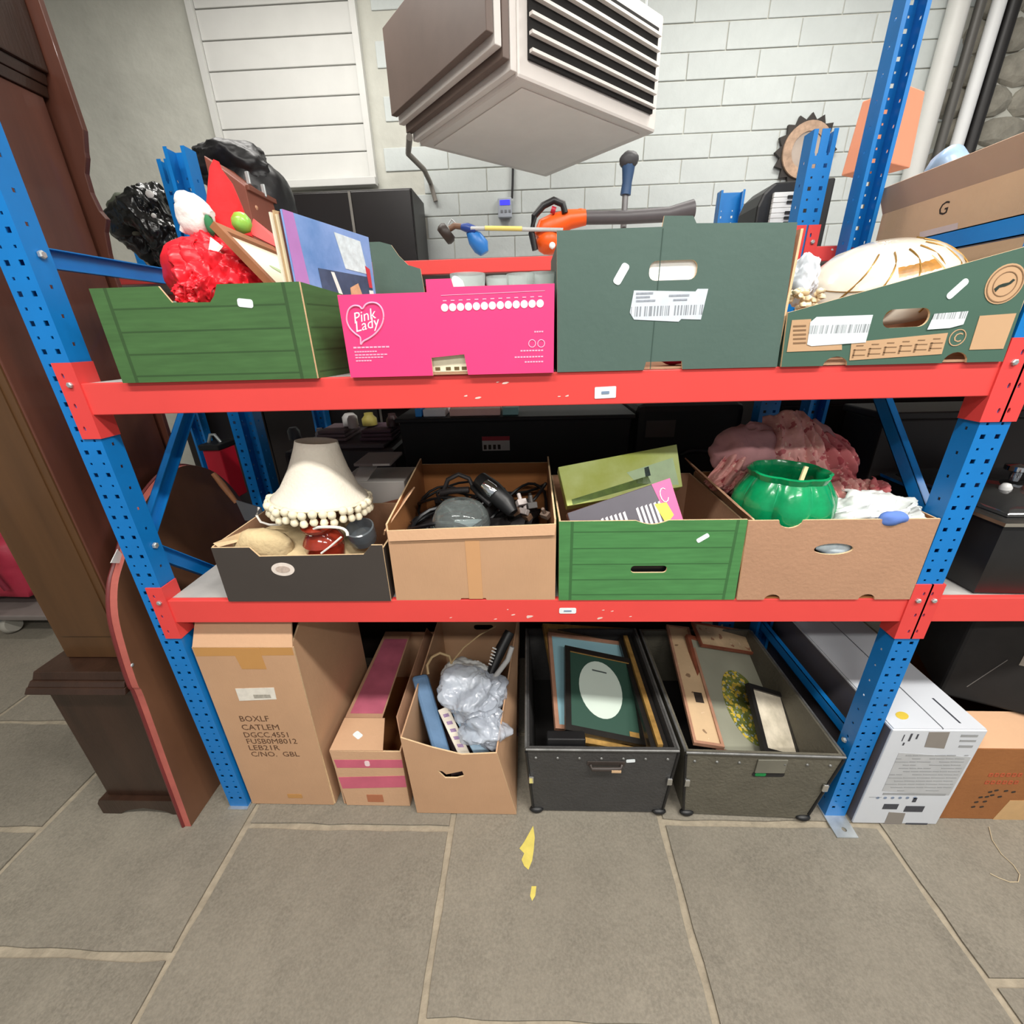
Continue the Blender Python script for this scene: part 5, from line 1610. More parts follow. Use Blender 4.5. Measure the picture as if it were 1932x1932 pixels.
MB().prism(rrect(a[0] + 0.022, a[1] + 0.002, 0.036, 0.014, 0.005), -0.0088, -0.0079, 'y').build('green_lining', mat('bottle_green', (20, 130, 66), rough=0.6, var=0.3, vs=30), tr2)
# pictures in the black trunk
BLKF = mat('black_frame', (34, 32, 30), rough=0.35, var=0.2, vs=20)
GLDF = mat('gold_frame', (186, 146, 82), rough=0.35, metal=0.35, var=0.3, vs=25)
PNKF = mat('pinkish_wood_frame', (172, 128, 104), rough=0.5, var=0.2, vs=18)
OVAL = mat('pale_mint_paper', (206, 220, 208), rough=0.5, var=0.03)
p0 = P(1065, 1376, Y=0.10); n0_ = (0.228, -0.22, 0.948)
nv = Vector(n0_).normalized()


def rect_on(pxs, off, p0=None, n0_=None):
    """a true rectangle on the tilted stack: A, B, D from the photo, edges squared up"""
    p0 = globals()['p0'] if p0 is None else p0
    n0_ = globals()['n0_'] if n0_ is None else n0_
    A_, B_, D_ = [PN(*q, p0 - Vector(n0_).normalized() * off, n0_) for q in pxs]
    u = (B_ - A_); v = D_ - A_
    v = v - u * (v.dot(u) / u.dot(u))
    return A_, B_, B_ + v, A_ + v


A_, B_, C_, D_ = rect_on(((1066, 1217), (1196, 1244), (1066, 1376)), 0.0)
r_, q_, w_, h_ = picture('oval_mount_picture', 'black framed picture with a green mount and a pale oval, top of the stack', A_, B_, C_, D_, 0.022, 0.018, BLKF, mat('bottle_green_mount', (48, 78, 66), rough=0.5, var=0.06),
                         prints=[('oval_print', ellipse(0.48, 0.46, 0.29, 0.34, 32), OVAL)])
e0, e1 = 0.0, 0.0
MB().slab([q_(0.024, 0.019, -0.004), q_(w_ - 0.024, 0.019, -0.004), q_(w_ - 0.024, 0.026, -0.004), q_(0.024, 0.026, -0.004)], 0.001).build('gold_slip', GLDF, r_)
MB().slab([q_(w_ * 0.38, h_ * 0.24, -0.0055), q_(w_ * 0.58, h_ * 0.245, -0.0055), q_(w_ * 0.58, h_ * 0.262, -0.0055), q_(w_ * 0.38, h_ * 0.258, -0.0055)], 0.0004).build('small_print', mat('ink_grey', (80, 90, 88), rough=0.6), r_)
MB().slab([q_(w_ * 0.80, h_ * 0.88, -0.0055), q_(w_ * 0.92, h_ * 0.88, -0.0055), q_(w_ * 0.92, h_ * 0.94, -0.0055), q_(w_ * 0.80, h_ * 0.94, -0.0055)], 0.0004).build('gold_label', GLDF, r_)
picture('gold_frame_picture', 'gold framed picture lying under the green oval-mount picture', *rect_on(((1090, 1236), (1212, 1258), (1096, 1400)), 0.028), 0.02, 0.018, GLDF, mat('ochre_print', (170, 150, 110), rough=0.5, var=0.3, vs=12))
picture('pale_blue_picture', 'picture with a pale blue mount in a pinkish wooden frame', *rect_on(((1034, 1192), (1184, 1212), (1034, 1372)), 0.055), 0.016, 0.018, PNKF, mat('pale_blue_mount', (150, 196, 208), rough=0.5, var=0.05))
picture('wide_gold_picture', 'large gold framed picture at the bottom of the stack in the black trunk', *rect_on(((1024, 1176), (1200, 1186), (1028, 1360)), 0.085), 0.022, 0.02, GLDF, mat('brown_print_paper', (128, 106, 80), rough=0.5, var=0.4, vs=10))
for k, (xx_, zz_, c_) in enumerate(((1.556, 0.30, BLKF), (1.577, 0.315, GLDF), (1.597, 0.30, BLKF))):
    r = root('standing_picture', ['black frame standing on edge beside the stacked pictures', 'gold frame standing on edge between two black frames', 'black frame standing on edge against the wall of the black trunk'][k], 'picture frame', (xx_, 0.3, 0.017))
    MB().prism([(0.03, 0.017), (0.60, 0.017), (0.60, zz_), (0.03, zz_)], xx_ - 0.009, xx_ + 0.009, 'x', holes=[[(0.06, 0.045), (0.57, 0.045), (0.57, zz_ - 0.03), (0.06, zz_ - 0.03)]]).build('frame', c_, r)
    MB().box(xx_ - 0.003, xx_ + 0.003, 0.06, 0.57, 0.045, zz_ - 0.03).build('print', MATS['brown_print_paper'], r)
a = P(1032, 1380, Y=0.04); b = P(1104, 1382, Y=0.04)
m = MB().box(a.x, b.x, 0.018, 0.055, 0.20, a.z - 0.012)
tag(m.build('black_case', BLACK, bevel=0.004), 'small black case at the front of the black trunk', 'case')
# pictures in the olive trunk
p0 = P(1352, 1418, Y=0.08); n0_ = (0.29, -0.261, 0.921); nv = Vector(n0_).normalized()
REDF_ = mat('red_brown_frame', (134, 74, 52), rough=0.4, var=0.25, vs=18)
MAP = mat('old_map_paper', (208, 178, 140), rough=0.6, var=0.1, vs=8, kind='floral', p=(16, 0.12, (120, 90, 66), (226, 200, 168)))
r_, q_, w_, h_ = picture('map_picture', 'long framed old map with a pinkish wooden frame along the side of the olive trunk', *rect_on(((1257, 1178), (1300, 1183), (1285, 1397)), 0.0, P(1285, 1395, Y=0.08), (0.05, -0.102, 0.994)), 0.010, 0.016, PNKF, MAP)
MB().slab([q_(w_ * 0.45, h_ * 0.62, -0.006), q_(w_ * 0.75, h_ * 0.62, -0.006), q_(w_ * 0.75, h_ * 0.70, -0.006), q_(w_ * 0.45, h_ * 0.70, -0.006)], 0.0004).build('stamp_print', INK, r_)
DAI = mat('daisy_print', (110, 118, 56), rough=0.5, var=0.5, vs=14, kind='floral', p=(44, 0.42, (226, 192, 70), (150, 170, 196)))
picture('flower_oval_picture', 'large red-brown framed picture with an oval of yellow flowers on a grey mount', *rect_on(((1296, 1196), (1436, 1234), (1352, 1418)), 0.0), 0.016, 0.02, REDF_, mat('grey_green_mount', (150, 150, 132), rough=0.5, var=0.05),
        prints=[('oval_flower_print', ellipse(0.53, 0.56, 0.25, 0.31, 30), DAI)])
picture('cream_print_picture', 'cream print in a brown frame at the back of the olive trunk', *rect_on(((1306, 1172), (1414, 1190), (1310, 1215)), -0.02), 0.008, 0.014, REDF_, mat('cream_brown_print', (196, 168, 132), rough=0.5, var=0.2, vs=14, kind='floral', p=(20, 0.2, (140, 90, 66), (214, 190, 160))))
r_, q_, w_, h_ = picture('small_dark_picture', 'small dark framed print leaning on the flower picture', *rect_on(((1412, 1288), (1480, 1308), (1446, 1420)), 0.0, P(1446, 1420, Y=0.08), (0.384, -0.426, 0.819)), 0.018, 0.02, BLKF, mat('cream_sketch', (206, 196, 172), rough=0.5, var=0.25, vs=16, rgb2=(214, 204, 184)))

# ---------------- right-hand bay: white printer carton and its neighbours
WPB = mat('white_gloss_carton', (204, 208, 214), rough=0.35, var=0.04, vs=4)
GRS = mat('dark_grey_carton_side', (92, 88, 92), rough=0.4, var=0.12, vs=6)
GPT = mat('grey_print_block', (178, 180, 182), rough=0.5, var=0.1, vs=12)
wx0, wx1, wy, wz_ = 2.262, 2.546, -0.022, 0.452
wb = root('white_carton_long', 'long white glossy carton with fine grey print beside the blue post', 'box', ((wx0 + wx1) / 2, wy, 0))
MB().box(wx0, wx1, wy, 1.05, 0.001, wz_).build('body', WPB, wb, bevel=0.003)
MB().box(wx0 - 0.0012, wx0, wy + 0.006, 1.04, 0.006, wz_ - 0.006).build('side_print', GRS, wb)
MB().box(wx0 + 0.004, wx0 + 0.150, wy + 0.004, 1.04, wz_, wz_ + 0.0035).build('top_flap', WPB, wb)
MB().box(wx0 + 0.1545, wx1 - 0.003, wy + 0.004, 1.04, wz_, wz_ + 0.0035).build('top_flap', WPB, wb)
MB().box(wx0 + 0.151, wx0 + 0.154, wy + 0.004, 1.04, wz_ + 0.0002, wz_ + 0.001).build('seam', BLACK, wb)


def atw(px, py):
    return at(px, py, wy)


def wprint(nm, pxs, m_, k=1):
    return decal(nm, wb, [atw(*q) for q in pxs], wy - 0.0002 - 0.001 * (k - 1), m_, t=0.0007)


GTP = mat('grey_brown_tape', (134, 128, 122), rough=0.3, var=0.08)
wprint('tape', [(1753, 1381), (1792, 1381), (1781, 1412), (1744, 1409)], GTP)
wprint('tape', [(1677, 1532), (1708, 1534), (1699, 1559), (1667, 1556)], GTP)
wprint('print_block', [(1696, 1420), (1832, 1428), (1790, 1500), (1664, 1492)], GPT)
m = MB()
random.seed(8)
for row_ in range(12):
    py = 1424 + row_ * 6
    x0_ = 1694 - row_ * 2.6
    while x0_ < 1824 - row_ * 3.2:
        L_ = random.uniform(8, 26)
        if random.random() < 0.8:
            p_, r2 = atw(x0_, py), atw(min(x0_ + L_, 1826 - row_ * 3.2), py + 1.6)
            m.box(p_[0], r2[0], wy - 0.0016, wy - 0.0011, min(p_[1], r2[1]), max(p_[1], r2[1]))
        x0_ += L_ + 3
m.build('small_print', mat('mid_grey_print', (150, 152, 154), rough=0.5), wb)
BK = mat('dark_print', (62, 64, 72), rough=0.5, var=0.2, vs=80)
m = MB()
for (x0_, y0_, x1_, y1_) in ((1702, 1386, 1706, 1398), (1716, 1384, 1719, 1398), (1727, 1385, 1734, 1394), (1702, 1401, 1707, 1406), (1664, 1517, 1696, 1526), (1704, 1521, 1745, 1531), (1706, 1553, 1750, 1559), (1720, 1505, 1731, 1513)):
    p_, r2 = atw(x0_, y1_), atw(x1_, y0_)
    m.box(p_[0], r2[0], wy - 0.0010, wy - 0.0003, p_[1], r2[1])
m.build('dark_mark', BK, wb)['kind'] = 'stuff'
for k in range(6):
    p_ = atw(1656 + k * 14, 1505)
    decal('symbol', wb, ellipse(p_[0], p_[1], 0.0055, 0.0055, 10), wy - 0.0002, mat('blue_grey_mark', (120, 134, 156), rough=0.5, var=0.2))
m = MB()
for (x0_, y0_, x1_, y1_) in ((1812, 1386, 1846, 1390), (1810, 1396, 1842, 1399), (1808, 1406, 1836, 1410), (1665, 1497, 1785, 1499), (1663, 1503, 1640, 1504)):
    p_, r2 = atw(x0_, y1_), atw(x1_, y0_)
    m.box(min(p_[0], r2[0]), max(p_[0], r2[0]), wy - 0.0010, wy - 0.0003, min(p_[1], r2[1]), max(p_[1], r2[1]))
m.build('small_print', MATS['mid_grey_print'], wb)['kind'] = 'stuff'
p = P(1702, 1350, Z=wz_ + 0.004)
MB().prism(ellipse(p.x, p.y, 0.022, 0.014, 16, 0.4), wz_ + 0.0037, wz_ + 0.0044, 'z').build('gold_sticker', mat('gold_sticker', (206, 180, 70), rough=0.4), wb)
p = P(1785, 1340, Z=wz_ + 0.004)
MB().box(p.x - 0.003, p.x + 0.003, p.y - 0.05, p.y + 0.05, wz_ + 0.0037, wz_ + 0.0042).build('dark_mark', BK, wb)

rb = root('brown_carton_right', 'open brown carton with faded red and black print next to the long white carton', 'box', (2.86, 0.0, 0))
RB = CARDD
zr_ = 0.345
MB().box(2.562, 3.2, 0.0, 0.005, 0.001, zr_).build('front_panel', RB, rb)
MB().box(2.562, 2.567, 0.005, 0.50, 0.001, zr_).build('side_panel', RB, rb)
MB().box(3.195, 3.2, 0.005, 0.50, 0.001, zr_).build('side_panel', RB, rb)
MB().box(2.567, 3.195, 0.495, 0.50, 0.001, zr_).build('back_panel', RB, rb)
MB().box(2.567, 3.195, 0.005, 0.495, 0.001, 0.006).build('base_panel', RB, rb)
MB().slab([Vector((2.565, 0.12, zr_ + 0.035)), Vector((3.19, 0.12, zr_ + 0.03)), Vector((3.19, 0.002, zr_ + 0.002)), Vector((2.565, 0.002, zr_ + 0.002))], 0.004).build('front_flap', CARD2, rb)
RP = mat('faded_red_print', (176, 82, 50), rough=0.8, var=0.2, vs=60)
for (s_, px, py, mm, sz) in (('IIIIII', 1868, 1468, RP, 0.026), ('IIIIIII', 1862, 1483, RP, 0.026)):
    pass
m = MB()
for row_, (px, py, n_) in enumerate(((1869, 1462, 6), (1862, 1476, 6))):
    for k in range(n_):
        p_ = at(px + k * 11, py, 0.0)
        m.prism(rrect(p_[0], p_[1], 0.013, 0.017, 0.003, 3), -0.0009, -0.0002, 'y', holes=[rrect(p_[0], p_[1], 0.006, 0.009, 0.002, 3)])
m.build('red_print', RP, rb)
m = MB()
for (px, py) in ((1880, 1491), (1898, 1492), (1912, 1494), (1868, 1494), (1850, 1504), (1862, 1503), (1842, 1513), (1858, 1512), (1872, 1500), (1836, 1522), (1852, 1522), (1886, 1503)):
    p_ = at(px, py, 0.0)
    m.prism(rrect(p_[0], p_[1], 0.013, 0.008, 0.003, 3, 0.3), -0.0009, -0.0002, 'y')
m.build('black_print', INK, rb)
pt_ = [at(1905, 1510, 0.0), at(1945, 1510, 0.0), at(1945, 1556, 0.0), at(1863, 1556, 0.0)]
decal('packing_tape', rb, pt_, -0.0002, mat('pale_torn_tape', (198, 160, 112), rough=0.35, var=0.1, vs=20))
# black crate resting on it
bc = root('black_crate', 'large matt black crate resting tilted on the brown carton', 'crate', (2.80, 0.10, 0.385), math.radians(-24))
MB().box(-0.22, 0.42, 0.0, 0.45, 0.0, 0.40).build('body', MBLACK, bc, bevel=0.01, local=True)
MB().box(-0.07, 0.40, -0.0015, -0.0002, 0.19, 0.25).build('grey_label', mat('taupe_label', (142, 134, 124), rough=0.6), bc, local=True)
MB().tube([(-0.16, -0.001, 0.06), (-0.10, -0.001, 0.20)], 0.0012, 5).build('scratch', mat('scratch_grey', (120, 116, 112), rough=0.6), bc, local=True)
# slow cooker on the middle shelf of the right bay
sq_ = lambda a, z: (1.0 / max(abs(math.cos(a)), abs(math.sin(a)))) ** 0.93
ck = root('slow_cooker', 'black slow cooker with a chrome rim on the shelf beyond the blue post', 'cooker', (2.565, 0.222, ZM + 0.0005))
cc = (2.565, 0.222, ZM + 0.0005)
MB().lathe([(0, 0), (0.203, 0), (0.209, 0.008), (0.21, 0.10), (0.21, 0.19), (0.208, 0.205), (0, 0.207)], 96, cc, mod=sq_).build('body', BLACK, ck, smooth=True)
MB().lathe([(0.205, 0.206), (0.216, 0.208), (0.217, 0.218), (0.207, 0.222), (0.19, 0.222), (0.19, 0.208)], 96, cc, mod=sq_).build('rim', CHROME, ck, smooth=True)
MB().lathe([(0.188, 0.223), (0.17, 0.245), (0.12, 0.262), (0.05, 0.270), (0, 0.271)], 96, cc, mod=sq_).build('lid', mat('dark_lid_glass', (40, 40, 40), rough=0.05, coat=1.0), ck, smooth=True)
MB().lathe([(0.012, 0.271), (0.012, 0.285), (0.03, 0.292), (0.03, 0.305), (0, 0.31)], 20, cc).build('knob', CHROME, ck, smooth=True)
for k in range(5):
    m = MB().lathe([(0, 0), (0.012, 0), (0.014, 0.02), (0.008, 0.03), (0, 0.032)], 12, (2.46 + 0.05 * k, 0.14 - 0.012 * (k % 2), ZM + 0.258 - 0.004 * abs(k - 2)))
    tag(m.build('spice_pot', mat('pot_%d' % (k % 2), ((196, 196, 194), (110, 70, 62))[k % 2], rough=0.25), smooth=True), ('silver spice pot standing on the slow cooker lid', 'brown spice pot standing on the slow cooker lid')[k % 2], 'pot', 'spice pots on the slow cooker')

# ============================================================ longcase clock, table leaf, trolley
MAH = mat('dark_mahogany', (50, 32, 23), rough=0.35, var=0.3, vs=5, stretch=(3, 3, 0.35), bump=0.08, bs=40, bstretch=(4, 4, 0.4), coat=0.15)
MAHL = mat('brown_mahogany_panel', (80, 54, 31), rough=0.4, var=0.25, vs=4, stretch=(3, 3, 0.3), coat=0.1)
MAHR = mat('red_mahogany_panel', (84, 48, 36), rough=0.4, var=0.28, vs=4, stretch=(3, 3, 0.3), coat=0.15)
ck = root('longcase_clock', 'tall dark mahogany longcase clock standing beside the rack', 'clock', (-0.30, 0.2, 0))
MB().box(-0.44, -0.148, -0.012, 0.44, 0.075, 0.60).build('base_case', MAH, ck, bevel=0.004)
# shaped plinth with a bracket-foot cut-out
MB().prism([(-0.470, 0.0), (-0.40, 0.0), (-0.375, 0.018), (-0.30, 0.034), (-0.225, 0.018), (-0.20, 0.0), (-0.136, 0.0), (-0.136, 0.055), (-0.148, 0.075), (-0.458, 0.075), (-0.470, 0.055)], -0.032, 0.44, 'y').build('plinth', MAH, ck, bevel=0.003)
for (o_, z0, z1) in ((0.034, 0.60, 0.622), (0.024, 0.622, 0.640), (0.012, 0.640, 0.668)):
    MB().taper((-0.44 - o_, -0.148 + o_ * 0.25, -0.012 - o_, 0.44, z0), (-0.44 - o_ + 0.008, -0.148 + o_ * 0.25, -0.012 - o_ + 0.008, 0.44, z1)).build('moulding', MAH, ck, bevel=0.003)
MB().box(-0.393, -0.155, 0.048, 0.43, 0.668, 2.24).build('trunk_case', MAHR, ck, bevel=0.003)
MB().prism([(-0.388, 0.675), (-0.160, 0.675), (-0.160, 2.2), (-0.388, 2.2)], 0.044, 0.0478, 'y').build('front_face', MAHL, ck)
MB().prism([(-0.365, 0.76), (-0.182, 0.76), (-0.182, 2.1), (-0.365, 2.1)], 0.0405, 0.0438, 'y').build('trunk_door', MAHL, ck, bevel=0.002)
for (o_, z0, z1) in ((0.012, 2.24, 2.265), (0.03, 2.265, 2.29)):
    MB().taper((-0.393 - o_, -0.155 + o_ * 0.5, 0.044 - o_, 0.44, z0), (-0.405 - o_, -0.15 + o_ * 0.5, 0.034 - o_, 0.44, z1)).build('moulding', MAH, ck, bevel=0.002)
MB().box(-0.43, -0.125, -0.01, 0.44, 2.29, 2.70).build('hood', MAH, ck, bevel=0.004)
# shaped backboard showing beyond the side
edge = [(165, 248), (168, 290), (170, 300), (168, 330), (178, 365), (195, 400), (208, 415), (205, 440), (212, 480), (222, 520)]
pp_ = [P(px, py, Y=0.455) for px, py in edge]
poly = [(-0.40, 0.66), (-0.156, 0.66), (-0.13, 1.60)] + [(v.x, v.z) for v in reversed(pp_)] + [(pp_[0].x - 0.01, 2.70), (-0.40, 2.70)]
MB().prism(poly, 0.442, 0.458, 'y').build('backboard', MAHR, ck, bevel=0.002)
# table leaf
LEAFF = mat('brown_leaf_face', (112, 76, 54), rough=0.45, var=0.3, vs=3, stretch=(1, 1, 0.5))
LEAFE = mat('pink_red_leaf_edge', (172, 92, 82), rough=0.5, var=0.18, vs=9)
ol = [(-0.072, 0.0), (-0.05, 0.3), (-0.028, 0.58), (-0.030, 0.63), (-0.016, 0.76), (0.004, 0.87), (0.04, 0.955), (0.085, 1.01), (0.14, 1.075), (0.22, 1.145), (0.32, 1.198), (0.40, 1.212), (0.47, 1.198), (0.56, 1.142),
      (0.63, 1.05), (0.675, 0.94), (0.69, 0.82), (0.69, 0.0)]
def smooth_poly(pts, n=4):
    out = []
    for i in range(len(pts) - 1):
        p0_, p1_, p2_, p3_ = [Vector(pts[max(0, min(len(pts) - 1, i + k))]) for k in (-1, 0, 1, 2)]
        for q in range(n):
            t_ = q / n
            out.append(tuple(0.5 * ((2 * p1_) + (p2_ - p0_) * t_ + (2 * p0_ - 5 * p1_ + 4 * p2_ - p3_) * t_ ** 2 + (3 * p1_ - p0_ - 3 * p2_ + p3_) * t_ ** 3)))
    out.append(tuple(pts[-1]))
    return out


ol = [ol[0]] + smooth_poly(ol[1:-1]) + [ol[-1]]
lf = root('table_leaf', 'round-topped reddish wooden table leaf leaning on edge between the clock and the rack', 'table leaf', (-0.115, 0.3, 0))
MB().prism(ol, -0.128, -0.100, 'x', mi=(0, 1, 0)).build('board', [LEAFF, LEAFE], lf, bevel=0.003)
ins = []
c_ = Vector((0.31, 0.55))
for y, z in ol:
    d = Vector((y, z)) - c_
    ins.append((y - d.x * 0.03, max(0.012, z - d.y * 0.02)))
m = MB()
pts = [(-0.1285, y, z) for y, z in ol[:-1]]
m.tube(pts, 0.006, 6)
m.build('edge_moulding', mat('dark_red_moulding', (104, 40, 40), rough=0.4, var=0.2), lf, smooth=True)
p = P(246, 1257, X=-0.1)
MB().lathe([(0.006, 0), (0.004, 0.002), (0, 0.003)], 10, M=Matrix.Translation((-0.1, -0.02, 0.70)) @ Matrix.Rotation(math.radians(90), 4, 'Y')).build('screw_head', GALV, lf)
# white card wedged above it
m = MB().slab([P(222, 1036, X=-0.112), P(231, 1046, X=-0.112), P(234, 1063, X=-0.112), P(209, 1062, X=-0.112)], 0.002)
tag(m.build('white_card', WHITE), 'white card wedged on the rounded shoulder of the table leaf', 'card')
# trolley with a red holdall
tro = root('trolley', 'low flat trolley with pale rubber castors carrying the red holdall', 'trolley', (-2.25, 1.15, 0))
MB().box(-2.75, -1.72, 0.98, 1.62, 0.115, 0.150).build('platform', mat('grey_plastic_deck', (120, 112, 108), rough=0.5, var=0.15), tro, bevel=0.008)
for (x, y) in ((-2.04, 1.03), (-2.68, 1.03), (-1.80, 1.55), (-2.68, 1.55)):
    w_ = MB().lathe([(0.012, -0.022), (0.045, -0.022), (0.05, -0.012), (0.05, 0.012), (0.045, 0.022), (0.012, 0.022)], 20, M=Matrix.Translation((x, y, 0.0505)) @ Matrix.Rotation(math.radians(75), 4, 'Y') ).build('castor_wheel', mat('pale_grey_rubber', (160, 156, 146), rough=0.6), tro, smooth=True)
    MB().prism([(y - 0.03, 0.105), (y + 0.03, 0.105), (y + 0.012, 0.04), (y - 0.012, 0.04)], x - 0.03, x - 0.026, 'x').build('castor_fork', GALV, w_)
    MB().box(x - 0.03, x + 0.03, y - 0.03, y + 0.03, 0.105, 0.115).build('castor_plate', GALV, w_)
REDB = mat('crimson_nylon', (168, 44, 66), rough=0.55, var=0.15, vs=6, bump=0.3, bs=12)
hb = root('holdall', 'crimson nylon holdall lying on the low trolley', 'bag', (-2.2, 1.25, 0.151))


def sq(p, d):
    m_ = max(abs(d.x), abs(d.y), abs(d.z))
    return p * (1.0 / m_) ** 0.7


MB().blob((-2.24, 1.28, 0.395), (0.40, 0.24, 0.205), seed=40, amp=0.06, freq=2, sub=4, fn=sq, zmin=0.151).build('body', REDB, hb, smooth=True)
MB().tube([(-2.5, 1.03, 0.30), (-2.45, 1.015, 0.55), (-2.3, 1.03, 0.66), (-2.1, 1.03, 0.66), (-1.98, 1.015, 0.55), (-1.94, 1.03, 0.30)], 0.014, 8).build('strap', mat('dark_crimson_web', (120, 30, 48), rough=0.7), hb, smooth=True)
m = MB().box(-3.3, -2.2, 1.75, 2.2, 0.001, 1.0)
cream = m.build('cream_cupboard', mat('cream_paint', (214, 208, 176), rough=0.6, var=0.06), bevel=0.01)
tag(cream, 'plain cream painted cupboard behind the red holdall', 'cupboard')

# ============================================================ things on the back rack and against the wall
# wooden case
WC_ = mat('red_brown_case', (136, 74, 56), rough=0.5, var=0.15, vs=7)
x0_, x1_ = P(398, 350, Y=0.76).x, P(462, 350, Y=0.76).x
zt1, zt2 = P(398, 292, Y=0.76).z, P(462, 350, Y=0.76).z
cs_ = root('wooden_case', 'red-brown wooden case with a sloping lid on the back rack', 'case', ((x0_ + x1_) / 2, 0.76, BZ))
ye = P(545, 402, X=x1_).y
MB().prism([(x0_, BZ), (x1_, BZ), (x1_, zt2), (x0_, zt1)], 0.76, ye, 'y').build('body', WC_, cs_, bevel=0.003)
MB().box(x1_ - 0.001, x1_ + 0.010, 0.765, ye - 0.005, zt2 - 0.012, zt2 + 0.004).build('lid_edge', mat('dark_case_edge', (120, 66, 48), rough=0.5), cs_, bevel=0.002)
for (px, py) in ((484, 392), (517, 407)):
    p = P(px, py, X=x1_)
    MB().lathe([(0.008, 0), (0.006, 0.003), (0, 0.005)], 10, M=Matrix.Translation((x1_, p.y, p.z)) @ Matrix.Rotation(math.radians(90), 4, 'Y')).build('stud', mat('pale_brass', (200, 150, 120), rough=0.4, metal=0.3), cs_, smooth=True)
# black bags
NYL = mat('black_nylon', (24, 24, 26), rough=0.45, var=0.35, vs=8, bump=0.4, bs=14)
bg = root('black_holdall', 'bulging black nylon bag with angular flaps behind the wooden case', 'bag', P(480, 430, Y=1.05))
MB().blob(P(440, 318, Y=1.0), (0.13, 0.11, 0.085), seed=50, amp=0.55, freq=2.0, sub=5, ridge=True).build('top_flap', NYL, bg, smooth=True)
MB().blob(P(495, 385, Y=1.02), (0.125, 0.12, 0.155), seed=52, amp=0.1, freq=1.6, sub=4, zmin=BZ + 0.001).build('body', NYL, bg, smooth=True)
for (px, py) in ((468, 336), (498, 360)):
    p = P(px, py, Y=0.87)
    MB().box(p.x - 0.008, p.x + 0.008, 0.865, 0.872, p.z - 0.02, p.z + 0.02).build('buckle', GALV, bg, bevel=0.003)
bg2 = root('bin_bag', 'glossy black and green sack slumped at the end of the back rack', 'bag', P(280, 500, Y=0.92))
BIN = mat('black_bin_film', (22, 24, 24), rough=0.22, var=0.4, vs=8, bump=0.6, bs=16)
m = MB().blob(P(300, 430, Y=0.95), (0.115, 0.12, 0.145), seed=56, amp=0.5, freq=2.4, sub=6, ridge=True, zmin=BZ + 0.001)
m.build('sack', BIN, bg2, smooth=True)
MB().blob(P(246, 408, Y=0.90), (0.062, 0.06, 0.075), seed=58, amp=0.15, freq=2, sub=4).build('green_end', mat('grey_green_film', (92, 104, 84), rough=0.3, var=0.45, vs=7, rgb2=(120, 124, 110)), bg2, smooth=True)
for (px, py, s_) in ((282, 366, 0.016), (290, 407, 0.010)):
    p = P(px, py, Y=0.825)
    MB().blob((p.x, 0.825, p.z), (s_, 0.004, s_ * 0.8), seed=3, amp=0.2, sub=2).build('white_tag', WHITE, bg2, smooth=True)
# striped tins and a white cap beside the bag
for k, (px, c_, lab) in enumerate(((549, (120, 124, 150), 'slim blue-grey tin beside the wooden case'), (560, (140, 40, 60), 'slim dark red tin beside the wooden case'))):
    p = P(px, 440, Y=0.95)
    m = MB().lathe([(0, 0), (0.016, 0), (0.017, 0.004), (0.017, 0.11), (0.012, 0.116), (0, 0.117)], 16, (p.x, 0.95 + 0.02 * k, BZ))
    tag(m.build('tin', mat('tin_%d' % k, c_, rough=0.35), smooth=True), lab, 'tin')
p = P(568, 459, Y=0.85)
m = MB().lathe([(0, 0), (0.020, 0), (0.022, 0.01), (0.022, 0.035), (0.016, 0.045), (0, 0.046)], 16, (p.x, 0.85, BZ))
tag(m.build('white_jar', LWH, smooth=True), 'small white jar at the edge of the back rack', 'jar')
# black cabinet against the wall
a, b = P(585, 362, Y=2.2), P(777, 362, Y=2.2)
kb = root('black_cabinet', 'tall black two-door cabinet against the wall', 'cabinet', ((a.x + b.x) / 2, 2.2, 0))
zc2 = a.z
MB().box(a.x - 0.25, b.x, 2.2, 2.55, 0.001, zc2).build('body', mat('black_brown_veneer', (34, 30, 28), rough=0.4, var=0.2, vs=6), kb, bevel=0.004)
xm = P(667, 400, Y=2.2).x
MB().box(a.x - 0.245, xm - 0.004, 2.182, 2.2, 0.05, zc2 - 0.012).build('door', mat('black_door', (28, 24, 24), rough=0.3), kb, bevel=0.003)
MB().box(xm + 0.004, b.x - 0.006, 2.182, 2.2, 0.05, zc2 - 0.012).build('door', MATS['black_door'], kb, bevel=0.003)
MB().box(xm - 0.012, xm + 0.004, 2.176, 2.1815, 0.05, zc2 - 0.012).build('door_strip', mat('grey_strip', (120, 116, 110), rough=0.5), kb)
# heater hanging from the ceiling
HZ = 2.50
HM_ = mat('grey_white_enamel', (228, 222, 216), rough=0.4, var=0.05, vs=3)  # enamel whitened to carry light bounced up from the floor
HD = mat('brown_grey_louvre', (112, 96, 88), rough=0.5, var=0.1)
fc, rc, lcn = P(1030, 335, Z=HZ), P(1168, 279, Z=HZ), P(790, 276, Z=HZ)
ux = (rc - fc).normalized()
uy = Vector((ux.y, -ux.x, 0))
if uy.dot(lcn - fc) < 0:
    uy = -uy
Lx, Ly = 0.78, (lcn - fc).dot(uy)
ht = root('warm_air_heater', 'grey-white warm air heater hanging from the ceiling on rods', 'heater', fc + ux * (Lx / 2) + uy * (Ly / 2))


def hp(a_, b_, z_):
    return fc + ux * a_ + uy * b_ + Vector((0, 0, z_))


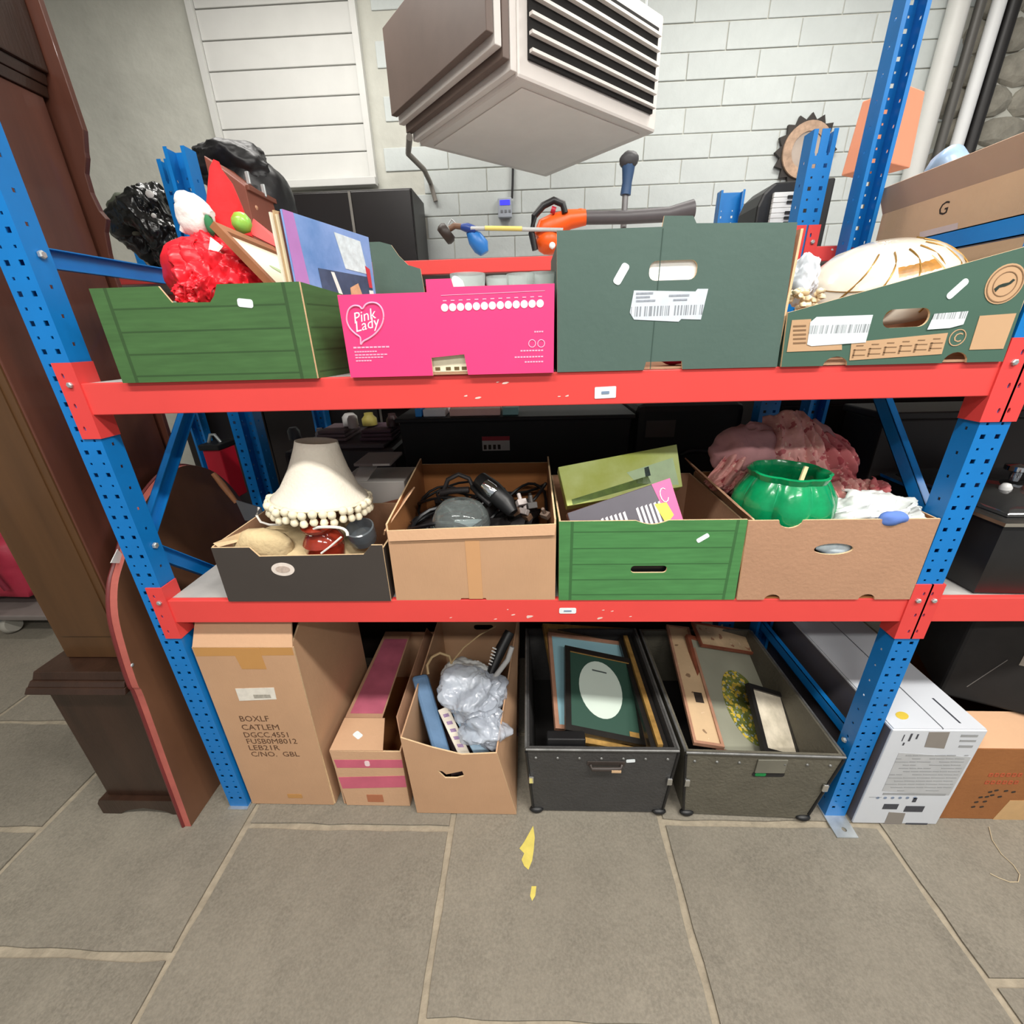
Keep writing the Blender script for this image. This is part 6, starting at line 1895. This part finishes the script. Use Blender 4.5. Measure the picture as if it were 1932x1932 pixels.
def hbox(a0, a1, b0, b1, z0, z1):
    m = MB()
    v = [hp(a_, b_, z_) for z_ in (z0, z1) for b_ in (b0, b1) for a_ in (a0, a1)]
    return m.add(v, [(0, 2, 3, 1), (4, 5, 7, 6), (0, 1, 5, 4), (2, 6, 7, 3), (0, 4, 6, 2), (1, 3, 7, 5)])


hbox(0, Lx, 0, Ly, 0, 0.42).build('casing', HM_, ht, bevel=0.012)
hbox(Lx + 0.001, Lx + 0.012, 0.05, Ly - 0.05, 0.06, 0.36).build('outlet_grille', MBLACK, ht)
for k in range(6):
    hbox(Lx + 0.012, Lx + 0.03, 0.05, Ly - 0.05, 0.075 + k * 0.05, 0.085 + k * 0.05).build('louvre', HM_, ht)
# flared louvred end
for k in range(4):
    b0 = Ly + 0.001 + k * 0.035
    hbox(0.0, Lx, b0, b0 + 0.030, 0.012 + k * 0.026, 0.40).build('end_louvre', HD if k % 2 else HM_, ht, bevel=0.003)
hbox(Lx * 0.06, Lx * 0.94, 0.06, Ly - 0.06, -0.004, -0.0005).build('bottom_panel', mat('bounce_lit_panel', (244, 238, 232), rough=0.4, var=0.04), ht, bevel=0.002)  # underside paler than the casing: floor bounce light put into the colour
for (a_, b_) in ((0.06, 0.06), (Lx - 0.06, 0.06), (0.06, Ly - 0.06), (Lx - 0.06, Ly - 0.06)):
    MB().tube([hp(a_, b_, 0.42), hp(a_, b_, CEIL - HZ - 0.001)], 0.006, 8).build('hanging_rod', GALV, ht, smooth=True)
MB().tube([hp(0.02, Ly + 0.06, 0.02), P(770, 290, Y=2.2), P(800, 320, Y=2.4), P(812, 345, Y=2.575), P(822, 380, Y=2.575)], 0.016, 8).build('flue_pipe', mat('grey_flue', (138, 132, 124), rough=0.6), ht, smooth=True)
# thermostat
a, b = P(939, 374, Y=YW - 0.03), P(966, 411, Y=YW - 0.03)
th = root('thermostat', 'grey wall thermostat with a lit blue display', 'thermostat', ((a.x + b.x) / 2, YW - 0.02, b.z))
MB().box(a.x, b.x, YW - 0.045, YW - 0.0135, b.z, a.z).build('body', mat('pale_grey_case', (170, 176, 186), rough=0.4), th, bevel=0.006)
MB().box(a.x + 0.015, b.x - 0.012, YW - 0.0475, YW - 0.0452, a.z - 0.045, a.z - 0.015).build('display', mat('blue_display', (60, 60, 245), rough=0.3, var=0.0, emit=0.9), th)
for k in range(3):
    MB().box(a.x + 0.018 + k * 0.028, a.x + 0.034 + k * 0.028, YW - 0.0475, YW - 0.0452, b.z + 0.03, b.z + 0.045).build('button', mat('grey_button', (120, 124, 130), rough=0.5), th)
MB().tube([P(966, 374, Y=YW - 0.03), P(967, 350, Y=YW - 0.025), P(968, 300, Y=YW - 0.025)], 0.008, 6).build('cable', BLACK, th, smooth=True)
# leaf blower
OR = mat('orange_plastic', (240, 92, 24), rough=0.4, var=0.08)
lb_ = root('leaf_blower', 'orange and black leaf blower with a grey tube on the back rack', 'leaf blower', P(1045, 478, Y=0.86))
YB = 0.88
m = MB().tube([P(1018, 452, Y=YB), P(1030, 436, Y=YB), P(1050, 424, Y=YB), P(1075, 414, Y=YB), P(1105, 410, Y=YB)], [0.03, 0.045, 0.04, 0.032, 0.026], 16)
m.blob(P(1036, 456, Y=YB), (0.05, 0.05, 0.045), seed=60, amp=0.06, sub=3, zmin=BZ + 0.002)
m.blob(P(1095, 403, Y=YB), (0.022, 0.02, 0.016), seed=61, amp=0.05, sub=3)
m.build('motor_housing', OR, lb_, smooth=True)
MB().tube([P(1010, 472, Y=YB - 0.03), P(1003, 440, Y=YB - 0.03), P(1008, 408, Y=YB - 0.03), P(1025, 388, Y=YB - 0.03), P(1045, 378, Y=YB - 0.03), P(1062, 385, Y=YB - 0.03), P(1066, 402, Y=YB - 0.03)], 0.012, 10).build('handle', BLACK, lb_, smooth=True)
MB().tube([P(1040, 395, Y=YB - 0.03), P(1048, 398, Y=YB - 0.03)], 0.012, 8).build('trigger', mat('dark_red_plastic', (180, 30, 50), rough=0.4), lb_, smooth=True)
MB().tube([P(1105, 411, Y=YB), P(1180, 410, Y=YB), P(1260, 405, Y=YB), P(1308, 394, Y=YB)], [0.022, 0.022, 0.024, 0.030], 16).build('blower_tube', mat('charcoal_tube', (84, 80, 82), rough=0.45, var=0.15), lb_, smooth=True)
p = P(1042, 463, Y=YB - 0.05)
MB().blob((p.x, YB - 0.05, p.z), (0.012, 0.006, 0.012), seed=2, amp=0.1, sub=2).build('starter_cap', WHITE, lb_, smooth=True)
# strimmer
stv = root('grass_trimmer', 'blue grass trimmer with a yellow shaft lying across the back rack', 'trimmer', P(860, 470, Y=0.9))
MB().tube([P(888, 431, Y=0.84), P(1000, 433, Y=0.84), P(1062, 434, Y=0.84)], 0.0075, 8).build('shaft', mat('grey_shaft', (176, 178, 176), rough=0.4), stv, smooth=True)
MB().tube([P(915, 430.5, Y=0.836), P(985, 431.5, Y=0.836)], 0.0082, 8).build('yellow_sleeve', mat('yellow_sleeve', (216, 200, 110), rough=0.4), stv, smooth=True)
MB().tube([P(870, 428, Y=0.85), P(882, 430, Y=0.85), P(898, 434, Y=0.845)], [0.010, 0.016, 0.012], 10).build('collar', mat('navy_plastic', (30, 60, 130), rough=0.4), stv, smooth=True)
MB().tube([P(884, 436, Y=0.86), P(896, 450, Y=0.86), P(908, 466, Y=0.86), P(914, 478, Y=0.86)], [0.012, 0.030, 0.032, 0.018], 12).build('guard', mat('azure_plastic', (40, 110, 180), rough=0.4), stv, smooth=True)
MB().lathe([(0, -0.018), (0.03, -0.018), (0.036, -0.008), (0.036, 0.008), (0.028, 0.018), (0, 0.018)], 18, M=Matrix.Translation(P(842, 441, Y=0.86)) @ Matrix.Rotation(0.9, 4, 'Y')).build('spool', mat('dark_brown_plastic', (44, 34, 28), rough=0.5), stv, smooth=True)
MB().tube([P(848, 432, Y=0.86), P(858, 426, Y=0.86), P(872, 428, Y=0.855)], 0.011, 8).build('gear_neck', mat('brown_metal', (110, 80, 60), rough=0.5), stv, smooth=True)
MB().tube([P(846, 424, Y=0.86), P(852, 414, Y=0.86), P(860, 422, Y=0.86)], 0.003, 6).build('wire', GALV, stv)
# upright handle
uh = root('upright_tool', 'tool with a blue and grey grip standing upright behind the green carton', 'tool', P(1175, 430, Y=0.95))
MB().tube([P(1173, 480, Y=0.95), P(1178, 400, Y=0.95), P(1180, 365, Y=0.95)], 0.012, 8).build('shaft', mat('steel_shaft', (140, 138, 138), rough=0.35, metal=0.4), uh, smooth=True)
MB().tube([P(1180, 368, Y=0.95), P(1183, 345, Y=0.95), P(1185, 325, Y=0.95), P(1186, 310, Y=0.95)], [0.02, 0.018, 0.022, 0.025], 10).build('blue_grip', mat('dark_blue_grip', (56, 84, 120), rough=0.5), uh, smooth=True)
MB().blob(P(1187, 302, Y=0.95), (0.035, 0.03, 0.028), seed=2, amp=0.12, sub=3).build('grip_cap', mat('dark_grey_grip', (72, 72, 74), rough=0.5), uh, smooth=True)
# accordion
a, b = P(1436, 352, Y=0.95), P(1520, 420, Y=0.95)
ac = root('accordion', 'black accordion with a white keyboard standing on the back rack', 'accordion', ((a.x + b.x) / 2, 0.95, BZ))
MB().prism([(a.x, BZ + 0.001), (b.x + 0.08, BZ + 0.001), (b.x + 0.08, a.z + 0.02), (a.x + 0.05, a.z + 0.012), (a.x + 0.015, a.z - 0.02), (a.x, a.z - 0.06)], 0.95, 1.12, 'y').build('body', BLACK, ac, bevel=0.008)
k0 = P(1463, 362, Y=0.93)
nk = 0
zz_ = k0.z
while zz_ > BZ + 0.02:
    MB().box(k0.x, k0.x + 0.10, 0.935, 0.9495, zz_ - 0.0155, zz_).build('white_key', LWH, ac, bevel=0.0015)
    if nk % 7 not in (2, 6):
        MB().box(k0.x + 0.050, k0.x + 0.10, 0.929, 0.9348, zz_ - 0.0205, zz_ - 0.012).build('black_key', BLACK, ac)
    zz_ -= 0.0165
    nk += 1
# sunburst mirror on the wall
c_ = P(1520, 285, Y=YW - 0.03)
sm = root('sunburst_mirror', 'dark spiked sunburst mirror with a tan ring hanging on the white wall', 'mirror', (c_.x, YW - 0.03, c_.z - 0.2))
sp = []
for k in range(32):
    t_ = 2 * math.pi * k / 32
    r_ = 0.20 if k % 2 == 0 else 0.165
    sp.append((c_.x + r_ * math.cos(t_), c_.z + r_ * math.sin(t_)))
MB().prism(sp, YW - 0.035, YW - 0.014, 'y').build('spikes', mat('dark_bronze', (48, 42, 38), rough=0.5, var=0.3), sm)
MB().prism(ellipse(c_.x, c_.z, 0.155, 0.155, 36), YW - 0.050, YW - 0.0352, 'y', holes=[ellipse(c_.x, c_.z, 0.10, 0.10, 30)]).build('ring', mat('tan_carved', (180, 150, 126), rough=0.6, var=0.3, vs=30), sm)
MB().prism(ellipse(c_.x, c_.z, 0.10, 0.10, 30), YW - 0.044, YW - 0.0352, 'y').build('glass', mat('tan_grey_glass', (150, 132, 116), rough=0.2, var=0.2), sm)
# salmon lamp on the far part of the back rack
c_ = P(1650, 327, Y=1.15)
lp = root('salmon_lamp', 'table lamp with a square salmon shade behind the blue posts', 'lamp', (c_.x, 1.15, BZ))
SAL = mat('salmon_fabric', (238, 158, 124), rough=0.8, var=0.04)
Mz = Matrix.Translation((c_.x, 1.15, 0)) @ Matrix.Rotation(math.radians(28), 4, 'Z')
MB().taper((-0.082, 0.082, -0.082, 0.082, c_.z + 0.004), (-0.07, 0.07, -0.07, 0.07, c_.z + 0.24), Mz).build('shade', SAL, lp, bevel=0.004)
MB().tube([(c_.x, 1.15, BZ + 0.02), (c_.x, 1.15, c_.z + 0.003)], 0.012, 10).build('stem', mat('brass_stem', (150, 120, 70), rough=0.4, metal=0.6), lp, smooth=True)
MB().lathe([(0, 0.0005), (0.07, 0.0005), (0.07, 0.012), (0.03, 0.03), (0, 0.032)], 24, (c_.x, 1.15, BZ)).build('base', MATS['brass_stem'], lp, smooth=True)
# vertical pipes against the wall
for k, (px, w_, col, lab) in enumerate(((1735, 0.055, (206, 206, 202), 'wide pale grey pipe running up the wall'), (1772, 0.026, (84, 82, 78), 'slim dark grey pipe running up the wall'),
                                        (1803, 0.036, (226, 228, 228), 'bright white pipe between two dark pipes'), (1828, 0.036, (30, 28, 28), 'black pipe next to the rubble stone'))):
    p = P(px, 280, Y=YW - 0.07)
    r = root('pipe', lab, 'pipe', (p.x, YW - 0.07, 0))
    MB().tube([(p.x, YW - 0.07, 0.001), (p.x, YW - 0.07, CEIL - 0.001)], w_, 14).build('tube', mat('pipe_%d' % k, col, rough=0.45, var=0.04), r, smooth=True)
    for z_ in (1.2, 2.4, 3.4):
        MB().box(p.x - w_ - 0.004, p.x + w_ + 0.004, YW - 0.07, YW - 0.0135, z_, z_ + 0.03).build('clip', GALV, r)
# big brown carton on the top shelf of the right bay
x_ = 2.30
zt3 = P(1665, 405, X=x_).z
yb_ = P(1665, 405, X=x_).y
CBG = mat('lit_tan_carton', (214, 178, 142), rough=0.85, var=0.06, vs=4, bump=0.1, bs=70)  # paler than the other cardboard: the aisle light put into the colour
bgc = root('big_brown_carton', 'big brown carton with its long flap raised, on the top shelf beyond the blue brace', 'box', (x_ + 0.2, 0.3, ZT))
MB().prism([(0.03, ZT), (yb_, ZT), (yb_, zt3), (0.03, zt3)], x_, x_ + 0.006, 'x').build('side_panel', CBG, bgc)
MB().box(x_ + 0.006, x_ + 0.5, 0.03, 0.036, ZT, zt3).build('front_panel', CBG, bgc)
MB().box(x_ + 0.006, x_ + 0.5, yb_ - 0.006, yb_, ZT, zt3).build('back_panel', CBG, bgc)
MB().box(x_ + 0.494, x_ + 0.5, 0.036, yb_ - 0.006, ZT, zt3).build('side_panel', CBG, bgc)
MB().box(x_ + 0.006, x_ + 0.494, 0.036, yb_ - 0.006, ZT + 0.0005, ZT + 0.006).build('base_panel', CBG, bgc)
MB().slab([Vector((x_ - 0.035, yb_ - 0.005, zt3 + 0.065)), Vector((x_ - 0.035, 0.03, zt3 + 0.065)), Vector((x_, 0.03, zt3)), Vector((x_, yb_, zt3))], 0.005).build('top_flap', mat('tan_card_flap', (206, 174, 148), rough=0.88, var=0.06), bgc)
SIDE_M = Matrix(((0, 0, -1, 0), (-1, 0, 0, 0), (0, 1, 0, 0), (0, 0, 0, 1)))
p = P(1770, 400, X=x_)
text('G', 'stamped_lettering', bgc, (x_ - 0.0005, p.y, p.z - 0.01), 0.045, INK, M=SIDE_M)
q4 = [P(1736, 438, X=x_), P(1808, 420, X=x_), P(1806, 452, X=x_), P(1734, 468, X=x_)]
MB().slab([v + Vector((-0.001, 0, 0)) for v in q4], 0.0006).build('label', mat('pinkish_label', (214, 196, 190), rough=0.6), bgc)
m = MB().blob(P(1788, 312, X=2.42), (0.05, 0.05, 0.045), seed=4, amp=0.25, freq=2, sub=3, ridge=True)
tag(m.build('blue_white_bag', mat('blue_white_film', (170, 200, 232), rough=0.3, var=0.2, vs=8), smooth=True), 'pale blue plastic bag sticking out of the big brown carton', 'bag')

# ---------------- dark goods on the lower shelf of the back rack and below it
DKP = mat('black_crate_plastic', (20, 19, 20), rough=0.6, var=0.3, vs=6)
ZL = 0.84
a, b = P(762, 880, Y=0.77), P(1186, 870, Y=0.77)
zcr = P(900, 795, Y=0.77).z
cr = root('black_storage_crate', 'black storage crate with a red and white label on the back rack', 'crate', ((a.x + b.x) / 2, 0.77, ZL))
MB().taper((a.x + 0.02, b.x - 0.02, 0.79, 1.33, ZL), (a.x, b.x, 0.77, 1.35, zcr)).build('body', DKP, cr, bevel=0.008)
MB().box(a.x - 0.012, b.x + 0.012, 0.758, 1.36, zcr, zcr + 0.018).build('rim', DKP, cr, bevel=0.004)
l0, l1 = P(909, 824, Y=0.77), P(962, 850, Y=0.77)
lw = MB().box(l0.x, l1.x, 0.7725, 0.7745, l1.z, l0.z).build('label', mat('white_crate_label', (176, 172, 168), rough=0.6), cr)
MB().box(l0.x, l1.x, 0.7715, 0.7724, l0.z - 0.018, l0.z).build('red_band', mat('label_red', (150, 40, 52), rough=0.6), lw)
for k in range(4):
    MB().box(l0.x + 0.006 + k * 0.02, l0.x + 0.018 + k * 0.02, 0.7715, 0.7724, l1.z + 0.006, l1.z + 0.026).build('print', INK, lw)
zt4 = zcr + 0.019
for (px0, px1, h_, c_, lab, nm) in ((783, 797, 0.035, (60, 160, 250), 'small bright blue box on the black storage crate', 'blue_box'), (798, 842, 0.03, (240, 246, 250), 'white box lying on the black storage crate', 'white_box'),
                                    (848, 946, 0.03, (250, 200, 190), 'pink box lying on the black storage crate', 'pink_box'), (948, 980, 0.032, (140, 190, 190), 'teal box lying on the black storage crate', 'teal_box')):
    a2, b2 = P(px0, 780, Y=0.79), P(px1 - 2, 780, Y=0.79)
    m = MB().box(a2.x, b2.x, 0.79, 0.93, zt4, zt4 + h_)
    tag(m.build(nm, mat('card_' + nm, c_, rough=0.5), bevel=0.003), lab, 'box')  # box colours brightened to stand in for light from the wall aisle
a, b = P(1195, 870, Y=0.78), P(1660, 860, Y=0.78)  # unseen suitcase, added to keep the gap behind the fabric dark
r = root('darkening_suitcase', 'black suitcase added to darken the gap behind the pink floral fabric', 'suitcase', ((a.x + b.x) / 2, 0.78, ZL))
MB().box(a.x, min(b.x, 2.03), 0.78, 1.33, ZL, 1.335).build('shell', DKP, r, bevel=0.03)
MB().tube([(a.x + 0.2, 0.779, 1.12), (a.x + 0.22, 0.765, 1.14), (a.x + 0.34, 0.765, 1.14), (a.x + 0.36, 0.779, 1.12)], 0.009, 8).build('handle', BLACK, r, smooth=True)
MB().box(a.x + 0.04, a.x + 0.16, 0.7775, 0.7795, 1.20, 1.27).build('badge', mat('dull_badge', (70, 62, 58), rough=0.5), r)
# cluttered left part
a, b = P(545, 905, Y=0.78), P(752, 905, Y=0.78)
r = root('charcoal_printer', 'dark grey printer in the shadow behind the lampshade', 'printer', ((a.x + b.x) / 2, 0.78, ZL))
zpr = P(650, 850, Y=0.78).z
MB().box(a.x, b.x, 0.78, 1.30, ZL, zpr).build('body', mat('charcoal_plastic', (46, 40, 42), rough=0.5, var=0.2), r, bevel=0.02)
MB().box(a.x + 0.05, b.x - 0.05, 0.80, 1.1, zpr, zpr + 0.02).build('scanner_lid', mat('plum_grey_plastic', (70, 58, 62), rough=0.4), r, bevel=0.006)
for k, (px, py, sx_, c_, lab, nm) in enumerate(((640, 825, 0.07, (104, 88, 92), 'mauve folded cloth on the dark grey printer', 'folded_cloth'), (722, 828, 0.075, (86, 64, 74), 'plum folded cloth on the dark grey printer', 'folded_cloth'))):
    p = P(px, py, Y=0.95)
    m = MB()
    for j in range(3):
        m.box(p.x - sx_ + 0.004 * j, p.x + sx_ - 0.003 * j, 0.86 + 0.006 * j, 1.06, zpr + 0.021 + j * 0.016, zpr + 0.0355 + j * 0.016)
    tag(m.build(nm, mat('folded_%d' % k, c_, rough=0.9), bevel=0.005), lab, 'cloth', kind=None)
random.seed(14)
CLC = [((150, 146, 150), 'grey'), ((50, 52, 56), 'slate'), ((190, 176, 90), 'yellow'), ((170, 160, 156), 'beige'), ((60, 40, 40), 'brown'), ((206, 204, 200), 'white')]
CLP = [(612, 838), (552, 815), (690, 787), (668, 792), (740, 800), (655, 800)]
for k in range(6):
    p = P(*CLP[k], Y=0.92)
    zb_ = zpr + (0.075 if k not in (0, 1) else 0.021)
    m = MB()
    s_ = 0.022 + 0.006 * (k % 3)
    m.lathe([(0, 0), (s_, 0), (s_, 0.03 + 0.01 * (k % 2)), (s_ * 0.6, 0.045 + 0.01 * (k % 2)), (s_ * 0.6, 0.055), (0, 0.056)], 16, (p.x, 0.90 + 0.03 * (k % 3), zb_))
    tag(m.build('bottle', mat('bottle_%d' % k, CLC[k][0], rough=0.4), smooth=True), 'small %s bottle standing on the things on the printer' % CLC[k][1], 'bottle', 'bottles on the dark printer')
# red tool box and blue bar to the left of the printer
p0_, p1_ = P(392, 850, Y=1.05), P(428, 895, Y=1.05)
rt = root('red_toolbox', 'bright red tool box with a black handle beyond the rear post', 'tool box', ((p0_.x + p1_.x) / 2, 1.05, ZL))
MB().box(p0_.x - 0.03, p1_.x, 1.05, 1.17, ZL, p0_.z).build('body', mat('bright_red_plastic', (224, 30, 56), rough=0.45, var=0.05), rt, bevel=0.006)
MB().box(p0_.x - 0.04, p1_.x + 0.006, 1.04, 1.18, p0_.z, p0_.z + 0.03).build('lid', BLACK, rt, bevel=0.006)
MB().tube([(p0_.x - 0.02, 1.10, p0_.z + 0.03), (p0_.x, 1.10, p0_.z + 0.07), (p1_.x - 0.04, 1.10, p0_.z + 0.07), (p1_.x - 0.02, 1.10, p0_.z + 0.03)], 0.008, 8).build('handle', GALV, rt, smooth=True)
# unseen dark pieces, added to darken the view towards the wall
for (nm, x0_, x1_, y0_, z0_, z1_, lab) in (('darkening_cupboard', -0.95, 0.10, 1.50, 0.001, 1.50, 'added dark cupboard, darkening the gap behind the red tool box'),
                                           ('darkening_case', 2.14, 3.3, 0.78, ZL, 1.36, 'added long black case, darkening the back rack beyond the right-hand post')):
    r = root(nm, lab, 'cupboard' if nm == 'darkening_cupboard' else 'case', ((x0_ + x1_) / 2, y0_, z0_))
    DKC = mat('near_black_filler', (36, 30, 29), rough=0.55, var=0.25, vs=5)
    MB().box(x0_, x1_, y0_, y0_ + 0.45, z0_, z1_).build('body', DKC, r, bevel=0.008)
    xm_ = (x0_ + x1_) / 2
    for (xa_, xb_) in ((x0_ + 0.02, xm_ - 0.003), (xm_ + 0.003, x1_ - 0.02)):
        MB().box(xa_, xb_, y0_ - 0.012, y0_ - 0.0005, z0_ + 0.05, z1_ - 0.04).build('door' if nm == 'darkening_cupboard' else 'panel', DKC, r, bevel=0.004)
r = root('darkening_box', 'dark box added to darken the right bay behind the slow cooker', 'box', (2.9, 0.5, ZM))  # unseen box, there to darken the shelf behind the cooker
MB().taper((2.34, 3.6, 0.46, 0.64, ZM + 0.0005), (2.33, 3.62, 0.455, 0.645, 1.32)).build('body', MATS['near_black_filler'], r, bevel=0.006)
MB().box(2.32, 3.63, 0.45, 0.65, 1.32, 1.345).build('lid', MATS['near_black_filler'], r, bevel=0.005)
# floor-level crates, added so the gap behind goes dark
for k, (x0_, x1_, h_, c_, lab) in enumerate(((-0.02, 0.62, 0.55, (44, 34, 30), 'dark brown crate added to darken the floor below the back rack'), (0.66, 1.32, 0.50, (30, 28, 28), 'black crate added to darken the floor below the back rack'), (1.36, 2.02, 0.6, (38, 33, 32), 'charcoal crate added to darken the floor below the back rack'))):
    r = root('darkening_crate', lab, 'crate', ((x0_ + x1_) / 2, 0.78, 0), 0, 'darkening crates added below the back rack')
    MB().taper((x0_ + 0.02, x1_ - 0.02, 0.80, 1.35, 0.001), (x0_, x1_, 0.78, 1.37, h_)).build('body', mat('darkening_crate_%d' % k, c_, rough=0.7, var=0.2), r, bevel=0.006)
    MB().box(x0_ - 0.01, x1_ + 0.01, 0.77, 1.38, h_, h_ + 0.02).build('rim', MATS['darkening_crate_%d' % k], r, bevel=0.004)

# ============================================================ small marks on the floor
tp = [(1006, 1558), (1009, 1580), (1007, 1604), (1004, 1624), (997, 1641), (989, 1634), (984, 1622), (989, 1610), (980, 1601), (988, 1590), (997, 1574)]
pts = [P(*q, Z=0.0005) for q in tp]
m = MB().prism([(v.x, v.y) for v in pts], 0.0003, 0.0009, 'z')
tag(m.build('floor_tape', mat('yellow_floor_tape', (206, 190, 96), rough=0.5, var=0.12, vs=30)), 'torn remnant of yellow tape stuck on the flagstones', 'tape')
tp = [(1003, 1672), (1012, 1672), (1010, 1690), (1004, 1700), (1000, 1690)]
pts = [P(*q, Z=0.0005) for q in tp]
m = MB().prism([(v.x, v.y) for v in pts], 0.0003, 0.0009, 'z')
tag(m.build('tape_scrap', MATS['yellow_floor_tape']), 'small scrap of yellow tape below the torn tape remnant', 'tape')
th_ = [(1866, 1560), (1872, 1585), (1890, 1612), (1912, 1632), (1924, 1650), (1921, 1664), (1905, 1664), (1884, 1656), (1868, 1648)]
m = MB().tube([P(*q, Z=0.002) for q in th_], 0.0012, 5)
tag(m.build('string', mat('pale_string', (186, 170, 140), rough=0.8), smooth=True), 'loose pale string curling on the floor below the brown carton', 'string')
